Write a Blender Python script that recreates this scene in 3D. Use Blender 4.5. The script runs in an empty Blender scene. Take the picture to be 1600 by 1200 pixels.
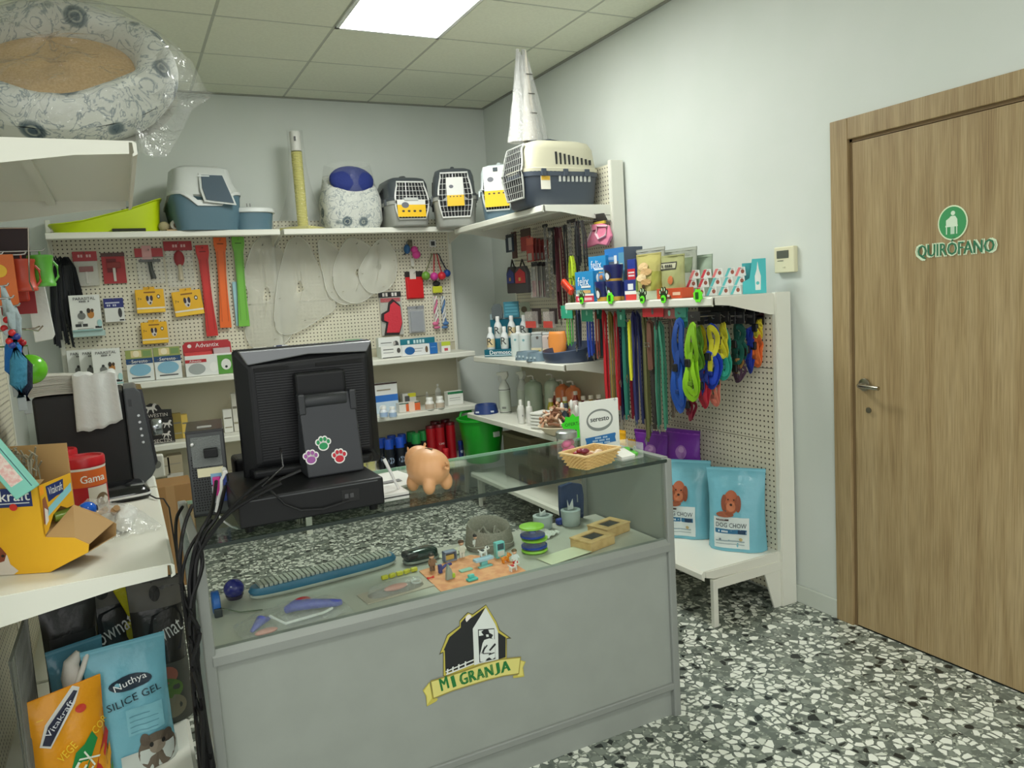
import bpy, bmesh, math, random
from mathutils import Vector, Matrix, noise
random.seed(7)
PI = math.pi
SC = bpy.context.scene
COL = SC.collection

# ---------------------------------------------------------------- camera
CAM = Vector((0, 0, 1.505)); FOC = 1201.0
YAW, PIT, ROL = math.radians(26.5885), math.radians(6.4659), math.radians(-3.5742)
_A = Matrix(((math.cos(YAW), -math.sin(YAW), 0), (0, 0, -1), (math.sin(YAW), math.cos(YAW), 0)))
_P = Matrix(((1, 0, 0), (0, math.cos(PIT), -math.sin(PIT)), (0, math.sin(PIT), math.cos(PIT))))
_Q = Matrix(((math.cos(ROL), -math.sin(ROL), 0), (math.sin(ROL), math.cos(ROL), 0), (0, 0, 1)))
MC = _Q @ _P @ _A
cd = bpy.data.cameras.new('camera'); cam = bpy.data.objects.new('camera', cd); COL.objects.link(cam)
r0, r1, r2 = MC[0], MC[1], MC[2]
cam.matrix_world = Matrix(((r0[0], -r1[0], -r2[0], CAM.x), (r0[1], -r1[1], -r2[1], CAM.y), (r0[2], -r1[2], -r2[2], CAM.z), (0, 0, 0, 1)))
cd.sensor_width = 36; cd.lens = FOC / 1600 * 36; cd.clip_start = 0.05; cd.clip_end = 60
SC.camera = cam
# ---------------------------------------------------------------- world, view
w = bpy.data.worlds.new('world'); SC.world = w; w.use_nodes = True
w.node_tree.nodes['Background'].inputs[0].default_value = (0.86, 0.87, 0.85, 1)
w.node_tree.nodes['Background'].inputs[1].default_value = 1.15
SC.view_settings.view_transform = 'Standard'; SC.view_settings.look = 'None'
SC.view_settings.gamma = 1; SC.view_settings.use_curve_mapping = False
SC.view_settings.exposure = 0.32
LIGHT_POWER = 19.0
SC.cycles.use_denoising = True
SC.cycles.max_bounces = 8; SC.cycles.transparent_max_bounces = 16
SC.cycles.sample_clamp_indirect = 4

# measured points of the room: where the line of sight through a photo pixel meets a real plane of the room
def ray(px, py): return MC.transposed() @ Vector(((px - 800) / FOC, (py - 600) / FOC, 1))
def onX(px, py, X): d = ray(px, py); return CAM + d * (X / d.x)
def onY(px, py, Y): d = ray(px, py); return CAM + d * (Y / d.y)
def onZ(px, py, Z): d = ray(px, py); return CAM + d * ((Z - CAM.z) / d.z)

# ---------------------------------------------------------------- materials
def lin(c):
    o = []
    for v in c[:3]:
        v = v / 255.0
        o.append(v / 12.92 if v <= 0.04045 else ((v + 0.055) / 1.055) ** 2.4)
    return tuple(o) + (1.0,)
_M = {}
def mat(col, rough=.5, metal=0.0, spec=None, kind=None, coat=0.0, alpha=None, bump=0.0, bscale=60, sheen=0):
    key = (tuple(col), rough, metal, spec, kind, coat, alpha, bump, bscale, sheen)
    if key in _M: return _M[key]
    m = bpy.data.materials.new('surface'); m.use_nodes = True
    nt = m.node_tree; b = nt.nodes['Principled BSDF']
    b.inputs['Base Color'].default_value = lin(col)
    b.inputs['Roughness'].default_value = rough; b.inputs['Metallic'].default_value = metal
    if spec is not None: b.inputs['Specular IOR Level'].default_value = spec
    if coat: b.inputs['Coat Weight'].default_value = coat; b.inputs['Coat Roughness'].default_value = .1
    if alpha is not None: b.inputs['Alpha'].default_value = alpha
    if sheen: b.inputs['Sheen Weight'].default_value = sheen
    if bump:
        tc = nt.nodes.new('ShaderNodeTexCoord'); n = nt.nodes.new('ShaderNodeTexNoise'); n.inputs['Scale'].default_value = bscale
        n.inputs['Detail'].default_value = 3
        bp = nt.nodes.new('ShaderNodeBump'); bp.inputs['Strength'].default_value = bump; bp.inputs['Distance'].default_value = .01
        nt.links.new(tc.outputs['Object'], n.inputs['Vector']); nt.links.new(n.outputs[0], bp.inputs['Height'])
        nt.links.new(bp.outputs[0], b.inputs['Normal'])
    _M[key] = m
    return m
def film(col=(235, 238, 235), dens=.12, rough=.12, bump=.6, bscale=25, tint=None, ior=1.4):
    """thin clear plastic: mostly see-through, glossy, faintly milky"""
    key = ('film', tuple(col), dens, rough, bump, bscale, tint, ior)
    if key in _M: return _M[key]
    m = bpy.data.materials.new('clear_plastic'); m.use_nodes = True
    nt = m.node_tree; nt.nodes.clear(); N = nt.nodes.new; L = nt.links.new
    out = N('ShaderNodeOutputMaterial'); tr = N('ShaderNodeBsdfTransparent'); gl = N('ShaderNodeBsdfGlossy'); df = N('ShaderNodeBsdfDiffuse')
    if tint: tr.inputs[0].default_value = lin(tint)
    df.inputs[0].default_value = lin(col); gl.inputs['Roughness'].default_value = rough
    fr = N('ShaderNodeFresnel'); fr.inputs[0].default_value = ior
    a = N('ShaderNodeMixShader'); a.inputs[0].default_value = dens; L(tr.outputs[0], a.inputs[1]); L(df.outputs[0], a.inputs[2])
    mn = N('ShaderNodeMath'); mn.operation = 'MINIMUM'; mn.inputs[1].default_value = .16 if ior < 1.45 else .5; L(fr.outputs[0], mn.inputs[0])
    c = N('ShaderNodeMixShader'); L(mn.outputs[0], c.inputs[0]); L(a.outputs[0], c.inputs[1]); L(gl.outputs[0], c.inputs[2])
    if bump:
        tc = N('ShaderNodeTexCoord'); n = N('ShaderNodeTexNoise'); n.inputs['Scale'].default_value = bscale; n.inputs['Distortion'].default_value = 1.5
        bp = N('ShaderNodeBump'); bp.inputs['Strength'].default_value = bump; bp.inputs['Distance'].default_value = .02
        L(tc.outputs['Object'], n.inputs[0]); L(n.outputs[0], bp.inputs['Height'])
        L(bp.outputs[0], gl.inputs['Normal']); L(bp.outputs[0], fr.inputs['Normal'])
    L(c.outputs[0], out.inputs[0]); _M[key] = m
    return m
def nodemat(name, fn, rough=.5):
    m = bpy.data.materials.new(name); m.use_nodes = True
    b = m.node_tree.nodes['Principled BSDF']; b.inputs['Roughness'].default_value = rough
    fn(m.node_tree, m.node_tree.nodes.new, m.node_tree.links.new, b); return m
def ramp(N, pts, interp='LINEAR'):
    r = N('ShaderNodeValToRGB'); r.color_ramp.interpolation = interp
    while len(r.color_ramp.elements) < len(pts): r.color_ramp.elements.new(.5)
    for e, (p, c) in zip(r.color_ramp.elements, pts): e.position = p; e.color = lin(c)
    return r
def f_peg(nt, N, L, b):
    tc = N('ShaderNodeTexCoord'); m = N('ShaderNodeVectorMath'); m.operation = 'SCALE'; m.inputs['Scale'].default_value = 40
    f = N('ShaderNodeVectorMath'); f.operation = 'FRACTION'; s = N('ShaderNodeVectorMath'); s.operation = 'SUBTRACT'; s.inputs[1].default_value = (.5, .5, .5)
    k = N('ShaderNodeVectorMath'); k.operation = 'MULTIPLY'; k.inputs[1].default_value = (1, 0, 1)
    l = N('ShaderNodeVectorMath'); l.operation = 'LENGTH'
    r = ramp(N, [(0, (66, 58, 42)), (.15, (66, 58, 42)), (.2, (222, 217, 196)), (1, (222, 217, 196))])
    L(tc.outputs['Object'], m.inputs[0]); L(m.outputs[0], f.inputs[0]); L(f.outputs[0], s.inputs[0]); L(s.outputs[0], k.inputs[0]); L(k.outputs[0], l.inputs[0])
    L(l.outputs['Value'], r.inputs[0]); L(r.outputs[0], b.inputs['Base Color'])
PEG = nodemat('pegboard', f_peg, .5)
def f_terrazzo(nt, N, L, b):
    tc = N('ShaderNodeTexCoord'); oi = N('ShaderNodeObjectInfo'); a = N('ShaderNodeVectorMath'); a.operation = 'MULTIPLY_ADD'
    mul = N('ShaderNodeVectorMath'); mul.operation = 'SCALE'; mul.inputs[0].default_value = (37, 91, 13); L(oi.outputs['Random'], mul.inputs['Scale'])
    ad = N('ShaderNodeVectorMath'); ad.operation = 'ADD'; L(tc.outputs['Object'], ad.inputs[0]); L(mul.outputs[0], ad.inputs[1])
    nz = N('ShaderNodeTexNoise'); nz.inputs['Scale'].default_value = 30; L(ad.outputs[0], nz.inputs[0])
    sc = N('ShaderNodeVectorMath'); sc.operation = 'SCALE'; sc.inputs['Scale'].default_value = .012; L(nz.outputs['Color'], sc.inputs[0])
    wv = N('ShaderNodeVectorMath'); wv.operation = 'ADD'; L(ad.outputs[0], wv.inputs[0]); L(sc.outputs[0], wv.inputs[1])
    v = N('ShaderNodeTexVoronoi'); v.inputs['Scale'].default_value = 33; e = N('ShaderNodeTexVoronoi'); e.feature = 'DISTANCE_TO_EDGE'; e.inputs['Scale'].default_value = 33
    L(wv.outputs[0], v.inputs['Vector']); L(wv.outputs[0], e.inputs['Vector'])
    sp = N('ShaderNodeSeparateColor'); L(v.outputs['Color'], sp.inputs[0])
    chips = ramp(N, [(0, (230, 233, 222)), (.5, (208, 212, 200)), (.56, (132, 140, 130)), (.74, (104, 112, 104)), (.90, (38, 42, 40))], 'CONSTANT'); L(sp.outputs[0], chips.inputs[0])
    th = N('ShaderNodeMath'); th.operation = 'GREATER_THAN'; L(e.outputs['Distance'], th.inputs[0])
    tz = N('ShaderNodeMath'); tz.operation = 'MULTIPLY_ADD'; L(sp.outputs[1], tz.inputs[0]); tz.inputs[1].default_value = .12; tz.inputs[2].default_value = .055; L(tz.outputs[0], th.inputs[1])
    n2 = N('ShaderNodeTexNoise'); n2.inputs['Scale'].default_value = 25; L(ad.outputs[0], n2.inputs[0])
    base = ramp(N, [(.35, (92, 100, 94)), (.65, (124, 131, 122))]); L(n2.outputs[0], base.inputs[0])
    v2 = N('ShaderNodeTexVoronoi'); v2.inputs['Scale'].default_value = 110; L(ad.outputs[0], v2.inputs['Vector']); s2 = N('ShaderNodeSeparateColor'); L(v2.outputs['Color'], s2.inputs[0])
    g2 = N('ShaderNodeMath'); g2.operation = 'GREATER_THAN'; g2.inputs[1].default_value = .8; L(s2.outputs[0], g2.inputs[0])
    mx0 = N('ShaderNodeMix'); mx0.data_type = 'RGBA'; L(g2.outputs[0], mx0.inputs[0]); L(base.outputs[0], mx0.inputs[6]); mx0.inputs[7].default_value = lin((170, 176, 162))
    mx = N('ShaderNodeMix'); mx.data_type = 'RGBA'; L(th.outputs[0], mx.inputs[0]); L(mx0.outputs[2], mx.inputs[6]); L(chips.outputs[0], mx.inputs[7])
    L(mx.outputs[2], b.inputs['Base Color']); b.inputs['Specular IOR Level'].default_value = .4
TERR = nodemat('terrazzo', f_terrazzo, .32)
def f_wood(nt, N, L, b):
    tc = N('ShaderNodeTexCoord'); mp = N('ShaderNodeMapping'); mp.inputs['Scale'].default_value = (1, 9, .55); L(tc.outputs['Object'], mp.inputs[0])
    n = N('ShaderNodeTexNoise'); n.inputs['Scale'].default_value = 2.2; n.inputs['Detail'].default_value = 5; n.inputs['Distortion'].default_value = .6; L(mp.outputs[0], n.inputs[0])
    mp2 = N('ShaderNodeMapping'); mp2.inputs['Scale'].default_value = (1, 120, 3); L(tc.outputs['Object'], mp2.inputs[0])
    n2 = N('ShaderNodeTexNoise'); n2.inputs['Scale'].default_value = 2; n2.inputs['Detail'].default_value = 2; L(mp2.outputs[0], n2.inputs[0])
    r = ramp(N, [(.25, (150, 126, 88)), (.5, (168, 146, 106)), (.75, (180, 159, 120))]); L(n.outputs[0], r.inputs[0])
    r2 = ramp(N, [(.35, (214, 211, 205)), (.6, (255, 255, 255))]); L(n2.outputs[0], r2.inputs[0])
    mx = N('ShaderNodeMix'); mx.data_type = 'RGBA'; mx.blend_type = 'MULTIPLY'; mx.inputs[0].default_value = .8; L(r.outputs[0], mx.inputs[6]); L(r2.outputs[0], mx.inputs[7])
    L(mx.outputs[2], b.inputs['Base Color'])
WOOD = nodemat('oak_laminate', f_wood, .45)
def noisemat(name, c1, c2, scale=20, rough=.6, bump=0, lo=.4, hi=.6, detail=3):
    def f(nt, N, L, b):
        tc = N('ShaderNodeTexCoord'); n = N('ShaderNodeTexNoise'); n.inputs['Scale'].default_value = scale; n.inputs['Detail'].default_value = detail; L(tc.outputs['Object'], n.inputs[0])
        r = ramp(N, [(lo, c1), (hi, c2)]); L(n.outputs[0], r.inputs[0]); L(r.outputs[0], b.inputs['Base Color'])
        if bump:
            bp = N('ShaderNodeBump'); bp.inputs['Strength'].default_value = bump; bp.inputs['Distance'].default_value = .005
            L(n.outputs[0], bp.inputs['Height']); L(bp.outputs[0], b.inputs['Normal'])
    return nodemat(name, f, rough)
def emis(col, s):
    m = bpy.data.materials.new('light_diffuser'); m.use_nodes = True; b = m.node_tree.nodes['Principled BSDF']
    b.inputs['Base Color'].default_value = (.9, .9, .9, 1)
    b.inputs['Emission Color'].default_value = lin(col); b.inputs['Emission Strength'].default_value = s; return m
WHITE = (236, 238, 232); CREAM = (226, 223, 208); BLACK = (24, 25, 27); BLUE = (40, 70, 150)
SHELFM = mat((228, 228, 216), .4)

# ---------------------------------------------------------------- mesh building
class MB:
    def __init__(s): s.v = []; s.f = []; s.T = Matrix.Identity(4)
    def at(s, x=0, y=0, z=0, rx=0, ry=0, rz=0, sc=1):
        s.T = Matrix.Translation((x, y, z)) @ Matrix.Rotation(rz, 4, 'Z') @ Matrix.Rotation(ry, 4, 'Y') @ Matrix.Rotation(rx, 4, 'X') @ Matrix.Scale(sc, 4); return s
    def add(s, vs, fs):
        n = len(s.v); s.v += [tuple(s.T @ Vector(p)) for p in vs]; s.f += [tuple(i + n for i in q) for q in fs]; return s
    def box(s, x0, y0, z0, x1, y1, z1, tx=0, ty=0):
        # tx, ty: how much the top shrinks on each side
        return s.add([(x0, y0, z0), (x1, y0, z0), (x1, y1, z0), (x0, y1, z0), (x0 + tx, y0 + ty, z1), (x1 - tx, y0 + ty, z1), (x1 - tx, y1 - ty, z1), (x0 + tx, y1 - ty, z1)],
                     [(3, 2, 1, 0), (4, 5, 6, 7), (0, 1, 5, 4), (1, 2, 6, 5), (2, 3, 7, 6), (3, 0, 4, 7)])
    def cbox(s, cx, cy, cz, sx, sy, sz): return s.box(cx - sx / 2, cy - sy / 2, cz - sz / 2, cx + sx / 2, cy + sy / 2, cz + sz / 2)
    def prism(s, poly, a, b, axis='y'):
        """poly in the plane across axis, extruded from a to b. axis y: (x,z); x: (y,z); z: (x,y)"""
        P = {'y': lambda p, t: (p[0], t, p[1]), 'x': lambda p, t: (t, p[0], p[1]), 'z': lambda p, t: (p[0], p[1], t)}[axis]
        n = len(poly)
        return s.add([P(p, a) for p in poly] + [P(p, b) for p in poly],
                     [tuple(range(n)), tuple(range(2 * n - 1, n - 1, -1))] + [(i, i + n, (i + 1) % n + n, (i + 1) % n) for i in range(n)])
    def lathe(s, prof, seg=16, caps=True, sx=1, sy=1):
        vs = []; fs = []
        for r, z in prof:
            for k in range(seg): a = 2 * PI * k / seg; vs.append((r * sx * math.cos(a), r * sy * math.sin(a), z))
        for j in range(len(prof) - 1):
            for k in range(seg): k2 = (k + 1) % seg; fs.append((j * seg + k, j * seg + k2, (j + 1) * seg + k2, (j + 1) * seg + k))
        if caps:
            if prof[0][0] > 1e-5: fs.append(tuple(range(seg - 1, -1, -1)))
            if prof[-1][0] > 1e-5: fs.append(tuple((len(prof) - 1) * seg + k for k in range(seg)))
        return s.add(vs, fs)
    def ball(s, r, sx=1, sy=1, sz=1, seg=14, rings=8):
        return s.lathe([(max(r * math.sin(PI * i / rings), 1e-6), -r * sz * math.cos(PI * i / rings)) for i in range(rings + 1)], seg, False, sx, sy)
    def tube(s, pts, r, seg=6, flat=1.0, closed=False, up=(0, 0, 1)):
        pts = [Vector(p) for p in pts]; n = len(pts); vs = []; fs = []; 
        rs = r if isinstance(r, (list, tuple)) else [r] * n
        upv = Vector(up)
        for i, p in enumerate(pts):
            d = (pts[(i + 1) % n] - pts[i - 1]) if closed else (pts[min(i + 1, n - 1)] - pts[max(i - 1, 0)])
            if d.length < 1e-9: d = Vector((0, 0, 1))
            d.normalize(); a = d.cross(upv)
            if a.length < 1e-3: a = d.cross(Vector((0, 1, 0)))
            if a.length < 1e-3: a = d.cross(Vector((1, 0, 0)))
            a.normalize(); b = a.cross(d)
            for k in range(seg):
                t = 2 * PI * (k + .5) / seg; vs.append(tuple(p + a * (rs[i] * math.cos(t)) + b * (rs[i] * flat * math.sin(t))))
        m = n if closed else n - 1
        for i in range(m):
            j = (i + 1) % n
            for k in range(seg): k2 = (k + 1) % seg; fs.append((i * seg + k, i * seg + k2, j * seg + k2, j * seg + k))
        if not closed: fs.append(tuple(range(seg - 1, -1, -1))); fs.append(tuple((n - 1) * seg + k for k in range(seg)))
        return s.add(vs, fs)
    def grid(s, fn, nu, nv, closeu=False):
        """fn(u,v) -> point"""
        vs = [fn(i / nu, j / nv) for j in range(nv + 1) for i in range(nu + (0 if closeu else 1))]
        W = nu if closeu else nu + 1; fs = []
        for j in range(nv):
            for i in range(nu): i2 = (i + 1) % W; fs.append((j * W + i, j * W + i2, (j + 1) * W + i2, (j + 1) * W + i))
        return s.add(vs, fs)
    def mesh(s, name):
        me = bpy.data.meshes.new(name); me.from_pydata(s.v, [], s.f); me.update(); return me
    def build(s, name, m, parent=None, smooth=False, bevel=0, seg=2, solid=0, subd=0, label=None, kind=None, loc=None):
        me = s.mesh(name); me.materials.append(m)
        if smooth:
            for p in me.polygons: p.use_smooth = True
        bm = bmesh.new(); bm.from_mesh(me); bmesh.ops.recalc_face_normals(bm, faces=bm.faces)
        if bevel:
            es = [e for e in bm.edges if len(e.link_faces) == 2 and e.calc_face_angle(0) > .5]
            try: bmesh.ops.bevel(bm, geom=es, offset=bevel, segments=seg, affect='EDGES', profile=.5, clamp_overlap=True)
            except Exception: pass
        if smooth:
            for e in bm.edges:
                if len(e.link_faces) == 2 and e.calc_face_angle(0) > .9: e.smooth = False
        bm.to_mesh(me); bm.free()
        o = bpy.data.objects.new(name, me); COL.objects.link(o)
        if parent is not None: o.parent = parent
        if solid: d = o.modifiers.new('thickness', 'SOLIDIFY'); d.thickness = solid; d.offset = 0
        if subd: d = o.modifiers.new('smooth', 'SUBSURF'); d.levels = subd; d.render_levels = subd
        if label: o['label'] = label
        if kind: o['kind'] = kind
        if loc is not None: o.location = loc
        return o
def thing(name, label, cat, loc=(0, 0, 0), rz=0, group=None, rx=0, ry=0):
    o = bpy.data.objects.new(name, None); COL.objects.link(o); o.empty_display_size = .05
    o.location = loc; o.rotation_euler = (rx, ry, rz); o['label'] = label; o['category'] = cat
    if group: o['group'] = group
    return o
def tag(o, label, cat, group=None):
    o['label'] = label; o['category'] = cat
    if group: o['group'] = group
    return o
def struct(o): o['kind'] = 'structure'; return o
def dup(root, loc=None, rz=None, label=None, group=None, name=None, sc=None):
    r = root.copy(); COL.objects.link(r)
    if loc is not None: r.location = loc
    if rz is not None: r.rotation_euler[2] = rz
    if label: r['label'] = label
    if group: r['group'] = group
    if sc is not None: r.scale = sc
    for ch in list(root.children):
        c = ch.copy(); COL.objects.link(c); c.parent = r
        for g in ch.children: d = g.copy(); COL.objects.link(d); d.parent = c
    return r
RB = -PI / 2      # things whose front faces -X (the right-hand run)
LB = PI / 2       # things whose front faces +X (the left-hand run)
_TX = {}
def text_mesh(s):
    if s in _TX: return _TX[s]
    c = bpy.data.curves.new('lettering', 'FONT'); c.body = s; c.align_x = 'CENTER'; c.align_y = 'CENTER'; c.resolution_u = 2
    o = bpy.data.objects.new('lettering', c); me = bpy.data.meshes.new_from_object(o)
    vs = [tuple(v.co) for v in me.vertices]; fs = [tuple(p.vertices) for p in me.polygons]
    bpy.data.objects.remove(o); bpy.data.curves.remove(c); bpy.data.meshes.remove(me)
    xs = [v[0] for v in vs] or [0]; ys = [v[1] for v in vs] or [0]
    w = max(xs) - min(xs); h = max(ys) - min(ys); cx = (max(xs) + min(xs)) / 2; cy = (max(ys) + min(ys)) / 2
    vs = [(v[0] - cx, v[1] - cy) for v in vs]
    _TX[s] = (vs, fs, w, h); return _TX[s]
FAINT = set('BRUSH RAKE COMB GROOM PET MED VET COLLAR GREEN TABLETS SPRAY DERM SPOT NATURAL COMPLET III x1'.split()) | {'PROTEGE A', 'PERROS Y GATOS', 'HASTA 8 MESES'}
def lettering(s, col, parent, x, z, w=None, h=None, y=0.0, fn=None, rot=0, name='lettering', arc=0, bold=0):
    """flat letters on a front (-y) face; fn(x,z)->y lays them on a curved face"""
    if s in FAINT:                      # print too small to read in the photograph: a row of little bars
        mb = MB(); n = len(s) if len(s) > 4 else 1; ww = w or .03; hh = h or ww / n * 1.1
        for i in range(n):
            if n > 4 and (i * 7 + n) % 5 == 4: continue
            a = x - ww / 2 + ww * i / n; q = z - hh / 2
            mb.add([(X, (fn(X, Z) if fn else 0) + y, Z) for X, Z in ((a, q), (a + ww / n * .7, q), (a + ww / n * .7, q + hh), (a, q + hh))], [(0, 1, 2, 3)])
        return mb.build('print', mat(col, .5), parent)
    vs, fs, W, H = text_mesh(s)
    sx = sz = 1
    if w: sx = w / max(W, 1e-6)
    if h: sz = h / max(H, 1e-6)
    if w and not h: sz = sx
    if h and not w: sx = sz
    out = []; c, q = math.cos(rot), math.sin(rot)
    for dx in ([0] if not bold else [-bold, bold]):
        for vx, vy in vs:
            a = vx * sx + dx; b = vy * sz - arc * (vx * sx) ** 2
            X = x + a * c - b * q; Z = z + a * q + b * c
            out.append((X, (fn(X, Z) if fn else 0) + y + (-.0002 if dx > 0 else 0), Z))
    n = len(vs); F = [tuple(reversed(f)) for f in fs]
    if bold: F = F + [tuple(i + n for i in f) for f in F]
    mb = MB(); mb.v = out; mb.f = F
    return mb.build(name, mat(col, .5), parent)
def patch(parent, x0, z0, x1, z1, col, y=0.0, fn=None, name='print', m=None, n=6, rot=0):
    mb = MB()
    def g(u, v):
        x = x0 + (x1 - x0) * u; z = z0 + (z1 - z0) * v
        if rot:
            cx, cz = (x0 + x1) / 2, (z0 + z1) / 2; c, q = math.cos(rot), math.sin(rot)
            x, z = cx + (x - cx) * c - (z - cz) * q, cz + (x - cx) * q + (z - cz) * c
        return (x, (fn(x, z) if fn else 0) + y, z)
    k = n if fn else 1
    mb.grid(g, k, k); return mb.build(name, m or mat(col, .5), parent, smooth=bool(fn))
def disc(parent, cx, cz, rx, rz, col, y=0.0, fn=None, name='print', seg=20, m=None):
    mb = MB(); pts = [(cx, (fn(cx, cz) if fn else 0) + y, cz)]
    for k in range(seg):
        a = 2 * PI * k / seg; X = cx + rx * math.cos(a); Z = cz + rz * math.sin(a); pts.append((X, (fn(X, Z) if fn else 0) + y, Z))
    mb.add(pts, [(0, 1 + k, 1 + (k + 1) % seg) for k in range(seg)]); return mb.build(name, m or mat(col, .5), parent)
def shape(parent, pts, col, y=0.0, name='print', m=None, fn=None):
    mb = MB(); mb.add([(p[0], (fn(p[0], p[1]) if fn else 0) + y, p[1]) for p in pts], [tuple(range(len(pts)))]); return mb.build(name, m or mat(col, .5), parent)

# ================================================================ THE SETTING
XR, YB, XL, ZC = 2.70, 5.60, -0.58, 2.98
WALLM = noisemat('wall_paint', (208, 214, 207), (211, 216, 210), 3, .6)
struct(MB().box(XL - .1, YB, 0, XR + .1, YB + .1, ZC + .1).build('wall_back', WALLM))
struct(MB().box(XR, -1.6, 0, XR + .1, 1.38, ZC + .1).box(XR, 2.30, 0, XR + .1, YB, ZC + .1).box(XR, 1.38, 2.13, XR + .1, 2.30, ZC + .1).box(XR + .06, 1.38, 0, XR + .1, 2.30, 2.13).build('wall_right', WALLM))  # last slab is unseen, added behind the door to stop light leaking in
struct(MB().box(XL - .1, 1.9, 0, XL, YB, ZC + .1).build('wall_left', WALLM))
# floor: terrazzo tiles on a dark bed
fl = struct(MB().box(-3.2, -1.6, -.06, XR + .1, YB + .1, -.004).build('floor', mat((90, 96, 90), .8)))
tm = MB().box(-.1992, -.1992, -.0035, .1992, .1992, 0).mesh('floor_tile'); tm.materials.append(TERR)
for i in range(-14, 1):
    for j in range(-8, 10):
        x = 2.5 + i * .4; y = 1.92 + j * .4
        if x < -3.0 or y > YB: continue
        t = bpy.data.objects.new('floor_tile', tm); COL.objects.link(t); t.parent = fl; t.location = (x - .2 + .2, y, 0)
        t.rotation_euler[2] = (PI / 2) * ((i * 3 + j) % 4)
# ceiling: grid bars with tiles lying between them
ce = struct(MB().box(-3.2, -1.6, ZC + .02, XR, YB, ZC + .08).build('ceiling', mat((120, 122, 112), .8)))
CT = noisemat('ceiling_tile', (230, 232, 212), (234, 236, 216), 60, .8)
cm = MB().box(-.292, -.292, -.004, .292, .292, .018).mesh('ceiling_tile'); cm.materials.append(CT)
bars = MB(); GX = [1.17 + .6 * k for k in range(-7, 3)]; GY = [4.18 + .6 * k for k in range(-9, 3)]
for x in GX: bars.box(x - .0115, -1.6, ZC - .002, x + .0115, YB, ZC + .02)
for y in GY: bars.box(-3.2, y - .0115, ZC - .003, XR, y + .0115, ZC + .02)
bars.build('ceiling_grid', mat((186, 189, 172), .5), ce)
struct(MB().box(XL, YB - .02, ZC - .012, XR, YB, ZC + .01).box(XR - .02, -1.6, ZC - .0121, XR, YB - .02, ZC + .01).build('trim_1', mat((150, 152, 140), .6)))
PANELS = {(1.47, 3.88), (.87, .28), (-1.53, .28), (-.93, -1.52)}
for gx in GX:
    for gy in GY:
        cx, cy = gx + .3, gy + .3
        if any(abs(cx - a) < .1 and abs(cy - b) < .1 for a, b in PANELS | {(1.47, 3.28)}): continue
        x1 = min(gx + .592, XR - .02); y1 = min(gy + .592, YB - .02)
        if x1 - gx < .05 or y1 - gy < .05: continue
        if x1 == gx + .592 and y1 == gy + .592:
            t = bpy.data.objects.new('ceiling_tile', cm); COL.objects.link(t); t.parent = ce; t.location = (cx, cy, ZC)
        else:
            MB().box(gx + .008, gy + .008, ZC - .004, x1, y1, ZC + .018).build('ceiling_tile', CT, ce)
EM = emis((251, 254, 249), LIGHT_POWER)
for k, (cx, cy) in enumerate(sorted(PANELS)):
    big = (cx, cy) == (1.47, 3.88)  # its near half is out of view, added to brighten the back wall
    lab = 'white LED ceiling panel near the back of the shop, lengthened out of view for more light' if big else 'square white LED ceiling panel over the counter customer side'
    if cx < 0: lab = 'square white LED ceiling panel over the neighbouring aisle, ' + ('nearer the shop back' if cy > 0 else 'farther from the counter')
    t = thing('ceiling_light', lab, 'ceiling light', (cx, cy, ZC), group='LED ceiling panels'); y0 = -.895 if big else -.295
    MB().box(-.295, y0, -.012, .295, y0 + .02, .01).box(-.295, .275, -.012, .295, .295, .01).box(-.295, y0, -.012, -.275, .295, .01).box(.275, y0, -.012, .295, .295, .01).build('frame', mat((235, 238, 232), .4), t)
    MB().box(-.275, y0 + .02, -.006, .275, .275, .008).build('diffuser', EM, t)
# baseboard on the right wall
struct(MB().box(XR - .012, 2.30, 0, XR, YB, .085).build('baseboard_right', mat((200, 206, 196), .5), bevel=.004))
struct(MB().box(XL, YB - .012, 0, XR, YB, .085).build('baseboard_back', mat((200, 206, 196), .5), bevel=.004))
# door with frame
d = bpy.data.objects.new('door_1', None); COL.objects.link(d); d['kind'] = 'structure'; d.location = (XR, 2.30, 0)
MB().box(-.014, -.085, 0, .02, 0, 2.135).build('door_casing', WOOD, d, bevel=.003)
MB().box(-.014, -.92, 2.05, .02, -.085, 2.135).build('door_casing', WOOD, d, bevel=.003)
MB().box(-.014, -1.0, 0, .02, -.92, 2.135).build('door_casing', WOOD, d, bevel=.003)
MB().box(.012, -.92, 0, .05, -.085, 2.05).box(.0, -.098, .0, .03, -.085, 2.05).box(.0, -.92, 2.038, .03, -.085, 2.05).build('door_stop', mat((120, 98, 66), .6), d)
leaf = MB().box(-.002, -.92, .006, .03, -.1, 2.035).build('door_leaf', WOOD, d, bevel=.002)
hp = onX(1352, 601, XR - .01); hy = hp.y - 2.30; hz = hp.z
hn = MB().at(-.012, hy, hz, ry=-PI / 2).lathe([(.026, 0), (.026, .007), (.022, .009)], 20).build('handle_rose', mat((150, 145, 130), .3, 1), leaf, smooth=True)
MB().tube([(-.012, hy, hz), (-.05, hy, hz), (-.06, hy - .012, hz), (-.06, hy - .1, hz - .003)], .009, 10).build('door_handle', mat((170, 165, 150), .25, 1), leaf, smooth=True)
lk = onX(1358, 641, XR - .01)
MB().at(-.011, lk.y - 2.30, lk.z, ry=-PI / 2).lathe([(.012, 0), (.012, .004)], 14).build('lock_cylinder', mat((150, 145, 130), .3, 1), leaf, smooth=True)
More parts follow.
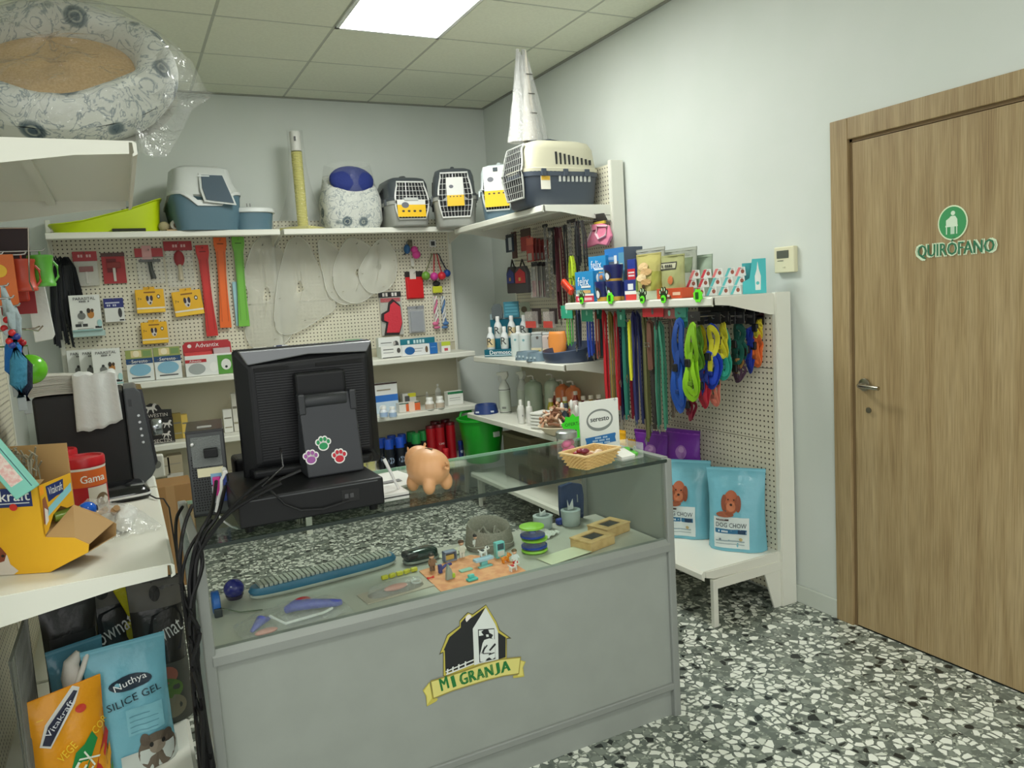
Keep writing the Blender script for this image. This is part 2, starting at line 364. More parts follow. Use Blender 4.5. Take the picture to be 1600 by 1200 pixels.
# sign on the door: pictogram and word
s1 = onX(1488, 348, XR - .006); c1 = onX(1491, 387, XR - .006)
sg = thing('door_sign', 'green and cream operating room sticker on the oak door', 'sign', (XR - .0045, s1.y, s1.z), RB)
disc(sg, 0, 0, .056, .062, (222, 236, 200), 0, name='border', seg=32); disc(sg, 0, 0, .051, .057, (62, 150, 92), -.0006, name='background', seg=32)
CRM = (214, 232, 208)
disc(sg, .002, .034, .008, .008, CRM, -.0012, name='pictogram'); shape(sg, [(-.024, .010), (-.012, .018), (-.006, .024), (.010, .024), (.018, .012), (.019, -.008), (-.024, -.008)], CRM, -.0012, name='pictogram')
patch(sg, -.026, -.014, .020, -.008, CRM, -.0012, name='pictogram'); patch(sg, -.024, -.040, -.020, -.014, CRM, -.0012, name='pictogram'); patch(sg, .014, -.040, .018, -.014, CRM, -.0012, name='pictogram'); patch(sg, -.007, -.040, .008, -.014, (190, 215, 192), -.0012, name='pictogram')
lx = s1.y - c1.y; lz = c1.z - s1.z - .002
lettering('QUIRÓFANO', (214, 232, 200), sg, lx, lz + .001, w=.30, h=.076, y=-.0004, bold=.0035)
lettering('QUIRÓFANO', (52, 118, 84), sg, lx, lz + .001, w=.285, h=.064, y=-.0012, bold=.0012)
# thermostat
a = onX(1209, 387, XR - .02); b_ = onX(1244, 425, XR - .02)
t = thing('thermostat', 'cream wall thermostat with small grey display beside the door', 'thermostat', (XR, (a.y + b_.y) / 2, (a.z + b_.z) / 2), RB)
MB().cbox(0, -.013, 0, .115, .026, .115).build('body', mat((222, 218, 186), .5), t, bevel=.004)
MB().cbox(-.006, -.027, .024, .068, .002, .034).build('display', mat((92, 96, 88), .2), t)
MB().cbox(-.02, -.0265, -.004, .035, .001, .003).build('print', mat((70, 70, 66), .4), t)
MB().cbox(0, -.027, -.034, .012, .002, .006).build('button', mat((200, 196, 168), .4), t)

# ================================================================ SHOP SHELVING
PLAIN = mat((196, 190, 166), .5)
def gondola(label, loc, rz, L, H, shelves, seams, base=None, lpost=True, rpost=True, arms=True, plain=0):
    """local: x along the run 0..L, panels face -y at y=0, posts behind them"""
    g = thing('shelving_unit', label, 'shelving', loc, rz)
    zs = [.06] + seams + [H - .02]
    for a, b in zip(zs[:-1], zs[1:]):
        MB().box(.004, 0, a + .0015, L - .004, .012, b - .0015).build('back_panel', PEG if b > plain else PLAIN, g)
    for f, x in ((lpost, 0), (rpost, L)):
        if f: MB().box(x - .015 if x == 0 else x - .012, .0, 0, x + (.012 if x == 0 else .015), .085, H).box(x - .012, -.004, 0, x + .012, .0, H).build('upright', SHELFM, g, bevel=.002)
    for z, dpt in shelves:
        t = .032
        prof = [(.0, 0), (-dpt, 0), (-dpt - .008, -.006), (-dpt - .008, -.034), (-dpt + .004, -.04), (-dpt + .004, -.034), (-dpt + .0, -.03), (-dpt + .002, -.004), (.0, -.006)]
        MB().prism([(y, z + q) for y, q in prof], .004, L - .004, 'x').build('shelf', SHELFM, g)
        MB().box(.01, -dpt * .55, z - .02, L - .01, -dpt * .5, z - .006).build('shelf_stiffener', SHELFM, g)
        if arms:
            for x in (.001, L - .004):
                MB().prism([(0, z - .002), (-dpt + .01, z - .002), (-dpt + .012, z - .034), (-dpt * .75, z - .04), (-.02, z - .095), (0, z - .095)], x, x + .003, 'x').build('shelf_bracket', SHELFM, g)
    if base:
        z, dpt, pw = base
        MB().prism([(0, z), (-dpt, z), (-dpt - .012, z - .012), (-dpt - .012, z - .034), (-dpt + .004, z - .046), (-dpt + .004, z - .03), (0, z - .01)], .004, L - .004, 'x').build('base_shelf', SHELFM, g)
        for x in (-.001, L - .003):
            MB().prism([(0, z - .004), (-dpt + .01, z - .004), (-dpt + .01, z - .03), (-dpt + .055, z - .042), (0, z - .05)], x, x + .004, 'x').build('base_bracket', SHELFM, g)
            MB().prism([(0, z - .045), (-dpt + .06, z - .045), (-dpt + .06, z - .088), (-dpt + .075, z - .09), (0, z - .088)], x - .006, x + .01, 'x').build('base_rail', SHELFM, g, bevel=.0015)
            MB().box(x - .009, -dpt + .04, .0, x + .013, -dpt + .066, z - .045).build('foot', SHELFM, g, bevel=.002)
            MB().prism([(0, z - .085), (-.1, z - .085), (-.045, 0), (0, 0)], x - .003, x + .006, 'x').build('gusset', SHELFM, g)
    return g
BPY = 5.49
gondola('white pegboard shelving bay on the back wall, behind the hooded litter box and clear cones', (-.33, BPY, 0), 0, 1.31, 2.14, [(2.03, .34), (1.13, .34), (.735, .34)], [.45, .8, 1.19, 1.56, 1.9], (.34, .38, 0), rpost=True, plain=1.2)
gondola('white pegboard shelving bay on the back wall, nearest the room corner', (.997, BPY, 0), 0, 1.293, 2.14, [(2.03, .34), (1.13, .34), (.735, .34)], [.45, .8, 1.19, 1.56, 1.9], (.34, .38, 0), lpost=False, plain=1.2)
gondola('tall white shelving bay on the right wall under the beige pet carrier', (2.60, 5.03, 0), RB, 1.26, 2.25, [(2.0, .45), (1.10, .37), (.70, .45)], [.45, .8, 1.19, 1.56, 1.92], (.27, .45, 0), rpost=True, plain=1.2)
gondola('low white pegboard shelving bay with hanging leashes beside the oak door', (2.60, 3.755, 0), RB, 1.215, 1.452, [(1.45, .35)], [.44, .775, 1.11], (.262, .45, 0), lpost=False)
gl = gondola('white shelving bay in the left foreground under the bagged cat bed', (-.475, 2.30, 0), LB, 1.12, 2.15, [(1.975, .555), (.825, .53)], [.45, .8, 1.19, 1.56, 1.9], (.12, .53, 0))
gondola('white shelving bay behind the yellow treat box against the left wall', (-.475, 3.44, 0), LB, .62, 1.9, [(.825, .53)], [.45, .8, 1.19, 1.56], (.12, .53, 0), lpost=False)

# ================================================================ GLASS COUNTER
CG = noisemat('grey_laminate', (145, 150, 143), (148, 153, 146), 8, .45)
CA = mat((142, 146, 141), .45, .2)
GLASS = film((200, 215, 205), .0, .02, 0, tint=(251, 254, 252), ior=1.25)
GLASST = film((200, 215, 205), .01, .02, 0, tint=(242, 249, 245), ior=1.38)
X0, X1, Y0, Y1 = .10, 1.62, 2.06, 2.61
ct = thing('display_counter', 'grey shop counter with glass display top and farm shop emblem', 'counter', (X0, Y0, 0))
W_ = X1 - X0; D_ = Y1 - Y0
MB().box(.02, .012, .11, W_ - .02, .03, .60).build('front_panel', CG, ct)
MB().box(.02, .02, .0, W_ - .02, .035, .10).build('kick_board', CG, ct)
MB().box(.02, 0.002, .10, W_ - .02, .03, .125).build('lower_rail', CA, ct, bevel=.004)
MB().prism([(-.004, .605), (-.004, .628), (.012, .645), (.03, .645), (.03, .60), (.008, .60)], .02, W_ - .02, 'x').build('upper_rail', CA, ct)
MB().box(0, 0, 0, .028, .028, .925).build('corner_post', CA, ct, bevel=.004)
MB().box(W_ - .028, 0, 0, W_, .028, .925).build('corner_post', CA, ct, bevel=.004)
MB().box(0, D_ - .028, 0, .028, D_, .925).build('corner_post', CA, ct, bevel=.004)
MB().box(W_ - .028, D_ - .028, 0, W_, D_, .925).build('corner_post', CA, ct, bevel=.004)
MB().box(W_ - .02, .028, .03, W_ - .006, D_ - .028, .92).build('side_panel', CG, ct)
MB().box(.006, .028, .03, .02, D_ - .028, .62).build('side_panel', CG, ct)
MB().box(.028, .028, .615, W_ - .028, .455, .632).build('display_deck', mat((182, 182, 170), .4), ct)
MB().box(.03, .010, .645, W_ - .03, .015, .915).build('front_glass', GLASS, ct)
MB().box(.006, .032, .63, .012, D_ - .032, .915).build('side_glass', GLASS, ct)
MB().box(.02, .004, .917, W_ - .02, D_ - .004, .925).build('top_glass', GLASST, ct)
MB().box(.02, .0, .915, W_ - .02, .005, .9255).build('glass_edge', mat((28, 40, 34), .15), ct)
MB().box(.02, D_ - .005, .915, W_ - .02, D_, .9255).build('glass_edge', mat((150, 190, 165), .2), ct)
MB().box(W_ - .024, .02, .915, W_ , D_, .930).build('top_rail', CA, ct, bevel=.003)
MB().box(0, .02, .915, .024, D_, .930).build('top_rail', CA, ct, bevel=.003)

# ================================================================ GENERIC SHOP GOODS
def rectY(x0, y0, x1, y1, Y):
    xm, ym = (x0 + x1) / 2, (y0 + y1) / 2; a, b, t, c = onY(x0, ym, Y), onY(x1, ym, Y), onY(xm, y0, Y), onY(xm, y1, Y)
    return (a.x + b.x) / 2, b.x - a.x, c.z, t.z - c.z
def rectX(x0, y0, x1, y1, X):
    xm, ym = (x0 + x1) / 2, (y0 + y1) / 2; a, b, t, c = onX(x0, ym, X), onX(x1, ym, X), onX(xm, y0, X), onX(xm, y1, X)
    return (a.y + b.y) / 2, abs(b.y - a.y), c.z, t.z - c.z
def carton(name, label, cat, loc, rz, w, d, h, col, prints=(), texts=(), group=None, bev=.0015, rough=.45, ry=0, discs=()):
    root = thing(name, label, cat, loc, rz, group, ry=ry)
    t = MB().box(-w / 2, -d / 2, 0, w / 2, d / 2, h).build('box_body', mat(col, rough), root, bevel=bev)
    y = -d / 2 - .0006
    for k, (a, b, c, e, cl) in enumerate(prints): patch(t, (a - .5) * w, b * h, (c - .5) * w, e * h, cl, y - .0003 * k)
    for k, (cx, cz, r1, r2, cl) in enumerate(discs): disc(t, (cx - .5) * w, cz * h, r1 * w, r2 * h, cl, y - .002 - .0003 * k)
    for s, x, z, tw, cl in texts: lettering(s, cl, t, (x - .5) * w, z * h, w=tw * w, y=y - .0035)
    return root
def pouch(name, label, cat, loc, rz, w, d, h, col, prints=(), texts=(), discs=(), group=None, seed=0, crimp=.08, rough=.3, shapes=(), tilt=0, m=None, hang=False, wr=1.0):
    """filled bag with a crimped top; the prints lie on its bulging front"""
    t = thing(name, label, cat, loc, rz, group, rx=tilt)
    def f(x, z, sgn=-1):
        u = min(abs(2 * x / w), 1); v = min(max(z / h, 0), 1)
        bx = (1 - u ** 3.5) ** .6
        if hang: bz = (max(0, math.sin(PI * min(max((v - .02) / (1 - crimp - .02), 0), 1)))) ** .6
        else: bz = (1 - max(0, min(1, v / (1 - crimp))) ** 2.4) ** .8
        if v > 1 - crimp: bz = 0
        n = noise.noise(Vector((x * 14 + seed * 7.3, z * 14, sgn * 2))) * .010 * wr * (1 - u * .7) * min(1, (w / .2)) + noise.noise(Vector((x * 45 + seed, z * 30, sgn))) * .0035 * wr * (w / .2)
        return sgn * (d / 2 * bx * bz + .0015) + (n if v < 1 else 0)
    nu, nv = 14, 18; M_ = m or mat(col, rough, bump=.25 * wr, bscale=30)
    def xf(z): return 1 - .06 * math.sin(PI * min(1, z / h))
    mb = MB(); mb.grid(lambda a, b: ((a - .5) * w * xf(b * h), f((a - .5) * w, b * h), b * h), nu, nv)
    mb.grid(lambda a, b: ((.5 - a) * w * xf(b * h), f((.5 - a) * w, b * h, 1), b * h), nu, nv)
    mb.grid(lambda a, b: ((a - .5) * w, f((a - .5) * w, 0) + (f((a - .5) * w, 0, 1) - f((a - .5) * w, 0)) * b, 0), nu, 2)
    for s in (-1, 1): mb.grid(lambda a, b: (s * .5 * w * xf(b * h), -.003 + .006 * a, b * h), 1, nv)
    root = t; t = mb.build('bag_body', M_, t, smooth=True)
    MB().box(-w / 2, -.0032, h * (1 - crimp * .35), w / 2, .0032, h * (1 - crimp * .15)).build('seal', mat(tuple(min(255, c + 12) for c in col), .3), t)
    for k, (a, b, c, e, cl) in enumerate(prints): patch(t, (a - .5) * w, b * h, (c - .5) * w, e * h, cl, -.0016 - .0005 * k, f, n=12)
    for k, (cx, cz, r1, r2, cl) in enumerate(discs): disc(t, (cx - .5) * w, cz * h, r1 * w, r2 * h, cl, -.004 - .0006 * k, f)
    for k, (pts, cl) in enumerate(shapes): shape(t, [((p[0] - .5) * w, p[1] * h) for p in pts], cl, -.004 - .0005 * k, fn=f)
    for q in texts: lettering(q[0], q[4], t, (q[1] - .5) * w, q[2] * h, w=q[3] * w, h=(q[5] * h if len(q) > 5 and q[5] else None), y=-.0062, fn=f, rot=q[6] if len(q) > 6 else 0)
    return root
def bottle(name, label, cat, loc, r, h, col, cap, capcol, group=None, labcol=None, shoulder=.75, m=None, rz=0, neck=.42, mark=None, seg=16):
    """cap: cap height; lathe body with a shoulder, a cap and a wrapped label"""
    t = thing(name, label, cat, loc, rz, group); hb = h - cap
    MB().lathe([(r * .93, 0), (r, .004), (r, hb * shoulder), (r * .85, hb * (shoulder + .12)), (r * neck, hb * .98), (r * neck, hb)], seg).build('bottle_body', m or mat(col, .3), t, smooth=True)
    MB().at(0, 0, hb - .001).lathe([(r * neck * 1.12, 0), (r * neck * 1.12, cap * .85), (r * neck * .95, cap)], seg).build('cap', mat(capcol, .4), t, smooth=True)
    if labcol: MB().at(0, 0, hb * .12).lathe([(r + .0006, 0), (r + .0006, hb * (shoulder - .2))], seg, caps=False).build('label', mat(labcol, .5), t, smooth=True)
    if mark:
        for (s, z, wd, cl) in mark:
            lettering(s, cl, t, 0, z * h, w=wd * r * 2, y=-.0015, fn=lambda x, q: -math.sqrt(max(r * r - x * x, 1e-8)))
    return t
def can(name, label, cat, loc, r, h, col, lid, lidh=.02, group=None, rz=0, texts=(), lidr=1.0, badge=None):
    t = thing(name, label, cat, loc, rz, group)
    MB().lathe([(r * .95, 0), (r, .004), (r, h - lidh)], 20).build('can_body', mat(col, .3), t, smooth=True)
    MB().at(0, 0, h - lidh).lathe([(r * lidr, 0), (r * lidr, lidh * .85), (r * lidr * .94, lidh)], 20).build('lid', mat(lid, .35), t, smooth=True)
    fn = lambda x, q: -math.sqrt(max(r * r - x * x, 1e-8))
    if badge: disc(t, 0, badge[0] * h, r * badge[1], r * badge[1], badge[2], -.0012, fn)
    for (s, z, wd, cl) in texts: lettering(s, cl, t, 0, z * h, w=wd * r * 2, y=-.0028, fn=fn)
    return t
def hook(parent, x, z, depth, m=None):
    MB().tube([(x, .008, z), (x, -depth, z), (x, -depth - .006, z + .008)], .002, 6).build('peg_hook', m or mat((150, 150, 145), .3, .9), parent, smooth=True)
def pack(name, label, cat, plane, rect, cardcol, header=None, hfrac=.2, item=None, texts=(), prints=(), thick=.012, clear=False, group=None, off=.02, hk=.03):
    """hanging retail card; plane ('y', Y) or ('x', X)"""
    ax, P = plane
    if ax == 'y': c, w, zb, h = rectY(*rect, P); loc = (c, P, zb); rz = 0
    else: c, w, zb, h = rectX(*rect, P); loc = (P, c, zb); rz = RB
    t = thing(name, label, cat, loc, rz, group)
    if clear:
        MB().box(-w / 2, -.002, 0, w / 2, .0, h * (1 - hfrac)).build('backing', mat(cardcol, .5), t) if cardcol else None
        MB().box(-w / 2, -thick, 0, w / 2, -.003, h * (1 - hfrac)).build('clear_bag', film(dens=.10, bump=.4), t, bevel=.004)
    else: MB().box(-w / 2, -.003, 0, w / 2, 0, h * (1 - hfrac if header else 1)).build('card', mat(cardcol, .5), t)
    if header: MB().box(-w / 2 - .002, -.006, h * (1 - hfrac), w / 2 + .002, .002, h).build('header_card', mat(header, .45), t)
    hook(t, 0, h * .94, hk)
    if item:
        it = item(w, h * (1 - hfrac), t)
    for k, (a, b, cc, e, cl) in enumerate(prints): patch(t, (a - .5) * w, b * h, (cc - .5) * w, e * h, cl, -.0035 - .0004 * k if not header else -.0068)
    for s, x, z, tw, cl in texts: lettering(s, cl, t, (x - .5) * w, z * h, w=tw * w, y=-.0075)
    return t

# ================================================================ ON TOP OF THE BACK SHELVES (z 2.03)
ZT = 2.031
def loft(rings, seg=None, cap0=True, cap1=True):
    mb = MB(); n = len(rings[0]); vs = [p for r in rings for p in r]; fs = []
    for j in range(len(rings) - 1):
        for k in range(n): k2 = (k + 1) % n; fs.append((j * n + k, j * n + k2, (j + 1) * n + k2, (j + 1) * n + k))
    if cap0: fs.append(tuple(range(n - 1, -1, -1)))
    if cap1: fs.append(tuple((len(rings) - 1) * n + k for k in range(n)))
    return mb.add(vs, fs)
def sq(w, d, z, r=.3, n=24, cx=0, cy=0, dz=None):
    """rounded rectangle ring, w x d at height z"""
    o = []
    for k in range(n):
        a = 2 * PI * (k + .5) / n; c, s = math.cos(a), math.sin(a); e = r * 2
        x = math.copysign(abs(c) ** e, c) * w / 2; y = math.copysign(abs(s) ** e, s) * d / 2
        o.append((cx + x, cy + y, z + (dz(x, y) if dz else 0)))
    return o
# lime litter tray
c, w_, zb, h_ = rectY(78, 312, 250, 357, 5.2)
t = thing('litter_tray', 'lime green open litter tray with a high curved end on the top shelf', 'litter tray', (c, 5.32, ZT), 0)
def tz(x, y): return .045 + .135 * max(0, (x / .27 + 1) / 2) ** 1.6
LIME = mat((196, 218, 20), .35)
rgs = [[(p[0] * 1, p[1], p[2]) for p in sq(.56, .27, 0.0, .22, 32)], [(p[0], p[1], p[2]) for p in sq(.60, .31, 0, .2, 32, dz=lambda x, y: tz(x, y))], [(p[0], p[1], p[2]) for p in sq(.625, .335, 0, .2, 32, dz=lambda x, y: tz(x, y) + .004)],
       [p for p in sq(.62, .33, 0, .2, 32, dz=lambda x, y: tz(x, y) + .009)], [p for p in sq(.58, .29, 0, .2, 32, dz=lambda x, y: tz(x, y) + .004)], sq(.54, .25, .006, .22, 32)]
loft(rgs, cap1=True).build('tray_body', LIME, t, smooth=True)
MB().box(.02, -.162, .004, .20, -.13, .018).build('foot_recess', mat((40, 44, 20), .6), t)
# black bin-bag roll behind the tray
t = pouch('grey_plastic_bag', 'crumpled grey plastic bag lying behind the lime litter tray', 'bag', (.19, 5.515, ZT), 0, .22, .05, .19, (92, 92, 88), seed=3, m=film((120, 120, 115), .55, .2, .9, 20), hang=True)
# wooden chew roll toy
t = thing('roll_toy', 'small beige and brown rolled chew toy lying beside the lime tray', 'pet toy', (.335, 5.22, ZT + .002), .15)
MB().at(.03, 0, .034, rx=PI / 2 - .1).lathe([(.016, -.03), (.032, -.028), (.034, 0), (.032, .028), (.016, .03)], 20).build('ring', mat((205, 200, 188), .6), t, smooth=True)
MB().at(.03, -.034, .034, rx=PI / 2 - .1).lathe([(.017, -.002), (.017, .004)], 16).build('roll_core', mat((105, 88, 70), .8), t, smooth=True)
MB().at(-.035, .0, .03, rx=.3).ball(.03, 1.1, .7, 1).build('knot', mat((165, 155, 118), .8, bump=.5), t, smooth=True)
MB().box(-.03, -.045, 0, .09, .03, .008).build('card_base', mat((168, 140, 98), .7), t)
# hooded litter box
c, w_, zb, h_ = rectY(256, 257, 376, 357, 5.20)
t = thing('hooded_litter_box', 'large hooded cat litter box with white hood and blue grey base', 'litter box', (c, 5.295, ZT), .12)
BG = mat((88, 118, 132), .4); HW = mat((206, 210, 206), .35)
Wd, Dp = .42, .38
rim = lambda x, y: .055 * math.cos(PI * min(1, abs(x) / (Wd * .42))) * (-1 if y < 0 else .3)
loft([sq(Wd * .88, Dp * .86, 0, .22, 40), sq(Wd * .97, Dp * .95, .10, .22, 40), sq(Wd, Dp, .165, .22, 40, dz=lambda x, y: rim(x, y) * .9)], cap1=True).build('base_tray', BG, t, smooth=True)
loft([sq(Wd * 1.03, Dp * 1.04, .158, .22, 40, dz=rim), sq(Wd * 1.03, Dp * 1.04, .176, .22, 40, dz=rim), sq(Wd * .96, Dp * .96, .20, .22, 40, dz=lambda x, y: rim(x, y) * .7), sq(Wd * .86, Dp * .80, .30, .22, 40, cy=.015), sq(Wd * .80, Dp * .72, .38, .24, 40, cy=.02), sq(Wd * .6, Dp * .5, .40, .26, 40, cy=.02)]).build('hood', HW, t, smooth=True)
# flap door on the sloping front: frame and grey flap
def hoody(z): return -.187 + (z - .2) * .45
fl_ = [(.055 - .075, .175), (.055 + .085, .155), (.055 + .075, .215), (.055 + .05, .335), (.055 - .075, .335), (.055 - .085, .25)]
def flat_on(pts, th, nm, m, par, off):
    mb = MB(); n = len(pts); mb.add([(p[0], hoody(p[1]) + off, p[1]) for p in pts] + [(p[0], hoody(p[1]) + off - th, p[1]) for p in pts], [tuple(range(n)), tuple(range(2 * n - 1, n - 1, -1))] + [(i, i + n, (i + 1) % n + n, (i + 1) % n) for i in range(n)])
    return mb.build(nm, m, par, bevel=.002)
big = [(p[0] + (.014 if p[0] > .055 else -.014), p[1] + (.014 if p[1] > .25 else -.012)) for p in fl_]
flat_on(big, .012, 'door_frame', HW, t, .002); fp = flat_on(fl_, .006, 'flap_door', mat((84, 98, 110), .2), t, -.010)
MB().cbox(-.01, hoody(.325) - .018, .327, .07, .002, .006).build('latch', mat((220, 225, 222), .3), fp)
MB().cbox(.18, -.05, .19, .02, .05, .04).build('clip', HW, t, bevel=.004)
# small litter pan with white rim
t = thing('litter_pan', 'small oval blue grey litter pan with a white rim', 'litter tray', (.83, 5.30, ZT), 0)
loft([sq(.24, .24, 0, .36, 32), sq(.27, .27, .115, .36, 32)], cap1=True).build('pan_body', BG, t, smooth=True)
loft([sq(.275, .275, .108, .36, 32), sq(.295, .29, .112, .36, 32), sq(.29, .285, .135, .36, 32), sq(.27, .26, .142, .36, 32), sq(.26, .25, .12, .36, 32)], cap0=False, cap1=False).build('rim', HW, t, smooth=True)
MB().at(.0, .03, .13).tube([(-.012, 0, 0), (-.014, 0, .055)], .003, 6).tube([(.006, 0, 0), (.006, 0, .055)], .003, 6).build('clip', mat((140, 140, 136), .4), t, smooth=True)
# sisal scratching post in a clear bag
t = thing('scratching_post', 'yellow wrapped scratching post under a clear plastic bag on the top shelf', 'scratching post', (1.165, 5.32, ZT), 0)
MB().lathe([(.155, 0), (.155, .022)], 4).build('base_board', mat((196, 190, 120), .7), t)
mb = MB(); k = 0
prof = []
for i in range(48): z = .02 + i * .0105; prof += [(.033, z), (.037, z + .005)]
mb.lathe(prof, 16).build('sisal_column', mat((206, 200, 118), .8), t, smooth=False)
MB().at(0, 0, .525).lathe([(.036, 0), (.036, .125)], 16).build('paper_label', mat((222, 222, 214), .6), t, smooth=True)
lettering('III', (60, 60, 60), t, -.008, .60, w=.018, h=.03, y=-.0375, rot=PI / 2)
mb = MB(); mb.grid(lambda a, b: ((.045 + .15 * (1 - b) ** 3 + .007 * math.sin(a * 2 * PI * 4 + b * 3)) * math.cos(a * 2 * PI), (.045 + .12 * (1 - b) ** 3 + .006 * math.sin(a * 2 * PI * 3)) * math.sin(a * 2 * PI), .003 + .66 * b), 40, 14, closeu=True)
mb.build('clear_bag', film(dens=.05, bump=.5, ior=1.25), t, smooth=True)
# blue pet bed in a patterned cover and clear bag
def f_toile(nt, N, L, b):
    tc = N('ShaderNodeTexCoord'); n = N('ShaderNodeTexNoise'); n.inputs['Scale'].default_value = 9; n.inputs['Detail'].default_value = 6; n.inputs['Distortion'].default_value = 2.5; L(tc.outputs['Object'], n.inputs[0])
    v = N('ShaderNodeTexVoronoi'); v.inputs['Scale'].default_value = 7.5; L(tc.outputs['Object'], v.inputs['Vector'])
    r = ramp(N, [(0, (208, 210, 202)), (.455, (208, 210, 202)), (.485, (128, 140, 146)), (.515, (208, 210, 202)), (.60, (208, 210, 202)), (.625, (146, 156, 160)), (.65, (208, 210, 202))]); L(n.outputs[0], r.inputs[0])
    r2 = ramp(N, [(0, (78, 96, 116)), (.10, (92, 112, 130)), (.13, (205, 208, 202)), (.17, (92, 112, 130)), (.24, (150, 162, 170)), (.29, (255, 255, 255))]); L(v.outputs['Distance'], r2.inputs[0])
    mx = N('ShaderNodeMix'); mx.data_type = 'RGBA'; mx.blend_type = 'MULTIPLY'; mx.inputs[0].default_value = 1; L(r.outputs[0], mx.inputs[6]); L(r2.outputs[0], mx.inputs[7]); L(mx.outputs[2], b.inputs['Base Color'])
TOILE = nodemat('floral_cotton', f_toile, .8)
t = thing('bagged_pet_bed', 'upright pet bed with blue inner cushion and floral cover in a clear bag', 'pet bed', (1.50, 5.315, ZT), .05)
loft([sq(.36, .24, 0, .3, 32), sq(.41, .30, .06, .3, 32), sq(.41, .30, .20, .3, 32), sq(.37, .26, .27, .3, 32), sq(.34, .25, .33, .34, 32, dz=lambda x, y: y * .5), sq(.26, .2, .34, .34, 32, dz=lambda x, y: y * .5)]).build('bed_cover', TOILE, t, smooth=True)
MB().at(-.005, -.085, .325, rx=-.35).ball(.155, 1.0, .38, .66, 24, 12).build('cushion', mat((32, 48, 120), .8, bump=.4), t, smooth=True)
mb = MB(); mb.grid(lambda a, b: ((.205 + .006 * math.sin(a * 2 * PI * 6 + b * 4)) * math.cos(a * 2 * PI) * (1 - .25 * b * b), (.165 + .012 * math.sin(a * 2 * PI * 7)) * math.sin(a * 2 * PI) * (1 - .2 * b), .003 + .44 * b), 44, 10, closeu=True)
mb.build('clear_bag', film(dens=.05, bump=.8, ior=1.28), t, smooth=True)

# ---- pet carriers
def carrier(label, loc, rz, w, l, h, top, bot, grid, cardz=None, style=0, hgrid=(.12, .86), group='pet carriers on the top shelves'):
    """front door faces -y; w wide, l long, h high"""
    t = thing('pet_carrier', label, 'pet carrier', loc, rz, group)
    mid = h * .52; R = .2
    bm_, tm_ = mat(bot, .4), mat(top, .35)
    def shell(rings, nm, m, c0, c1): return loft([sq(a * w, b * l, z, R, 36) for a, b, z in rings], cap0=c0, cap1=c1).build(nm, m, t, smooth=True)
    shell([(.80, .84, 0), (.86, .90, .03 * h), (.96, .97, mid - .03), (1.0, 1.0, mid - .028), (1.0, 1.0, mid - .004)], 'lower_shell', bm_, True, True)
    shell([(1.0, 1.0, mid - .003), (1.0, 1.0, mid + .015), (.95, .96, mid + .02), (.90, .90, h * .86), (.82, .80, h * .96), (.62, .6, h)], 'upper_shell', tm_, False, True)
    # door opening, frame and wire grid on the front
    z0, z1 = hgrid[0] * h, hgrid[1] * h; fy = lambda z: -l / 2 * (.965 if z > mid else .93 + .05 * z / mid) - .004
    def fr(z):
        P_ = [(0, .84), (.03 * h, .90), (mid - .03, .97), (mid, 1.0), (mid + .02, .96), (h * .86, .90), (h * .96, .82), (h, .7)]
        for (a, p), (b, q) in zip(P_[:-1], P_[1:]):
            if z <= b: return p + (q - p) * (z - a) / (b - a)
        return .7
    def P(u, v, o=0): z = z0 + (z1 - z0) * v; hw = (w * .30 + w * .07 * math.sin(PI * min(1, v * 1.1))); return (hw * (2 * u - 1), -l / 2 * fr(z) - .003 - o, z)
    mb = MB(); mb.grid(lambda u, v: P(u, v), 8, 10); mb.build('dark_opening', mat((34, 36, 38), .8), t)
    ring = [P(0, v, .006) for v in [i / 10 for i in range(11)]] + [P(1, v, .006) for v in [1 - i / 10 for i in range(11)]]
    dfr = MB().tube(ring, .006, 6, closed=True).build('door_frame', mat(grid, .3), t, smooth=True)
    g = MB(); nv, nh = 9, 8
    for i in range(1, nv): u = i / nv; g.tube([P(u, v, .009) for v in (0, .25, .5, .75, 1)], .0017, 4)
    for j in range(1, nh): v = j / nh; g.tube([P(0, v, .011), P(.5, v, .011), P(1, v, .011)], .0017, 4)
    g.build('door_grid', mat(grid, .3, .2), dfr)
    for s in (-1, 1):
        v_ = MB()
        for k in range(9): y = l * (.33 - k * .055); hh = h * (.06 + .012 * k); v_.box(s * w * .455 - .006, y, h * .62, s * w * .455 + .006, y + l * .022, h * .62 + hh * 1.2)
        v_.build('side_vents', mat((40, 42, 42), .8), t)
        v2 = MB()
        for k in range(8): y = l * (.30 - k * .055); v2.box(s * w * .475 - .006, y, h * .36, s * w * .475 + .006, y + l * .025, h * .45)
        v2.build('side_vents', mat((196, 198, 192) if style == 1 else (46, 48, 50), .8), t)
        for k in (-.28, 0, .28): MB().cbox(s * w * .505, l * k, mid - .01, .012, .03, .04).build('clip', bm_ if style == 1 else mat(top, .4), t, bevel=.002)
    MB().tube([(0, -l * .22, h * .96), (0, -l * .17, h * 1.03), (0, 0, h * 1.06), (0, l * .17, h * 1.03), (0, l * .22, h * .96)], .013, 8, flat=.7).build('handle', tm_ if style != 1 else bm_, t, smooth=True)
    return t
YEL = (244, 196, 30)
def card(t, x, z, w, h, y, white=.55, seed=0):
    c_ = MB().cbox(x, y, z, w, .002, h).build('paper_card', mat((232, 232, 226), .5), t)
    patch(t, x - w / 2, z - h / 2, x + w / 2, z - h / 2 + h * (1 - white), YEL, y - .0014)
    disc(t, x - w * .22, z + h * .18, w * .13, w * .10, (110, 112, 120), y - .0016)
    for k in range(4): disc(t, x - w * .3 + k * w * .2, z - h * .17, w * .05, w * .035, (70, 60, 50), y - .0018)
    return c_
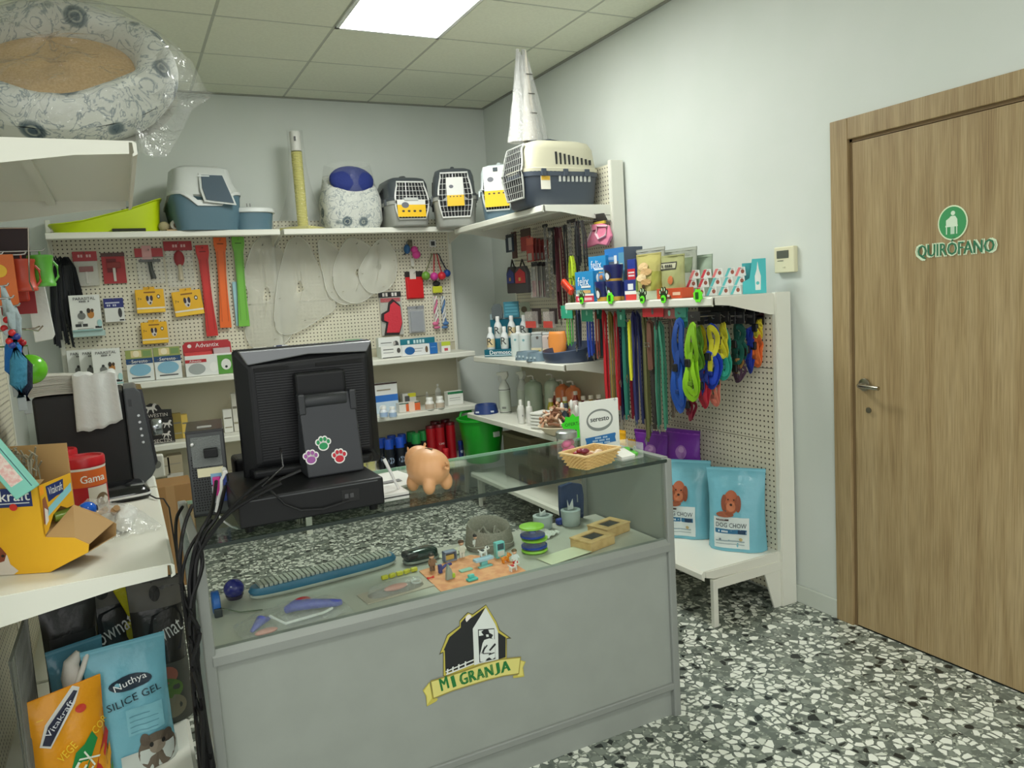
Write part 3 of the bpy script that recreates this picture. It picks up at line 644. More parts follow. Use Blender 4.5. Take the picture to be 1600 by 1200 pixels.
t = carrier('small grey pet carrier with charcoal top and yellow card beside the floral pet bed', (1.865, 5.275, ZT), -.03, .32, .42, .335, (74, 80, 84), (172, 174, 168), (232, 232, 228), hgrid=(.14, .88)); card(t, -.01, .115, .20, .115, -.226, .3)
MB().cbox(-.01, -.226, .175, .10, .014, .02).build('latch', mat((200, 202, 198), .3), t, bevel=.003)
t = carrier('grey pet carrier with charcoal top and tall white and yellow card in the corner', (2.185, 5.10, ZT - .028), -.35, .31, .44, .40, (78, 84, 88), (170, 172, 166), (226, 226, 222), hgrid=(.16, .9)); card(t, 0, .23, .115, .19, -.236, .62)
t = carrier('pale blue pet carrier with large white and yellow card between the corner and beige carriers', (2.33, 4.63, ZT - .028), -.62, .25, .40, .35, (214, 224, 226), (96, 122, 138), (210, 216, 216), hgrid=(.16, .9)); card(t, 0, .20, .155, .25, -.216, .6)
MB().cbox(0, -.219, .305, .03, .006, .024).build('latch', mat((70, 80, 86), .3), t, bevel=.002)
t = carrier('large beige pet carrier with dark grey base and wire door on the tall shelving', (2.335, 3.985, 2.002), RB, .33, .51, .37, (196, 192, 168), (66, 74, 86), (186, 188, 182), style=1, hgrid=(.14, .93))
MB().box(.156, -.16, .09, .160, -.10, .165).build('sticker', mat((232, 228, 214), .5), t); MB().box(.1602, -.158, .14, .1606, -.102, .163).build('sticker_band', mat((222, 178, 60), .5), t)
# tall sheaf of clear plastic cones standing on the beige carrier
t = thing('plastic_cone_sheaf', 'tall pointed sheaf of clear plastic sheets on top of the beige carrier', 'plastic film', (2.22, 4.02, 2.385), 0)
for k in range(5):
    a = k * 1.3; mb = MB()
    mb.grid(lambda u, v: (.012 * k - .04 + (1 - v) * (.085 + .01 * k) * math.cos(u * 4 + a) + .01 * math.sin(u * 25 + v * 6), (1 - v) * .06 * math.sin(u * 4 + a) + .004 * math.sin(u * 31), v * (.52 - .015 * (k % 3))), 16, 8)
    mb.build('plastic_sheet', film((240, 240, 238), .2, .12, 1.0, 40), t, smooth=True)
MB().at(.01, .0, .01).lathe([(.045, 0), (.004, .51)], 14).build('paper_core', mat((228, 220, 208), .6), t, smooth=True)
for z in (.16, .27, .38): MB().cbox(.022 - z * .01, -.052 + z * .09, z, .045, .002, .005).build('print_band', mat((60, 56, 50), .5), t)
MB().cbox(.10, .0, -.006, .24, .14, .012).build('base_card', mat((70, 74, 80), .5), t, bevel=.004)

# ================================================================ HANGING ON THE BACK PEGBOARD
YP = BPY - .012
def comb(w, h, t):
    MB().cbox(0, -.006, h * .68, w * .6, .008, h * .22).build('brush_head', mat((150, 52, 50), .5), t, bevel=.002)
    MB().cbox(0, -.006, h * .33, w * .12, .008, h * .5).build('handle', mat((214, 210, 202), .4), t, bevel=.002)
def comb2(w, h, t):
    MB().cbox(0, -.006, h * .86, w * .8, .008, h * .1).build('brush_head', mat((62, 64, 62), .5), t, bevel=.002)
    MB().tube([(0, -.006, h * .82), (.004, -.008, h * .5), (.014, -.006, h * .2)], [w * .08, w * .09, w * .11], 8).build('handle', mat((72, 76, 72), .4), t, smooth=True)
def brush(w, h, t):
    MB().at(0, -.008, h * .78).ball(w * .2, 1, .35, 1.6).build('brush_head', mat((160, 50, 56), .5), t, smooth=True)
    MB().tube([(0, -.008, h * .62), (0, -.008, h * .2)], [w * .07, w * .1], 8).build('handle', mat((206, 196, 170), .4), t, smooth=True)
pack('grooming_tool_pack', 'clear pack with red header holding a small slicker brush', 'grooming tool', ('y', YP), (116, 393, 153, 447), (205, 203, 190), (178, 54, 62), .28, comb, clear=True, texts=[('BRUSH', .5, .87, .6, (225, 180, 180))])
pack('grooming_tool_pack', 'solid red card pack holding a grooming comb', 'grooming tool', ('y', YP), (160, 395, 196, 443), (176, 52, 56), (90, 60, 56), .12, comb, texts=[('COMB', .5, .58, .6, (120, 30, 34))])
pack('grooming_tool_pack', 'clear pack with red header holding a grey undercoat rake', 'grooming tool', ('y', YP), (213, 388, 256, 444), None, (186, 62, 68), .24, comb2, clear=True, texts=[('RAKE', .5, .88, .5, (225, 170, 170))])
pack('grooming_tool_pack', 'tall clear pack with red header holding a round red brush', 'grooming tool', ('y', YP), (259, 377, 302, 449), None, (170, 44, 52), .2, brush, clear=True, texts=[('BRUSH', .55, .9, .5, (225, 180, 180))])
pts = onY(98, 396, YP - .03)
t = thing('black_lead_bundle', 'bundle of black leads hanging at the far end of the back pegboard', 'lead', (pts.x - .02, YP, 0), 0)
for k in range(14):
    x = -.08 + k * .012; r = random.Random(k); zt = 1.90 + .02 * r.random(); zb = 1.48 - .12 * r.random() + .08 * (k > 9)
    MB().tube([(x, -.03 - .02 * r.random(), zb), (x * .8 - .01, -.05, zb + .2), (x * .7, -.06, zt - .05), (x * .5 + .01, -.06, zt), (x * .6 + .03, -.05, zt - .06), (x + .03, -.02, zb + .1)], .008, 6, flat=.5).build('strap', mat((22 + 2 * (k % 4), 25 + 2 * (k % 4), 30 + 2 * (k % 3)), .7), t, smooth=True)
hook(t, 0, 1.89, .08)
def plank(label, rect, top, col, group='coloured plastic bands on the back pegboard'):
    """long flat plastic band, wider at both ends, hung at a slight tilt"""
    (xa, ya, xb, yb), Y = rect, YP - .02
    p0, p1 = onY(xa, ya, Y), onY(xb, yb, Y); L_ = (p1 - p0).length
    t = thing('throwing_band', label, 'dog toy', (p0.x, Y, p0.z), 0, group, ry=math.atan2(p0.x - p1.x, p0.z - p1.z))
    prof = [(.040, 0), (.040, -.05), (.030, -.10), (.026, -.25), (.027, -L_ * .6), (.030, -L_ * .75), (.036, -L_ * .93), (.036, -L_)]
    MB().prism([(-a, z) for a, z in prof] + [(a, z) for a, z in reversed(prof)], -.004, .004, 'y').build('band_body', mat(col, .45), t, bevel=.0015)
    MB().box(-.02, -.006, -.045, .02, -.0042, -.04).build('slot', mat(tuple(int(c * .5) for c in col), .6), t)
    for s in (-1, 1): MB().box(s * .020 - .002, -.0065, -L_ * .93, s * .020 + .002, -.004, -.09).build('rib', mat(tuple(int(c * .88) for c in col), .45), t)
    hook(t, 0, -.02, .02)
plank('red plastic throwing band, the one hung nearest the brush packs', (315, 383, 332, 525), 0, (206, 44, 38))
plank('orange plastic throwing band between the red and green ones', (343, 371, 353, 512), 0, (240, 108, 30))
plank('green plastic throwing band beside the clear cones', (371, 370, 382, 510), 0, (118, 190, 66))
c, w_, zb, h_ = rectY(366, 440, 380, 509, YP - .008)
MBx = thing('pale_blue_card_strip', 'thin pale blue strip hanging behind the green throwing band', 'dog toy', (c, YP - .003, zb), 0)
MB().box(-w_ / 2, -.003, 0, w_ / 2, 0, h_).build('strip', mat((160, 204, 214), .5), MBx)
for rect, lab, tilt in (((212, 452, 257, 489), 'yellow harness pack with dog photo, upper of the two stacked ones', 0), ((272, 454, 318, 493), 'yellow harness pack with dog photo beside the red band, hung crooked', -.08), ((221, 503, 262, 537), 'yellow harness pack with dog photo just above the blue collar boxes', 0)):
    c, w_, zb, h_ = rectY(*rect, YP - .01)
    t = thing('yellow_treat_pack', lab, 'pet food', (c, YP - .012, zb), 0, 'yellow packs on the back pegboard', ry=tilt)
    MB().box(-w_ / 2, -.014, 0, w_ / 2, 0, h_).build('pack_body', mat((238, 182, 24), .4), t, bevel=.005)
    MB().box(-w_ * .2, -.006, h_, w_ * .2, 0, h_ * 1.1).build('hang_tab', mat((226, 172, 20), .4), t)
    patch(t, -w_ * .49, h_ * .17, w_ * .49, h_ * .24, (238, 230, 210), -.0146)
    patch(t, -w_ * .49, h_ * .02, w_ * .49, h_ * .15, (250, 204, 60), -.0146)
    lettering('7+', (70, 44, 20), t, -w_ * .36, h_ * .6, w=w_ * .14, y=-.0148)
    disc(t, -w_ * .02, h_ * .52, w_ * .10, h_ * .18, (214, 208, 204), -.0148); disc(t, -w_ * .09, h_ * .62, w_ * .05, h_ * .12, (50, 40, 60), -.0152); disc(t, w_ * .05, h_ * .62, w_ * .05, h_ * .12, (60, 44, 50), -.0152); disc(t, 0, h_ * .42, w_ * .03, h_ * .05, (30, 26, 30), -.0156)
    disc(t, w_ * .3, h_ * .68, w_ * .06, h_ * .09, (60, 40, 24), -.0148); disc(t, w_ * .3, h_ * .68, w_ * .035, h_ * .05, (240, 238, 230), -.0152)
    patch(t, -w_ * .2, h_ * .84, w_ * .2, h_ * .9, (150, 100, 20), -.0148)
    hook(t, 0, h_ * 1.04, .03)
# Parasital boxes and the small navy and white pack
def parasital(label, loc, rz=0, w=.155, h=.215, d=.07, side=True):
    t = carton('cosmetic_box', label, 'box', loc, rz, w, d, h, (232, 234, 228), [(.0, 0, 1, .04, (150, 190, 190)), (.12, .12, .32, .2, (50, 52, 54)), (.36, .12, .52, .2, (60, 60, 60)), (.76, .06, .97, .12, (34, 36, 38)), (.18, .055, .7, .065, (60, 60, 60))],
               [('PARASITAL', .5, .9, .72, (40, 42, 44)), ('COLLAR', .5, .82, .34, (110, 110, 110)), ('100', .3, .24, .16, (70, 70, 70))], 'white Parasital boxes',
               discs=[(.36, .42, .13, .10, (120, 122, 118)), (.36, .53, .05, .04, (60, 62, 62)), (.66, .46, .11, .12, (190, 128, 58)), (.60, .56, .06, .07, (52, 44, 38)), (.72, .56, .05, .05, (80, 62, 44)), (.92, .2, .08, .1, (170, 210, 210))])
    lettering('PARASITAL', (60, 62, 64), t, 0, 0, w=.001) if False else None
    s = MB().box(-w / 2 - .0006, -d * .35, h * .1, -w / 2 - .0002, d * .35, h * .16).build('side_print', mat((60, 62, 64), .5), t)
    MB().box(-w / 2 - .0006, -d * .2, h * .5, -w / 2 - .0002, d * .25, h * .72).build('side_print', mat((110, 104, 98), .5), t)
    return t
c, w_, zb, h_ = rectY(110, 461, 158, 517, YP - .05)
pb = parasital('white Parasital box with dog print hanging above the others', (c, YP - .045, zb), .0, w_, h_)
hook(pb, 0, h_ * .5, .0)
MB().box(-w_ / 2, -.02, -.035, w_ / 2 + .01, .035, -.001).build('shelf_tray', mat((176, 204, 200), .4), pb)
for (x0, x1, lab, yy) in ((144, 189, 'white Parasital box with dog print standing on the shelf, the front one', 5.245), (124, 168, 'white Parasital box standing behind the front one on the shelf', 5.33), (105, 150, 'white Parasital box at the far end of the shelf behind the newspapers', 5.42)):
    c, w_, zb, h_ = rectY(x0, 531, x1, 596, yy - .03)
    parasital(lab, (c, yy, 1.131), 0, w_, .215)
c, w_, zb, h_ = rectY(163, 466, 194, 503, YP - .01)
t = carton('small_pack', 'small navy and white pack with black dog print on the pegboard', 'box', (c, YP - .012, zb), 0, w_, .02, h_, (226, 228, 222), [(0, .6, 1, 1, (40, 48, 120)), (.08, .78, .8, .84, (190, 195, 215)), (.72, .04, .95, .1, (40, 40, 44))], [('SPRAY', .4, .7, .5, (200, 205, 225))], discs=[(.78, .38, .1, .2, (60, 60, 62))])
hook(t, 0, h_ * .93, .02)
# clear cones (Elizabethan collars) hung flat, overlapping
CONE = film((226, 226, 214), .46, .12, .6, 9, ior=1.35)
def blob(pts, n=44):
    """smooth closed outline through pixel points on the pegboard, as local offsets"""
    out = []
    m = len(pts)
    for i in range(m):
        p0, p1, p2, p3 = pts[i - 1], pts[i], pts[(i + 1) % m], pts[(i + 2) % m]
        for q in range(6):
            t_ = q / 6; out.append(tuple(.5 * ((2 * p1[j]) + (-p0[j] + p2[j]) * t_ + (2 * p0[j] - 5 * p1[j] + 4 * p2[j] - p3[j]) * t_ ** 2 + (-p0[j] + 3 * p1[j] - 3 * p2[j] + p3[j]) * t_ ** 3) for j in (0, 1)))
    return out
for k, (pts_, lab) in enumerate((
    ([(398, 378), (424, 372), (446, 405), (460, 450), (462, 510), (432, 545), (392, 540), (382, 500), (388, 460), (381, 430)], 'largest translucent cone collar, hung beside the green band'),
    ([(452, 376), (476, 374), (500, 420), (525, 475), (500, 498), (455, 522), (430, 510), (432, 450), (440, 410)], 'second translucent cone collar from the green band, hung low'),
    ([(497, 378), (520, 382), (545, 420), (562, 440), (565, 462), (540, 476), (515, 462), (505, 430)], 'middle translucent cone collar with a bright lower rim'),
    ([(540, 376), (565, 376), (590, 400), (600, 436), (580, 462), (556, 474), (530, 462), (520, 425)], 'shiny translucent cone collar under the bagged pet bed'),
    ([(590, 376), (606, 376), (620, 405), (616, 438), (600, 455), (576, 456), (560, 430), (572, 400)], 'smallest translucent cone collar nearest the pet carriers'))):
    Yc = YP - .014 - .016 * k; q_ = [onY(a_, b_, Yc) for a_, b_ in pts_]; cx = sum(p.x for p in q_) / len(q_); cz = q_[0].z - .02
    t = thing('cone_collar', lab, 'cone collar', (cx, Yc, cz), 0, 'translucent cone collars on the back pegboard')
    o_ = blob([(p.x - cx, p.z - cz) for p in q_]); n_ = len(o_); mz = sum(p[1] for p in o_) / n_
    def C(u, v): p = o_[int(round(u * n_)) % n_]; s_ = .12 + .88 * v; return (p[0] * s_, -.008 * math.sin(PI * v) * (1 + math.sin(u * 12 + k)), mz + (p[1] - mz) * s_)
    mb = MB(); mb.grid(C, n_, 5, closeu=True); mb.build('plastic_cone', CONE, t, smooth=True)
    MB().tube([(p[0], -.001, p[1]) for p in o_], .0022, 5, closed=True).build('rim', film((238, 238, 230), .6, .2, 0), t, smooth=True)
    MB().tube([(0, -.008, -.03), (.02 * (k % 2), -.012, mz), (-.03, -.006, 1.6 * mz)], .0016, 4).build('fold_edge', mat((176, 174, 158), .4), t)
    for q in (.25, .5, .75): p = o_[int(n_ * q)]; MB().cbox(p[0] * .82, -.012, mz + (p[1] - mz) * .82, .012, .0015, .004).build('slot', mat((130, 128, 112), .5), t)
    hook(t, 0, -.004, .03)
# right end of the back pegboard: balls, gloves, packs, rope toys
def ballrope(label, base, balls, group=None):
    p = onY(*base, YP - .03); t = thing('rope_ball_toy', label, 'dog toy', (p.x, YP - .01, p.z), 0, group)
    for (bx, by, col, rc, rad) in balls:
        q = onY(bx, by, YP - .04); dx, dz = q.x - p.x, q.z - p.z
        b = MB().at(dx, -.035, dz).ball(rad).build('ball', mat(col, .4), t, smooth=True)
        MB().tube([(dx, -.035, dz + rad * .9), (dx * .6, -.03, dz * .5), (dx * .15 + .004, -.02, -.004), (dx * .1, -.012, .004)], .0045, 6).build('rope', mat(rc, .8), t, smooth=True)
    hook(t, 0, .0, .03)
ballrope('green ball on a cord, one of four hung over the yellow toy', (676, 397), [(665, 431, (110, 158, 60), (120, 124, 86), .033)], 'balls on cords at the end of the back pegboard')
ballrope('magenta ball on a red cord hung over the yellow toy', (678, 397), [(678, 432, (206, 60, 150), (190, 50, 60), .031)], 'balls on cords at the end of the back pegboard')
ballrope('red ball on a red cord hung over the yellow toy', (681, 397), [(690, 431, (226, 48, 62), (190, 50, 60), .031)], 'balls on cords at the end of the back pegboard')
ballrope('blue ball on a dark cord, hung nearest the room corner', (683, 397), [(698, 427, (34, 76, 160), (50, 52, 66), .028)], 'balls on cords at the end of the back pegboard')
p = onY(640, 378, YP)
t = thing('barbell_toy', 'pink ball toy hanging beside a blue one near the top of the pegboard', 'dog toy', (p.x, YP, p.z), 0)
MB().at(.022, -.03, -.06).ball(.027).at(.034, -.03, -.095).ball(.032).build('toy_body', mat((226, 72, 160), .4), t, smooth=True)
MB().box(-.004, -.006, -.18, .02, -.004, -.12).build('tag', mat((220, 220, 210), .5), t); MB().cbox(0, -.01, -.01, .03, .01, .05).build('hang_tag', mat((110, 104, 84), .5), t); hook(t, 0, 0, .04)
t = thing('ball_toy', 'small blue toy hanging beside the pink barbell toy', 'dog toy', (p.x - .035, YP, p.z), 0)
MB().at(0, -.03, -.055).ball(.027, .9, 1, 1.3).build('toy_body', mat((40, 98, 150), .4), t, smooth=True); MB().tube([(0, -.03, -.02), (.01, -.01, 0)], .003, 5).build('cord', mat((60, 90, 110), .7), t); MB().tube([(-.01, -.03, -.08), (-.03, -.03, -.095)], .004, 5).build('tail', mat((30, 50, 80), .7), t); hook(t, .01, 0, .02)
pack('pegboard_label', 'small black and white square code tag on the pegboard', 'label', ('y', YP), (671, 375, 681, 386), (225, 226, 222), None, 0, prints=[(.2, .2, .8, .8, (60, 62, 66))], hk=.01)
pack('red_pack', 'red boxed pack with black header beside the green ball', 'retail pack', ('y', YP), (634, 424, 661, 467), (206, 38, 42), (44, 36, 36), .2, lambda w, h, t: MB().box(-w * .46, -.02, h * .04, w * .46, -.003, h * .9).build('inner_box', mat((214, 36, 40), .3), t, bevel=.004), texts=[('PET', .5, .9, .5, (220, 215, 205))])
def mitt(w, h, t):
    sh = [(-.45, .02), (.30, .0), (.5, .3), (.46, .78), (.1, .95), (-.12, .86), (-.2, .66), (-.52, .58), (-.55, .40), (-.3, .34)]
    MB().prism([(a * w * .9, b * h) for a, b in sh], -.022, -.004, 'y').build('mitt_body', mat((52, 44, 46), .8), t, bevel=.004)
    MB().prism([(a * w * .78 + .006, b * h * .86 + h * .06) for a, b in sh], -.028, -.0225, 'y').build('bristle_pad', mat((214, 54, 70), .7, bump=.5), t, bevel=.003)
pack('grooming_mitt', 'pink and black pet grooming mitt hanging under its black header card', 'grooming tool', ('y', YP), (594, 456, 628, 524), (198, 196, 184), (40, 38, 40), .12, mitt, clear=True, prints=[(.05, .77, .95, .86, (196, 52, 66))], texts=[('GROOM', .5, .94, .7, (230, 225, 220))])
pack('clear_pack', 'grey clear plastic pack beside the grooming mitt', 'retail pack', ('y', YP), (638, 478, 663, 520), (186, 188, 190), (150, 152, 156), .1, lambda w, h, t: MB().box(-w * .4, -.018, h * .06, w * .4, -.004, h * .9).build('inner_tray', mat((160, 164, 172), .4), t, bevel=.003), clear=True, thick=.02)
t = thing('rope_chew_toy', 'yellow and black toy block hanging below the coloured balls', 'dog toy', (onY(680, 437, YP).x, YP, onY(680, 437, YP).z), 0)
MB().box(-.035, -.035, -.10, .04, -.012, -.05).build('toy_body', mat((204, 208, 50), .6), t, bevel=.005); MB().at(0, -.02, -.03).ball(.026, 1.2, .5, .8).build('knot', mat((36, 34, 36), .8), t, smooth=True); MB().tube([(0, -.02, -.02), (0, -.01, 0)], .004).build('cord', mat((40, 40, 40), .8), t); hook(t, 0, 0, .02)
for k, (px_, c1, c2) in enumerate(((678, (226, 120, 160), (232, 228, 222)), (690, (90, 130, 180), (226, 226, 222)))):
    p = onY(px_, 463, YP); t = thing('cotton_rope_toy', ['pink and white knotted rope toy under the yellow toy block', 'blue and white knotted rope toy next to the pink one'][k], 'dog toy', (p.x, YP, p.z), 0, 'knotted rope toys')
    for q in range(3): MB().tube([(.012 * math.sin(j * .9 + q * 2.1), -.02 + .01 * math.cos(j * .9 + q * 2.1), -.02 * j) for j in range(11)], .007, 6).build('strand', mat(c2 if q else c1, .9), t, smooth=True)
    MB().at(-.01 + .02 * k, -.02, -.205).ball(.02, 1.3, .8, .8).build('knot', mat(c1, .9), t, smooth=True); MB().at(0, -.02, -.235).ball(.018, 1.5, .8, .6).build('tassel', mat(c1, .9, bump=.8), t, smooth=True); hook(t, 0, 0, .02)

# ================================================================ STANDING ON THE BACK SHELVES
def shelfbox(name, label, cat, rect, Y, z, col, d=.06, rz=0, **kw):
    """box standing on a back shelf, its face at Y"""
    c, w, zb, h = rectY(*rect, Y); return carton(name, label, cat, (c, Y + d / 2, z), rz, w, d, kw.pop('h', h), col, **kw)
Z2, Z3, Z4 = 1.1315, .7365, .3415
for x0, lab in ((197, 'white Seresto collar box with puppy picture, next to the Parasital boxes'), (241, 'white Seresto collar box with puppy picture, next to the Advantix display')):
    t = shelfbox('collar_box', lab, 'box', (x0, 541, x0 + 42, 591), 5.22, Z2, (224, 228, 224), .07, prints=[(.0, .55, 1, .72, (30, 72, 120)), (0, .72, 1, 1, (150, 160, 90)), (.2, .76, .6, .97, (222, 204, 150)), (.65, .78, .95, .95, (120, 150, 90)), (.15, .1, .85, .14, (90, 90, 92))], texts=[('Seresto', .5, .635, .6, (235, 238, 240))], discs=[(.5, .36, .40, .19, (130, 180, 205)), (.4, .87, .12, .1, (240, 228, 196))], group='Seresto collar boxes')
    patch(t, -.06, .12, .06, .125, (110, 112, 110), -.0385)
t = thing('counter_display_box', 'red and white Advantix display box with a round window', 'box', (onY(327, 560, 5.22).x, 5.25, Z2), 0)
w_ = .29
MB().box(-w_ / 2, -.05, 0, w_ / 2, .05, .13).build('tray', mat((226, 228, 224), .4), t, bevel=.002)
MB().prism([(-w_ / 2, .13), (w_ / 2, .13), (w_ / 2, .195), (w_ / 2 - .02, .215), (-w_ / 2 + .02, .215), (-w_ / 2, .195)], .03, .045, 'y').build('back_card', mat((178, 40, 46), .4), t, bevel=.002)
lettering('Advantix', (238, 238, 236), t, .0, .19, w=.14, y=.029); disc(t, -.105, .188, .012, .012, (230, 225, 222), .029)
MB().box(-.14, -.04, .13, .02, .02, .15).build('inner_pack', mat((205, 60, 60), .4), t); MB().box(.03, -.03, .13, .13, .02, .165).build('inner_pack', mat((196, 176, 178), .4), t)
patch(t, -w_ / 2, .085, -.02, .105, (178, 40, 46), -.0512); lettering('Advantix', (240, 238, 236), t, -.085, .095, w=.07, y=-.052)
disc(t, -.08, .045, .05, .035, (158, 164, 162), -.0515); patch(t, .045, .0, .145, .12, (86, 150, 56), -.0512); disc(t, .095, .06, .03, .035, (226, 226, 220), -.052); disc(t, .02, .05, .025, .03, (236, 236, 232), -.0516); disc(t, .095, .045, .008, .008, (30, 30, 30), -.0524)
G2 = 'small medicine boxes on the second back shelf'
shelfbox('medicine_box', 'small white medicine box with yellow band above the black monitor', 'box', (395, 527, 417, 560), 5.38, Z2, (226, 226, 216), .05, prints=[(0, .55, 1, .62, (200, 190, 60)), (.1, .3, .9, .34, (120, 120, 116))], discs=[(.75, .2, .15, .12, (150, 110, 70))], texts=[('VET', .4, .75, .5, (90, 90, 100))], group=G2)
shelfbox('medicine_box', 'white medicine box with navy lettering above the black monitor', 'box', (428, 524, 450, 557), 5.38, Z2, (222, 226, 228), .05, prints=[(0, .62, 1, .68, (40, 56, 110)), (.1, .3, .7, .34, (110, 120, 140))], discs=[(.8, .45, .1, .1, (70, 80, 110))], texts=[('MED', .45, .8, .6, (50, 60, 110))], group=G2)
shelfbox('medicine_box', 'pale green flat medicine box above the monitor corner', 'box', (516, 527, 543, 556), 5.38, Z2, (196, 214, 176), .06, prints=[(.1, .62, .7, .68, (90, 120, 80))], texts=[('Comfort', .5, .72, .7, (80, 110, 70))], group=G2)
shelfbox('medicine_box', 'bright green and blue medicine box above the monitor corner', 'box', (543, 523, 567, 554), 5.38, Z2, (30, 150, 74), .06, prints=[(.86, 0, 1, 1, (40, 100, 170))], texts=[('GREEN', .42, .7, .6, (210, 235, 215))], group=G2)
shelfbox('medicine_box', 'tall white medicine box with cow print standing behind a lower one', 'box', (592, 529, 626, 560), 5.30, Z2, (226, 228, 224), .06, prints=[(.1, .7, .6, .74, (110, 112, 110)), (.1, .5, .5, .53, (140, 140, 140))], discs=[(.8, .6, .12, .2, (70, 70, 70)), (.72, .68, .06, .1, (180, 175, 170))], group=G2)
shelfbox('medicine_box', 'white flat box with cow print lying at the shelf front', 'box', (596, 545, 628, 563), 5.19, Z2, (232, 233, 228), .08, prints=[(.1, .7, .6, .78, (110, 112, 110)), (.1, .45, .6, .5, (140, 140, 140)), (.05, .02, .95, .08, (70, 70, 70))], discs=[(.85, .6, .09, .22, (80, 76, 74))], group=G2)
shelfbox('medicine_box', 'teal topped long white medicine box near the shelf end', 'box', (626, 531, 680, 556), 5.32, Z2, (220, 228, 228), .06, prints=[(0, .6, 1, 1, (24, 122, 140))], texts=[('TABLETS', .5, .8, .6, (210, 235, 235))], group=G2)
shelfbox('medicine_box', 'white box with a blue oval in front of the teal one', 'box', (628, 543, 672, 560), 5.20, Z2, (230, 232, 232), .07, prints=[(.45, .6, .75, .65, (120, 125, 130)), (.45, .35, .7, .4, (150, 150, 150))], discs=[(.28, .48, .18, .36, (30, 96, 160)), (.88, .5, .05, .3, (110, 90, 70))], group=G2)
shelfbox('medicine_box', 'small solid blue box near the end of the second shelf', 'box', (671, 540, 684, 557), 5.22, Z2, (34, 110, 184), .05, prints=[(.2, .6, .8, .66, (120, 170, 220))], group=G2)
shelfbox('medicine_box', 'tiny white and lime box at the end of the second shelf', 'box', (690, 536, 704, 553), 5.23, Z2, (232, 232, 224), .04, prints=[(0, .62, 1, 1, (190, 206, 60)), (.3, .15, .7, .4, (190, 80, 90))], group=G2)
# third shelf, right of the monitor
G3 = 'small boxes and jars on the third back shelf'
shelfbox('medicine_box', 'white and blue medicine box, upper of the stack beside the monitor', 'box', (586, 600, 622, 647), 5.28, Z3, (234, 236, 234), .07, prints=[(0, .0, 1, .38, (198, 216, 230)), (0, .38, 1, .60, (44, 112, 196)), (.0, .95, 1, 1, (70, 50, 50)), (.1, .75, .7, .79, (150, 140, 120))], discs=[(.3, .2, .15, .08, (235, 240, 240))], group=G3)
for k, xx in enumerate((600, 614)):
    p = onZ(xx, 652, Z3); bottle('medicine_jar', ['small white jar in front of the blue and white box, near the monitor', 'small white jar in front of the blue and white box, farther from the monitor'][k], 'jar', (p.x, p.y, Z3), .028, .075, (224, 230, 236), .018, (235, 236, 232), G3, labcol=(170, 196, 226), shoulder=.7, neck=.6)
shelfbox('medicine_box', 'grey white box with lime corner, standing up', 'box', (629, 609, 650, 632), 5.33, Z3, (214, 214, 206), .05, h=.115, prints=[(.4, .75, 1, 1, (210, 206, 50)), (.15, .4, .7, .44, (130, 130, 126))], texts=[('DERM', .4, .6, .5, (90, 90, 90))], group=G3)
shelfbox('medicine_box', 'flat white and orange box with dark green top', 'box', (624, 633, 657, 647), 5.20, Z3, (226, 222, 214), .07, prints=[(.32, .05, 1, .88, (226, 104, 50)), (0, .9, 1, 1, (30, 90, 74))], texts=[('SPOT', .65, .5, .4, (245, 215, 195))], group=G3)
for k, (xx, yy, z, lab) in enumerate(((672, 640, 0, 'white pill jar with brown label, front row'), (688, 638, 0, 'white pill jar with brown label, nearest the white and green box'), (666, 630, 0, 'white pill jar, lower of the back stack'), (684, 628, 0, 'white pill jar in the back row beside the stack'))):
    p = onZ(xx, yy, Z3); bottle('pill_jar', lab, 'jar', (p.x, p.y, Z3 + .0), .032, .09 + .055 * (k > 1), (232, 232, 226), .022, (238, 238, 232), G3, labcol=(206, 190, 170) if k < 2 else (212, 210, 204), shoulder=.72, neck=.66)
shelfbox('medicine_box', 'white box with dark green lid band at the shelf end by the corner', 'box', (700, 613, 724, 634), 5.24, Z3, (232, 233, 226), .07, prints=[(0, .82, 1, 1, (40, 120, 76)), (.1, .5, .8, .54, (150, 150, 146)), (.1, .35, .8, .38, (170, 170, 166))], group=G3)
# third shelf, left: black horse boxes
def horse(t, x, z, s, y=-.0365):
    pts = [(-.5, .1), (-.42, .28), (-.2, .2), (.1, .2), (.2, .42), (.34, .5), (.44, .42), (.5, .3), (.38, .3), (.32, .1), (.5, -.15), (.42, -.22), (.26, -.05), (.2, -.08), (.22, -.4), (.14, -.4), (.06, -.06), (-.14, -.06), (-.3, -.36), (-.4, -.36), (-.28, -.06), (-.3, .06), (-.42, .1), (-.5, -.1)]
    shape(t, [(x + a * s, z + b * s) for a, b in pts], (214, 210, 204), y)
t = thing('horse_care_box', 'black display box with white running horses behind the computer tower', 'box', (onY(247, 660, 5.2).x, 5.23, Z3), 0)
MB().box(-.09, -.035, 0, .085, .035, .155).build('box_body', mat((30, 29, 28), .4), t, bevel=.002)
MB().prism([(-.09, .155), (.085, .155), (.085, .20), (.03, .205), (.015, .235), (-.03, .25), (-.065, .235), (-.085, .20)], .02, .034, 'y').build('back_card', mat((32, 30, 28), .4), t)
horse(t, -.03, .215, .07, .0192); horse(t, .05, .115, .055); horse(t, .04, .05, .05)
lettering('TWESTIN', (206, 200, 190), t, -.005, .172, w=.13, y=.0192); lettering('INSECTIN', (206, 200, 190), t, .0, .018, w=.13, y=-.0365)
patch(t, -.085, .004, .08, .007, (200, 196, 188), -.0365)
can('metal_tin', 'small shiny silver tin beside the black horse box', 'tin', (onY(232, 675, 5.17).x - .005, 5.17, Z3), .022, .075, (165, 170, 172), (190, 192, 192), .01)
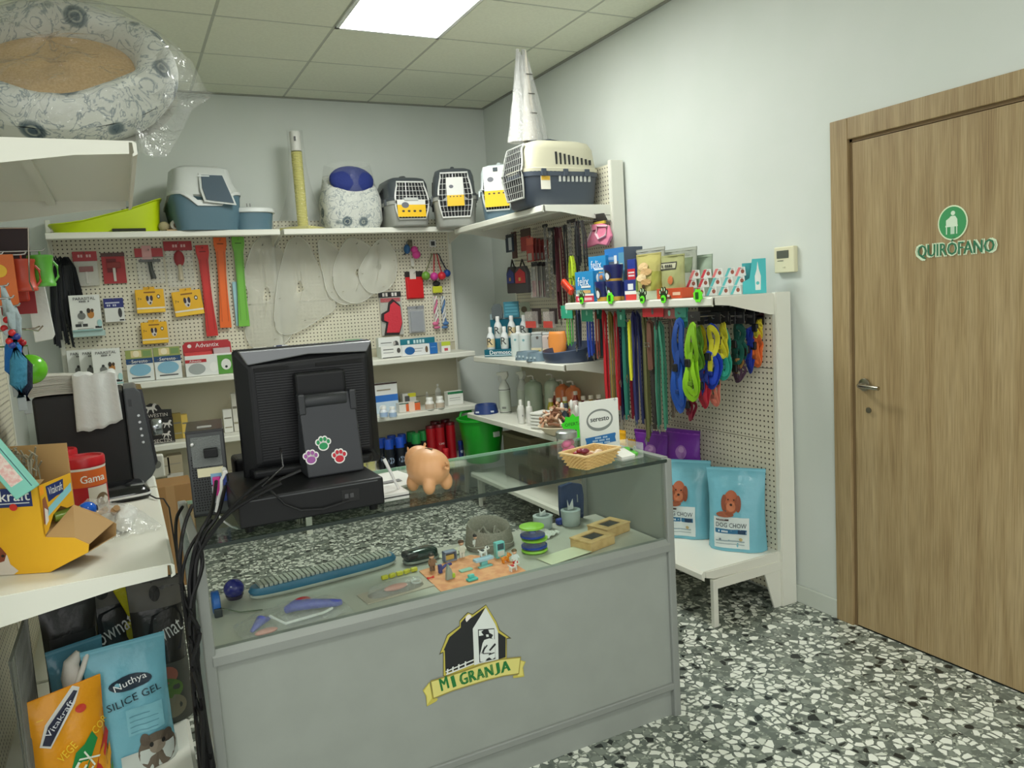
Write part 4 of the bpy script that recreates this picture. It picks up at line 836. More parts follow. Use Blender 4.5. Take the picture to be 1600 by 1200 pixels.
for k, (x0, x1, y0, col, lab) in enumerate(((272, 286, 660, (150, 130, 60), 'thin yellow and brown packet beside the horse box'), (286, 296, 663, (222, 190, 90), 'narrow yellow packet beside the computer tower'), (352, 366, 664, (226, 226, 218), 'white packet between the computer tower and monitor'), (366, 374, 640, (214, 212, 200), 'tall pale bottle carton beside the monitor edge'))):
    shelfbox('slim_box', lab, 'box', (x0, y0, x1, 700), 5.30, Z3, col, .05, prints=[(.1, .6, .9, .66, (120, 116, 100)), (.1, .2, .9, .25, (150, 145, 120))], group='slim boxes behind the computer')
# bottom shelf: tins with coloured caps, red tins, bucket
def onto(px_, py_, z): return onZ(px_, py_, z)
R1 = 'blue capped shampoo bottles on the bottom back shelf'
for k, (px_, Y_) in enumerate(((597, 5.25), (608, 5.17), (625, 5.17), (613, 5.30), (629, 5.30))):
    p = onY(px_, 700, Y_); can('shampoo_bottle', ['blue capped dark bottle beside the monitor edge, second row', 'blue capped dark bottle with round emblem, front row near the monitor', 'blue capped dark bottle with round emblem, front row near the green caps', 'blue capped dark bottle behind the front row, near the monitor', 'blue capped dark bottle behind the front row, near the green caps'][k], 'bottle', (p.x, Y_, Z4), .036, .225, (24, 30, 40), (30, 78, 190), .07, R1, badge=(.33, .62, (140, 156, 180)), texts=[('x1', .33, .5, (20, 26, 36))], lidr=.88)
for k, (px_, Y_) in enumerate(((651, 5.17), (662, 5.26), (644, 5.28))):
    p = onY(px_, 700, Y_); can('shampoo_bottle', ['green capped dark bottle with oval emblem, in front', 'green capped dark bottle behind the piggy bank ear', 'green capped dark bottle in the back row'][k], 'bottle', (p.x, Y_, Z4), .038, .235, (22, 28, 24), (28, 130, 60), .07, 'green capped shampoo bottles on the bottom back shelf', badge=(.33, .62, (150, 160, 140)), texts=[('x1', .33, .5, (20, 30, 22))], lidr=.88)
for k, (px_, Y_) in enumerate(((674, 5.22), (688, 5.20), (705, 5.22), (682, 5.33), (698, 5.33))):
    p = onY(px_, 690, Y_); can('red_tin', ['tall red tin nearest the green capped bottles', 'tall red tin with white lettering in the middle', 'tall red tin nearest the small blue bottles', 'tall red tin at the back, behind the lettered one', 'tall red tin at the back by the green bucket'][k], 'tin', (p.x, Y_, Z4), .036, .27 + .003 * k, (160, 18, 30), (90, 10, 20), .02, 'tall red tins on the bottom back shelf', texts=[('LIAK', .5, .6, (225, 205, 205))] if k == 1 else ())
p = onY(696, 705, 5.15); can('small_red_can', 'small red can standing in front of the tall red tins', 'tin', (p.x, 5.145, Z4), .022, .10, (190, 24, 36), (205, 40, 50), .02)
for k in range(2):
    p = onY(722 + 10 * k, 700, 5.15); can('small_blue_bottle', ['small navy blue bottle beside the red tins', 'small navy blue bottle touching the green bucket'][k], 'bottle', (p.x - .01, 5.15, Z4), .018, .14, (30, 44, 110), (24, 50, 150), .03, 'small navy bottles on the bottom shelf', badge=(.45, .6, (190, 200, 220)))
for k, px_ in enumerate((551, 565, 579)):
    p = onY(px_, 715, 5.2); can('yellow_can', ['yellow and white can nearest the monitor stand', 'yellow and white can in the middle of three', 'yellow and white can nearest the blue caps'][k], 'tin', (p.x, 5.2, Z4), .03, .20, (206, 200, 60), (222, 222, 210), .06, 'yellow cans seen under the monitor')
# green bucket on the floor in the corner
t = thing('green_bucket', 'bright green rubber bucket with handles in the corner of the shelves', 'bucket', (2.32, 4.98, .0), .25)
BK = mat((20, 158, 34), .4)
MB().at(0, 0, 0).lathe([(.115, .0), (.12, .004), (.165, .30), (.178, .305), (.178, .318), (.160, .318), (.112, .02), (.001, .02)], 32, caps=False).build('bucket_body', BK, t, smooth=True)
for s in (-1, 1): MB().at(0, s * .172, .33).tube([(-.06, 0, -.02), (-.045, 0, .014), (.045, 0, .014), (.06, 0, -.02)], .009, 8).build('handle', BK, t, smooth=True)
MB().at(0, 0, 0).box(-.02, -.168, .19, .028, -.152, .225).build('price_sticker', mat((214, 226, 214), .5), t)
t.location.z = .342; t.location.x, t.location.y = 2.235, 5.0

# ================================================================ TALL BAY ON THE RIGHT WALL: HANGING GOODS
XP = 2.588
GH = 'goods hanging in the tall right-hand bay'
def safeX(rect, X, lim=2.585):
    """keep what hangs in the low bay inside it: nothing nearer than its end post"""
    for _ in range(40):
        c, w, zb, h = rectX(*rect, X)
        if c - w / 2 > lim or X >= 2.572: return X
        X += .01
    return min(X, 2.572)
def rhang(name, label, cat, rect, X, fn, group=None, hk=True):
    X = safeX(rect, X)
    c, w, zb, h = rectX(*rect, X); t = thing(name, label, cat, (X, c, zb), RB, group); fn(t, w, h)
    if hk: MB().tube([(0, XP - X, h * .97), (0, -.012, h * .97), (0, -.018, h * .97 + .008)], .0022, 6).build('peg_hook', mat((150, 150, 145), .3, .9), t, smooth=True)
    return t
def f_card(col, hcol=None, hf=.2, th=.01, extra=None):
    def g(t, w, h):
        MB().box(-w / 2, -th, 0, w / 2, 0, h * (1 - hf if hcol else 1)).build('pack_body', mat(col, .45), t, bevel=.003)
        if hcol: MB().box(-w / 2, -th * .6, h * (1 - hf), w / 2, 0, h).build('header_card', mat(hcol, .45), t)
        if extra: extra(t, w, h, th)
    return g
rhang('slim_pack', 'slim navy and white pack at the far top corner of the tall bay', 'retail pack', (792, 366, 803, 394), 2.50, f_card((36, 48, 66), (30, 34, 40), .2, .012, lambda t, w, h, th: patch(t, -w * .05, h * .1, w * .4, h * .8, (190, 196, 200), -th - .0006)))
rhang('slim_pack', 'narrow dark pack hanging behind the navy and white one', 'retail pack', (801, 362, 808, 404), 2.55, f_card((92, 60, 54), None))
rhang('red_tool_pack', 'red carded grooming tool in the shadow under the top shelf', 'grooming tool', (815, 357, 830, 392), 2.50, f_card((160, 52, 50), (70, 52, 44), .35))
for k, px_ in enumerate((824, 832, 838, 844, 850)):
    rhang('red_tool_pack', ['red and white carded comb, first of the row under the top shelf', 'dull red carded comb, second of the row', 'dull red carded comb, middle of the row', 'dull red carded comb, fourth of the row', 'dull red carded comb beside the chain leads'][k], 'grooming tool', (px_, 371 + k, px_ + (10 if k == 0 else 7), 409 - k), 2.44 + .02 * k,
          f_card((176, 66, 58) if k == 0 else (124, 50, 48), (200, 92, 76) if k == 0 else (140, 60, 54), .3, .008, lambda t, w, h, th: patch(t, -w * .3, h * .05, w * .3, h * .35, (180, 178, 170), -th - .0006)), 'red carded combs under the top shelf')
def glove(c1):
    def g(t, w, h):
        MB().prism([(-w * .5, 0), (w * .5, 0), (w * .5, h * .6), (w * .3, h * .8), (-w * .3, h * .8), (-w * .5, h * .6)], -.03, 0, 'y').build('pouch_body', mat((52, 50, 50), .7), t, bevel=.006)
        MB().prism([(-w * .4, h * .3), (w * .4, h * .3), (w * .4, h * .6), (0, h * .74), (-w * .4, h * .6)], -.034, -.0305, 'y').build('front_panel', mat(c1, .6), t, bevel=.003)
        MB().tube([(-w * .2, -.01, h * .78), (0, -.012, h), (w * .2, -.01, h * .78)], .005, 6).build('loop', mat((40, 38, 38), .6), t, smooth=True)
        MB().cbox(0, -.036, h * .42, w * .14, .004, h * .1).build('buckle', mat((196, 180, 110), .3, .8), t)
    return g
rhang('muzzle_pouch', 'dark pouch with navy blue panel hanging over the shampoo display', 'pouch', (797, 406, 811, 458), 2.44, glove((34, 50, 110)))
rhang('muzzle_pouch', 'dark pouch with red panel hanging over the shampoo display', 'pouch', (810, 405, 829, 458), 2.40, glove((150, 30, 36)))
for k, px_ in enumerate((832, 839, 846)):
    rhang('brush_blister', ['clear blister with red handled brush beside the red pouch', 'clear blister with red handled brush, middle one', 'clear blister with red handled brush beside the chain leads'][k], 'grooming tool', (px_, 409, px_ + 9, 465), 2.42 + .03 * k,
          f_card((150, 146, 136), (34, 34, 36), .12, .006, lambda t, w, h, th: (MB().cbox(0, -.012, h * .25, w * .5, .01, h * .45).build('handle', mat((140, 52, 48), .5), t, bevel=.003), MB().box(-w / 2, -.02, 0, w / 2, -.018, h * .85).build('clear_bag', film(dens=.12, bump=.5), t))), 'clear brush blisters in the tall bay')
def lead(cols, w0, n=2, loop=True, clip=True, flat=.35, twist=0):
    """several long straps folded over a hook; cols: strap colours"""
    def g(t, w, h):
        for k in range(len(cols)):
            r = random.Random(k + int(h * 1000)); x = (k + .5) / len(cols) * w - w / 2; dx = .004 * r.random(); y = -.012 - .012 * (k % 3)
            pts_ = [(x, y, h * .02 * r.random()), (x + dx, y - .003, h * .3), (x * .9 - dx, y, h * .7), (x * .5, y, h * .96), (x * .45 + .008, y + .008, h * .97), (x * .9 + .006, y + .012, h * .7), (x + .006, y + .012, h * (.08 + .1 * r.random()))]
            MB().tube(pts_, w0, 6, flat=flat).build('strap', mat(cols[k], .6), t, smooth=True)
        if clip: MB().tube([(0, -.02, h * .04), (.006, -.022, 0), (0, -.02, -.03), (-.006, -.022, 0)], .003, 6, closed=True).build('snap_hook', mat((176, 176, 172), .25, 1), t, smooth=True)
    return g
def chain(n):
    def g(t, w, h):
        for k in range(n):
            x = (k + .5) / n * w - w / 2; L_ = int(h / .022)
            for s in range(min(L_, 24)):
                z = h - .02 - s * h / min(L_, 24)
                MB().at(x + .002 * math.sin(s), -.01 - .01 * (k % 2), z, rz=(PI / 2) * (s % 2)).tube([(.005 * math.cos(a), 0, .016 * math.sin(a)) for a in [q * PI / 4 for q in range(8)]], .0022, 4, closed=True).build('link', mat((150, 150, 146), .3, .9), t, smooth=True)
        MB().cbox(0, -.012, h, w * .8, .012, .02).build('leather_end', mat((38, 36, 36), .6), t, bevel=.003)
    return g
rhang('chain_lead', 'silver chain leads hanging nearest the red combs', 'lead', (853, 352, 861, 462), 2.44, chain(2))
rhang('chain_lead', 'silver chain leads hanging beside the burgundy lead', 'lead', (861, 358, 869, 464), 2.44, chain(2))
rhang('leather_lead', 'black leather leads with white tag near the top shelf', 'lead', (865, 352, 877, 430), 2.46, lead([(34, 32, 34), (44, 42, 44), (28, 28, 30)], .006))
rhang('leather_lead', 'long burgundy red lead reaching down behind the low bay shelf', 'lead', (871, 350, 884, 500), 2.42, lead([(88, 24, 38), (96, 28, 42), (80, 20, 34), (92, 30, 40)], .007))
rhang('leather_lead', 'black and grey leads between the burgundy and chain ones', 'lead', (884, 348, 893, 440), 2.44, lead([(60, 60, 60), (120, 120, 116), (40, 40, 42)], .005))
rhang('chain_lead', 'tangled silver chain leads with black handles under the top shelf', 'lead', (890, 345, 905, 440), 2.40, chain(3))
rhang('leather_lead', 'thick black lead with big clip near the pink harness', 'lead', (900, 342, 918, 425), 2.38, lead([(30, 30, 30), (38, 36, 36), (26, 26, 28), (44, 42, 42)], .007))
rhang('bright_lead', 'lime yellow looped lead hanging beside the cat food boxes', 'lead', (889, 398, 905, 446), 2.34, lead([(196, 220, 40), (186, 210, 36)], .008))
rhang('retractable_lead', 'orange red retractable lead handle beside the cat food boxes', 'lead', (880, 434, 903, 462), 2.32, lambda t, w, h: (MB().at(0, -.02, h * .5, ry=.6).cbox(0, 0, 0, w * .75, .03, .045).build('handle_body', mat((224, 66, 34), .35), t, bevel=.012, seg=3), MB().at(0, -.037, h * .5, ry=.6).cbox(0, 0, 0, w * .5, .004, .018).build('grip', mat((150, 40, 26), .5), t)))
rhang('leather_lead', 'olive green lead hanging behind the orange handle', 'lead', (893, 450, 902, 500), 2.45, lead([(120, 128, 50), (70, 74, 40)], .006))
def harness_pink(t, w, h):
    P_ = mat((226, 130, 158), .7, bump=.3); W2 = mat((236, 200, 206), .6)
    MB().prism([(-w * .5, h * .12), (-w * .42, 0), (w * .05, h * .08), (w * .35, 0), (w * .5, h * .25), (w * .42, h * .58), (w * .2, h * .68), (-w * .12, h * .70), (-w * .1, h * .5), (-w * .28, h * .22)], -.02, 0, 'y').build('vest', P_, t, bevel=.006)
    MB().tube([(w * .12, -.024, h * .62), (w * .05, -.026, h * .4), (w * .14, -.026, h * .22), (w * .36, -.024, h * .3), (w * .42, -.02, h * .56)], .009, 6, flat=.5, closed=True).build('edge_tape', W2, t, smooth=True)
    MB().tube([(-w * .5, -.018, h * .12), (-w * .28, -.022, h * .22), (-w * .1, -.022, h * .5), (-w * .12, -.022, h * .70)], .006, 6).build('edge_tape', W2, t, smooth=True)
    MB().box(-w * .08, -.01, h * .68, w * .28, 0, h * .76).build('card_band', mat((190, 170, 60), .5), t)
    MB().prism([(-w * .12, h * .76), (w * .34, h * .76), (w * .24, h * .98), (w * .0, h)], -.01, 0, 'y').build('header_card', mat((40, 36, 34), .5), t)
    MB().cbox(-.0, -.024, h * .5, w * .1, .004, h * .05).build('badge', mat((120, 50, 70), .5), t)
rhang('pink_harness', 'pink padded small dog harness hanging against the tall white post', 'harness', (912, 334, 958, 386), 2.50, harness_pink)
for k, (a_, b_) in enumerate(((824, 842), (852, 868))):
    rhang('treat_sachet', ['clear sachet with red label and dark header over the clear jars', 'clear sachet with red label and dark header nearest the orange scoop'][k], 'pet food', (a_, 482, b_, 512), 2.46, lambda t, w, h: (MB().box(-w / 2, -.02, 0, w / 2, 0, h * .85).build('sachet', film((225, 215, 208), .35, .15, .6), t, bevel=.005), MB().box(-w * .45, -.021, 0, w * .45, -.0205, h * .35).build('label', mat((206, 68, 56), .4), t), MB().box(0, -.006, h * .2, w * .7, 0, h).build('header_card', mat((44, 30, 32), .5), t)), 'red labelled sachets in the tall bay')

# ---- tall bay, middle shelf
ZB_ = 1.1015
p = onZ(790, 556, ZB_)
t = thing('shampoo_display', 'teal cardboard Dermoscent display holding white shampoo bottles in steps', 'display', (2.385, 4.79, ZB_), -.75)
TEAL = (12, 96, 116)
MB().box(-.15, -.08, 0, .15, .12, .05).build('front_step', mat(TEAL, .4), t, bevel=.002)
MB().box(-.15, .0, .05, .15, .12, .12).build('back_step', mat(TEAL, .4), t, bevel=.002)
MB().box(-.15, .105, .12, .15, .12, .29).build('back_card', mat((150, 170, 176), .4), t)
MB().box(-.15, .098, .12, .15, .1045, .25).build('back_panel', mat(TEAL, .4), t)
MB().prism([(-.13, .26), (-.05, .26), (-.05, .33), (-.07, .36), (-.11, .36), (-.13, .33)], .08, .09, 'y').build('picture_card', mat((88, 96, 98), .5), t)
MB().box(-.04, .085, .26, .07, .095, .37).build('picture_card', mat((60, 130, 150), .4), t)
MB().box(.08, .08, .25, .15, .09, .36).build('picture_card', mat((150, 160, 140), .4), t)
MB().at(.11, .079, .31, rx=PI / 2).lathe([(.022, 0), (.022, .001)], 14).build('photo_print', mat((90, 80, 60), .6), t)
for k in range(4): patch(t, -.03, .275 + .022 * k, .06, .288 + .022 * k, (90, 160, 180), .0845)
patch(t, -.148, .006, .148, .012, (200, 220, 224), -.0806); lettering('Dermoscent', (235, 240, 240), t, -.01, .030, w=.20, y=-.0812, bold=.0006)
for k, (bx, by, bz, lab) in enumerate(((-.11, -.04, .05, 'front step, farthest from the leads'), (-.01, -.04, .05, 'front step, middle'), (.09, -.04, .05, 'front step, beside the white canisters'), (-.08, .05, .12, 'back step, first from the wall'), (.02, .05, .12, 'back step, middle'), (.11, .05, .12, 'back step, beside the clear jars'))):
    v = Matrix.Rotation(-.75, 4, 'Z') @ Vector((bx, by, bz))
    bottle('shampoo_bottle', 'white shampoo bottle with dark dog print, on the display\'s ' + lab, 'bottle', (2.385 + v.x, 4.79 + v.y, ZB_ + v.z), .028, .155, (228, 232, 232), .035, (238, 238, 236), 'white shampoo bottles in the teal display', shoulder=.68, labcol=(206, 212, 206) if k % 2 else (226, 206, 160), rz=-.75, neck=.45, mark=[('R', .36, .7, (50, 54, 58))])
for k, (a_, b_) in enumerate(((801, 554), (819, 553))):
    p = onZ(a_, b_, ZB_); can('white_canister', ['white round canister beside the teal display', 'white round canister beside the clear jars'][k], 'canister', (min(p.x, 2.42) - .02, min(p.y, 4.68 - .12 * k), ZB_), .042, .155, (214, 224, 222), (232, 236, 232), .012, 'white canisters on the middle shelf', rz=-.75, badge=(.72, .2, (120, 170, 175)))
for k, (a_, b_) in enumerate(((838, 556), (862, 556))):
    t = thing('treat_jar', ['clear grey jar with cream label beside the canisters', 'clear pinkish jar with cream label beside the orange scoop'][k], 'jar', (2.42, 4.40 - .15 * k, ZB_), -1.0, 'clear treat jars')
    MB().cbox(0, 0, .075, .085, .085, .15).build('jar_body', mat([(166, 172, 172), (206, 190, 184)][k], .25), t, bevel=.012, seg=3)
    MB().cbox(0, 0, .158, .075, .075, .016).build('lid', mat((200, 204, 202), .35), t, bevel=.004)
    patch(t, -.038, .01, .038, .065, (226, 214, 178), -.0435); disc(t, .02, .035, .014, .016, (206, 190, 80), -.0442); disc(t, .01, .13, .010, .010, (90, 84, 80), -.0435)
t = thing('orange_scoop', 'orange plastic scoop standing behind the grey blue bowls', 'scoop', (2.40, 4.12, ZB_), -1.1)
mb = MB(); mb.grid(lambda u, v: ((.035 + .045 * (1 - v) * v * 2 + .02 * v) * math.cos(PI * (.05 + .9 * u)) , -.05 * math.sin(PI * (.05 + .9 * u)) * (1 - .3 * v), .005 + .17 * v), 12, 8)
mb.build('scoop_body', mat((240, 152, 72), .45), t, smooth=True, solid=.004); MB().at(0, -.02, 0).lathe([(.05, 0), (.055, .012)], 16).build('scoop_base', mat((238, 148, 70), .45), t, smooth=True)
def bowl(name, label, loc, r, h, col, rz=0, group=None, inner=None, slant=0):
    t = thing(name, label, 'bowl', loc, rz, group)
    def ring(rr, z, k=0): return [(rr * math.cos(2 * PI * i / 32), rr * math.sin(2 * PI * i / 32), z + k * math.sin(2 * PI * i / 32 + .3)) for i in range(32)]
    loft([ring(r, 0), ring(r * .98, .006), ring(r * .84, h, slant), ring(r * .78, h, slant), ring(r * .6, h * .35), ring(.01, h * .3)], cap1=True).build('bowl_body', mat(col, .4, bump=.05), t, smooth=True)
    return t
b1 = bowl('pet_bowl', 'grey blue plastic pet bowl nearest the white canisters', (2.31, 4.36, ZB_), .085, .05, (112, 134, 146), -1.2, 'grey blue pet bowls')
b2 = bowl('pet_bowl', 'grey blue plastic pet bowl beside the dark blue pet bed', (2.30, 4.19, ZB_), .085, .05, (110, 132, 144), -1.2, 'grey blue pet bowls')
for b in (b1, b2):
    for q in (-.03, 0, .03): patch(b, q - .008, .018, q + .008, .03, (190, 206, 212), -.084, name='paw_print')
t = thing('plastic_pet_bed', 'dark slate blue oval plastic pet bed at the shelf end under the leads', 'pet bed', (2.39, 3.96, ZB_), RB)
dzb = lambda x, y: .035 * max(0, (y) / .15 + .2) ** 1.3 + .02 * abs(x / .17) ** 2
loft([sq(.29, .30, 0, .4, 36), sq(.31, .32, .03, .4, 36), sq(.32, .33, .055, .4, 36, dz=dzb), sq(.31, .32, .06, .4, 36, dz=dzb), sq(.27, .28, .02, .4, 36)]).build('bed_body', mat((64, 76, 100), .4), t, smooth=True)
# ---- tall bay, lower shelf
ZC_ = .7015
b3 = bowl('pet_bowl', 'navy blue pet bowl at the shelf corner over the green bucket', (2.235, 4.90, ZC_), .088, .062, (38, 62, 120), -.5)
for q in (-.055, .05): patch(b3, q - .014, .012, q + .01, .024, (200, 208, 220), -.075, name='print')
p = (2.31, 4.78)
def spray(label, loc, col=(205, 210, 200), band=True, rz=-.8):
    t = thing('spray_bottle', label, 'bottle', loc, rz, 'white spray bottles on the lower shelf')
    MB().lathe([(.038, 0), (.04, .005), (.04, .17), (.03, .20), (.016, .225), (.016, .235)], 18).build('bottle_body', mat(col, .3), t, smooth=True)
    MB().prism([(-.05, .27), (-.048, .285), (.03, .292), (.034, .26), (.018, .235), (-.012, .235), (-.014, .258)], -.014, .014, 'y').build('trigger_head', mat((214, 216, 206), .4), t, bevel=.003)
    MB().tube([(-.03, 0, .265), (-.038, 0, .24), (-.03, 0, .215)], .006, 6).build('trigger', mat((200, 202, 194), .4), t, smooth=True)
    MB().at(0, 0, .02).lathe([(.0408, 0), (.0408, .14)], 18, caps=False).build('label', mat((184, 192, 178), .5), t, smooth=True)
    if band:
        for z in (.008, .165): MB().at(0, 0, z).lathe([(.0412, 0), (.0412, .004)], 18, caps=False).build('label_band', mat((50, 54, 50), .5), t)
        patch(t, -.01, .035, .02, .05, (120, 124, 118), -.0415)
    return t
spray('white spray bottle with black label lines beside the navy bowl', (2.33, 4.78, ZC_))
spray('pale grey spray bottle partly behind the first one', (2.43, 4.70, ZC_), (196, 200, 192), False, -1.4)
def pump(label, loc, r, h, col, cat='bottle', group='pump bottles on the lower shelf'):
    t = thing('pump_bottle', label, cat, loc, -.9, group)
    MB().lathe([(r * .95, 0), (r, .006), (r, h * .74), (r * .8, h * .82), (r * .35, h * .87), (r * .35, h * .9)], 18).build('bottle_body', mat(col, .3), t, smooth=True)
    MB().tube([(0, 0, h * .9), (0, 0, h * .98), (-.012, 0, h), (-.04, 0, h * .985)], .006, 6).build('pump', mat((214, 210, 200), .4), t, smooth=True)
    MB().at(0, 0, h * .2).lathe([(r + .0006, 0), (r + .0006, h * .35)], 18, caps=False).build('label', mat(tuple(int(c * .9 + 20) for c in col), .5), t, smooth=True)
pump('large sage green pump bottle behind the small white tubes', (2.42, 4.52, ZC_), .06, .27, (160, 176, 154))
pump('second sage green pump bottle farther back', (2.50, 4.40, ZC_), .055, .28, (172, 184, 162))
pump('orange pump bottle nearest the green ones', (2.50, 4.27, ZC_), .05, .25, (206, 116, 66))
pump('orange pump bottle nearest the yellow oils', (2.50, 4.14, ZC_), .05, .25, (214, 124, 74))
for k, (a_, b_) in enumerate(((813, 662), (826, 664))):
    p = onZ(a_, b_, ZC_); bottle('white_tube', ['slim white tube bottle standing at the shelf edge, nearest the corner', 'slim white tube bottle standing at the shelf edge, beside the chew basket'][k], 'bottle', (p.x + .01, p.y, ZC_), .021, .15, (232, 232, 226), .03, (236, 236, 230), 'slim white tube bottles', shoulder=.85, labcol=(226, 226, 220), mark=[('x1', .35, .2, (120, 120, 120))])
bottle('small_spray', 'small white spray bottle behind the slim white tubes', 'bottle', (2.28, 4.45, ZC_), .026, .13, (214, 216, 208), .04, (220, 220, 212), labcol=(190, 194, 184))
t = thing('white_box_stack', 'little stack of white folded cloths beside the chew basket', 'cloth stack', (2.22, 4.06, ZC_), -1.2)
for k in range(5): MB().cbox(.003 * (k % 2), 0, .012 + .02 * k, .09, .12, .018).build('folded_cloth', mat((228, 228, 220), .8), t, bevel=.006)
cols = [(186, 176, 40), (150, 120, 40), (170, 168, 60), (190, 176, 90), (110, 52, 36), (96, 30, 30), (90, 34, 34), (150, 110, 60), (180, 130, 60), (120, 36, 30), (84, 26, 28), (160, 60, 40), (130, 30, 36), (176, 140, 60), (100, 34, 30), (150, 40, 44)]
spots = [(862, 655), (874, 650), (884, 652), (893, 655), (906, 652), (918, 655), (929, 652), (940, 652), (949, 655), (869, 640), (880, 638), (900, 640), (912, 638), (924, 640), (936, 638), (946, 640)]
for k, (a_, b_) in enumerate(spots):
    row = k >= 9; X_ = 2.40 + .09 * row; q = onX(a_, b_, X_)
    bottle('oil_bottle', '%s oil bottle with white cap, %s row, %s' % (['yellow', 'amber', 'lime yellow', 'straw', 'brown', 'dark red', 'maroon', 'tan', 'gold', 'rust red', 'dark maroon', 'copper', 'crimson', 'honey', 'red brown', 'cherry red'][k], ['front', 'back'][row], ['farthest in', 'second from the far end', 'third from the far end', 'next to the middle', 'in the middle', 'just past the middle', 'toward the near end', 'second from the near end', 'at the near end'][k if not row else k - 9]), 'bottle', (X_, q.y, ZC_), .024, .145 + .012 * (k % 3) + .025 * row, cols[k], .024, (232, 226, 208), 'small oil bottles with white caps', labcol=tuple(int(c * .7 + 20) for c in cols[k]), shoulder=.68, neck=.55)
t = thing('red_box', 'red box behind the white board, end of the oil bottles', 'box', (2.34, 3.815, ZC_), RB)
MB().box(-.04, -.05, 0, .035, .05, .13).build('box_body', mat((190, 24, 36), .4), t, bevel=.002)
# basket of chews with the green star sign
t = thing('chew_basket', 'round pale basket heaped with tan rawhide chews at the shelf edge', 'basket', (2.19, 3.80, .702), 0)
MB().lathe([(.06, 0), (.085, .012), (.120, .045), (.126, .052), (.118, .054), (.08, .018), (.001, .016)], 28, caps=False).build('basket_body', mat((226, 214, 186), .6), t, smooth=True)
for k in range(60):
    r = random.Random(k); a = r.random() * 2 * PI; q = r.random() ** .6 * .105; z = .045 + (.15 * (1 - (q / .115) ** 2)) * (.25 + .75 * r.random())
    c_ = [(196, 150, 118), (178, 126, 96), (214, 176, 146), (150, 104, 78), (226, 206, 184)][k % 5]; dx, dy = math.cos(a), math.sin(a)
    ang = r.random() * PI; l_ = .022 + .012 * r.random(); u_ = Vector((math.cos(ang), math.sin(ang), (r.random() - .5) * 1.6)).normalized() * l_
    o = MB(); o.at(q * dx, q * dy, z).tube([tuple(-u_), tuple(u_ * .3 + Vector((0, 0, .006))), tuple(u_)], [.009, .007, .010], 6)
    tag(o.build('rawhide_chew', mat(c_, .7, bump=.4), None, smooth=True, loc=(2.19, 3.80, .702)), 'tan rawhide chew heaped in the round basket', 'pet food', 'rawhide chews in the round basket')
t = thing('price_star', 'fluorescent green star sign reading OFERTA 1€ at the basket', 'sign', onY(896, 673, 3.5), -.35); t.scale = (.82, .82, .82)
st = [(.085 * (1 if i % 2 else .78) * math.cos(2 * PI * i / 20), .095 * (1 if i % 2 else .78) * math.sin(2 * PI * i / 20) + .02) for i in range(20)]
MB().prism(st, -.001, .001, 'y').build('star_card', mat((70, 240, 40), .6), t)
lettering('OFERTA', (24, 70, 20), t, 0, .045, w=.11, y=-.0016, rot=.08); lettering('1€', (24, 70, 20), t, .0, -.012, h=.036, y=-.0016)
MB().tube([(0, .002, .0), (0, .006, -.04), (0, .02, -.06), (.04, .34, -.06)], .002, 5).build('wire_stand', mat((120, 120, 116), .4, .8), t)
for k, (a_, b_, c_) in enumerate(((882, 636, (80, 90, 104)), (897, 632, (226, 216, 210)), (905, 640, (230, 226, 222)))):
    q = onX(a_, b_, 2.22); t = thing('toy_sock', ['dark grey plush toy with white tag behind the chews', 'white knotted chew behind the star sign', 'white knotted chew nearest the white board'][k], 'dog toy', (2.22, q.y, .702), RB, 'plush and knotted toys behind the basket')
    MB().tube([(0, 0, .0), (.006, 0, .06), (-.004, 0, q.z - .702 + .02)], [.028, .02, .024], 10).build('toy_body', mat(c_, .85, bump=.6), t, smooth=True)
    MB().at(.004, -.02, q.z - .702).ball(.02, .7, .5, 1.5).build('tag' if k == 0 else 'knot', mat((236, 236, 230), .6), t, smooth=True); MB().at(0, -.01, .05).ball(.024, 1, .8, .4).build('band', mat((50, 100, 84), .8), t, smooth=True)
# tall bay base shelf: pale storage crate seen below the lower shelf
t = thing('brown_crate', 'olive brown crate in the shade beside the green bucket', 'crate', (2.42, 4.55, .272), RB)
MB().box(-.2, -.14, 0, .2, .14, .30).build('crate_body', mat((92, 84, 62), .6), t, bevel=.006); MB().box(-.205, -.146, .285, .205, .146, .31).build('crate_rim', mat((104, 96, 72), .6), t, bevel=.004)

# ================================================================ LOW BAY: ON THE SHELF (z 1.45)
ZL = 1.4515
def lowbox(name, label, cat, rect, X, col, d=.06, z=None, **kw):
    c, w, zb, h = rectX(*rect, X); return carton(name, label, cat, (X + d / 2, c, z if z is not None else max(zb, ZL)), RB, w, d, h, col, **kw)
FB = (36, 140, 200)
def felix(label, rect, X, z=None, group='blue and red cat food boxes'):
    c, w, zb, h = rectX(*rect, X)
    if z is None: h += zb - ZL; zb = ZL
    else: zb = z
    t = carton('cat_food_box', label, 'pet food', (X + .05, c, zb), RB, w, .1, h, FB, [(0, 0, 1, .2, (198, 44, 70)), (0, .2, 1, .26, (240, 236, 232)), (.1, .05, .9, .14, (228, 180, 190)), (.05, .26, .7, .40, (150, 180, 170)), (.3, .28, .85, .38, (210, 170, 110)), (.34, .46, .86, .53, (232, 236, 240))], [('felix', .48, .68, .62, (240, 244, 246))], group)
    return t
felix('blue cat food box at the far end of the low shelf', (899, 424, 927, 463), 2.30)
felix('blue cat food box, upper one of the stack against the tall post', (919, 383, 946, 424), 2.34, z=1.555)
t = lowbox('cat_food_box', 'cat food box standing under the upper blue one with pouches on top', 'pet food', (917, 424, 948, 463), 2.40, (58, 86, 120), .12, z=ZL, prints=[(0, .8, 1, 1, FB), (.1, .3, .8, .5, (220, 222, 226))])
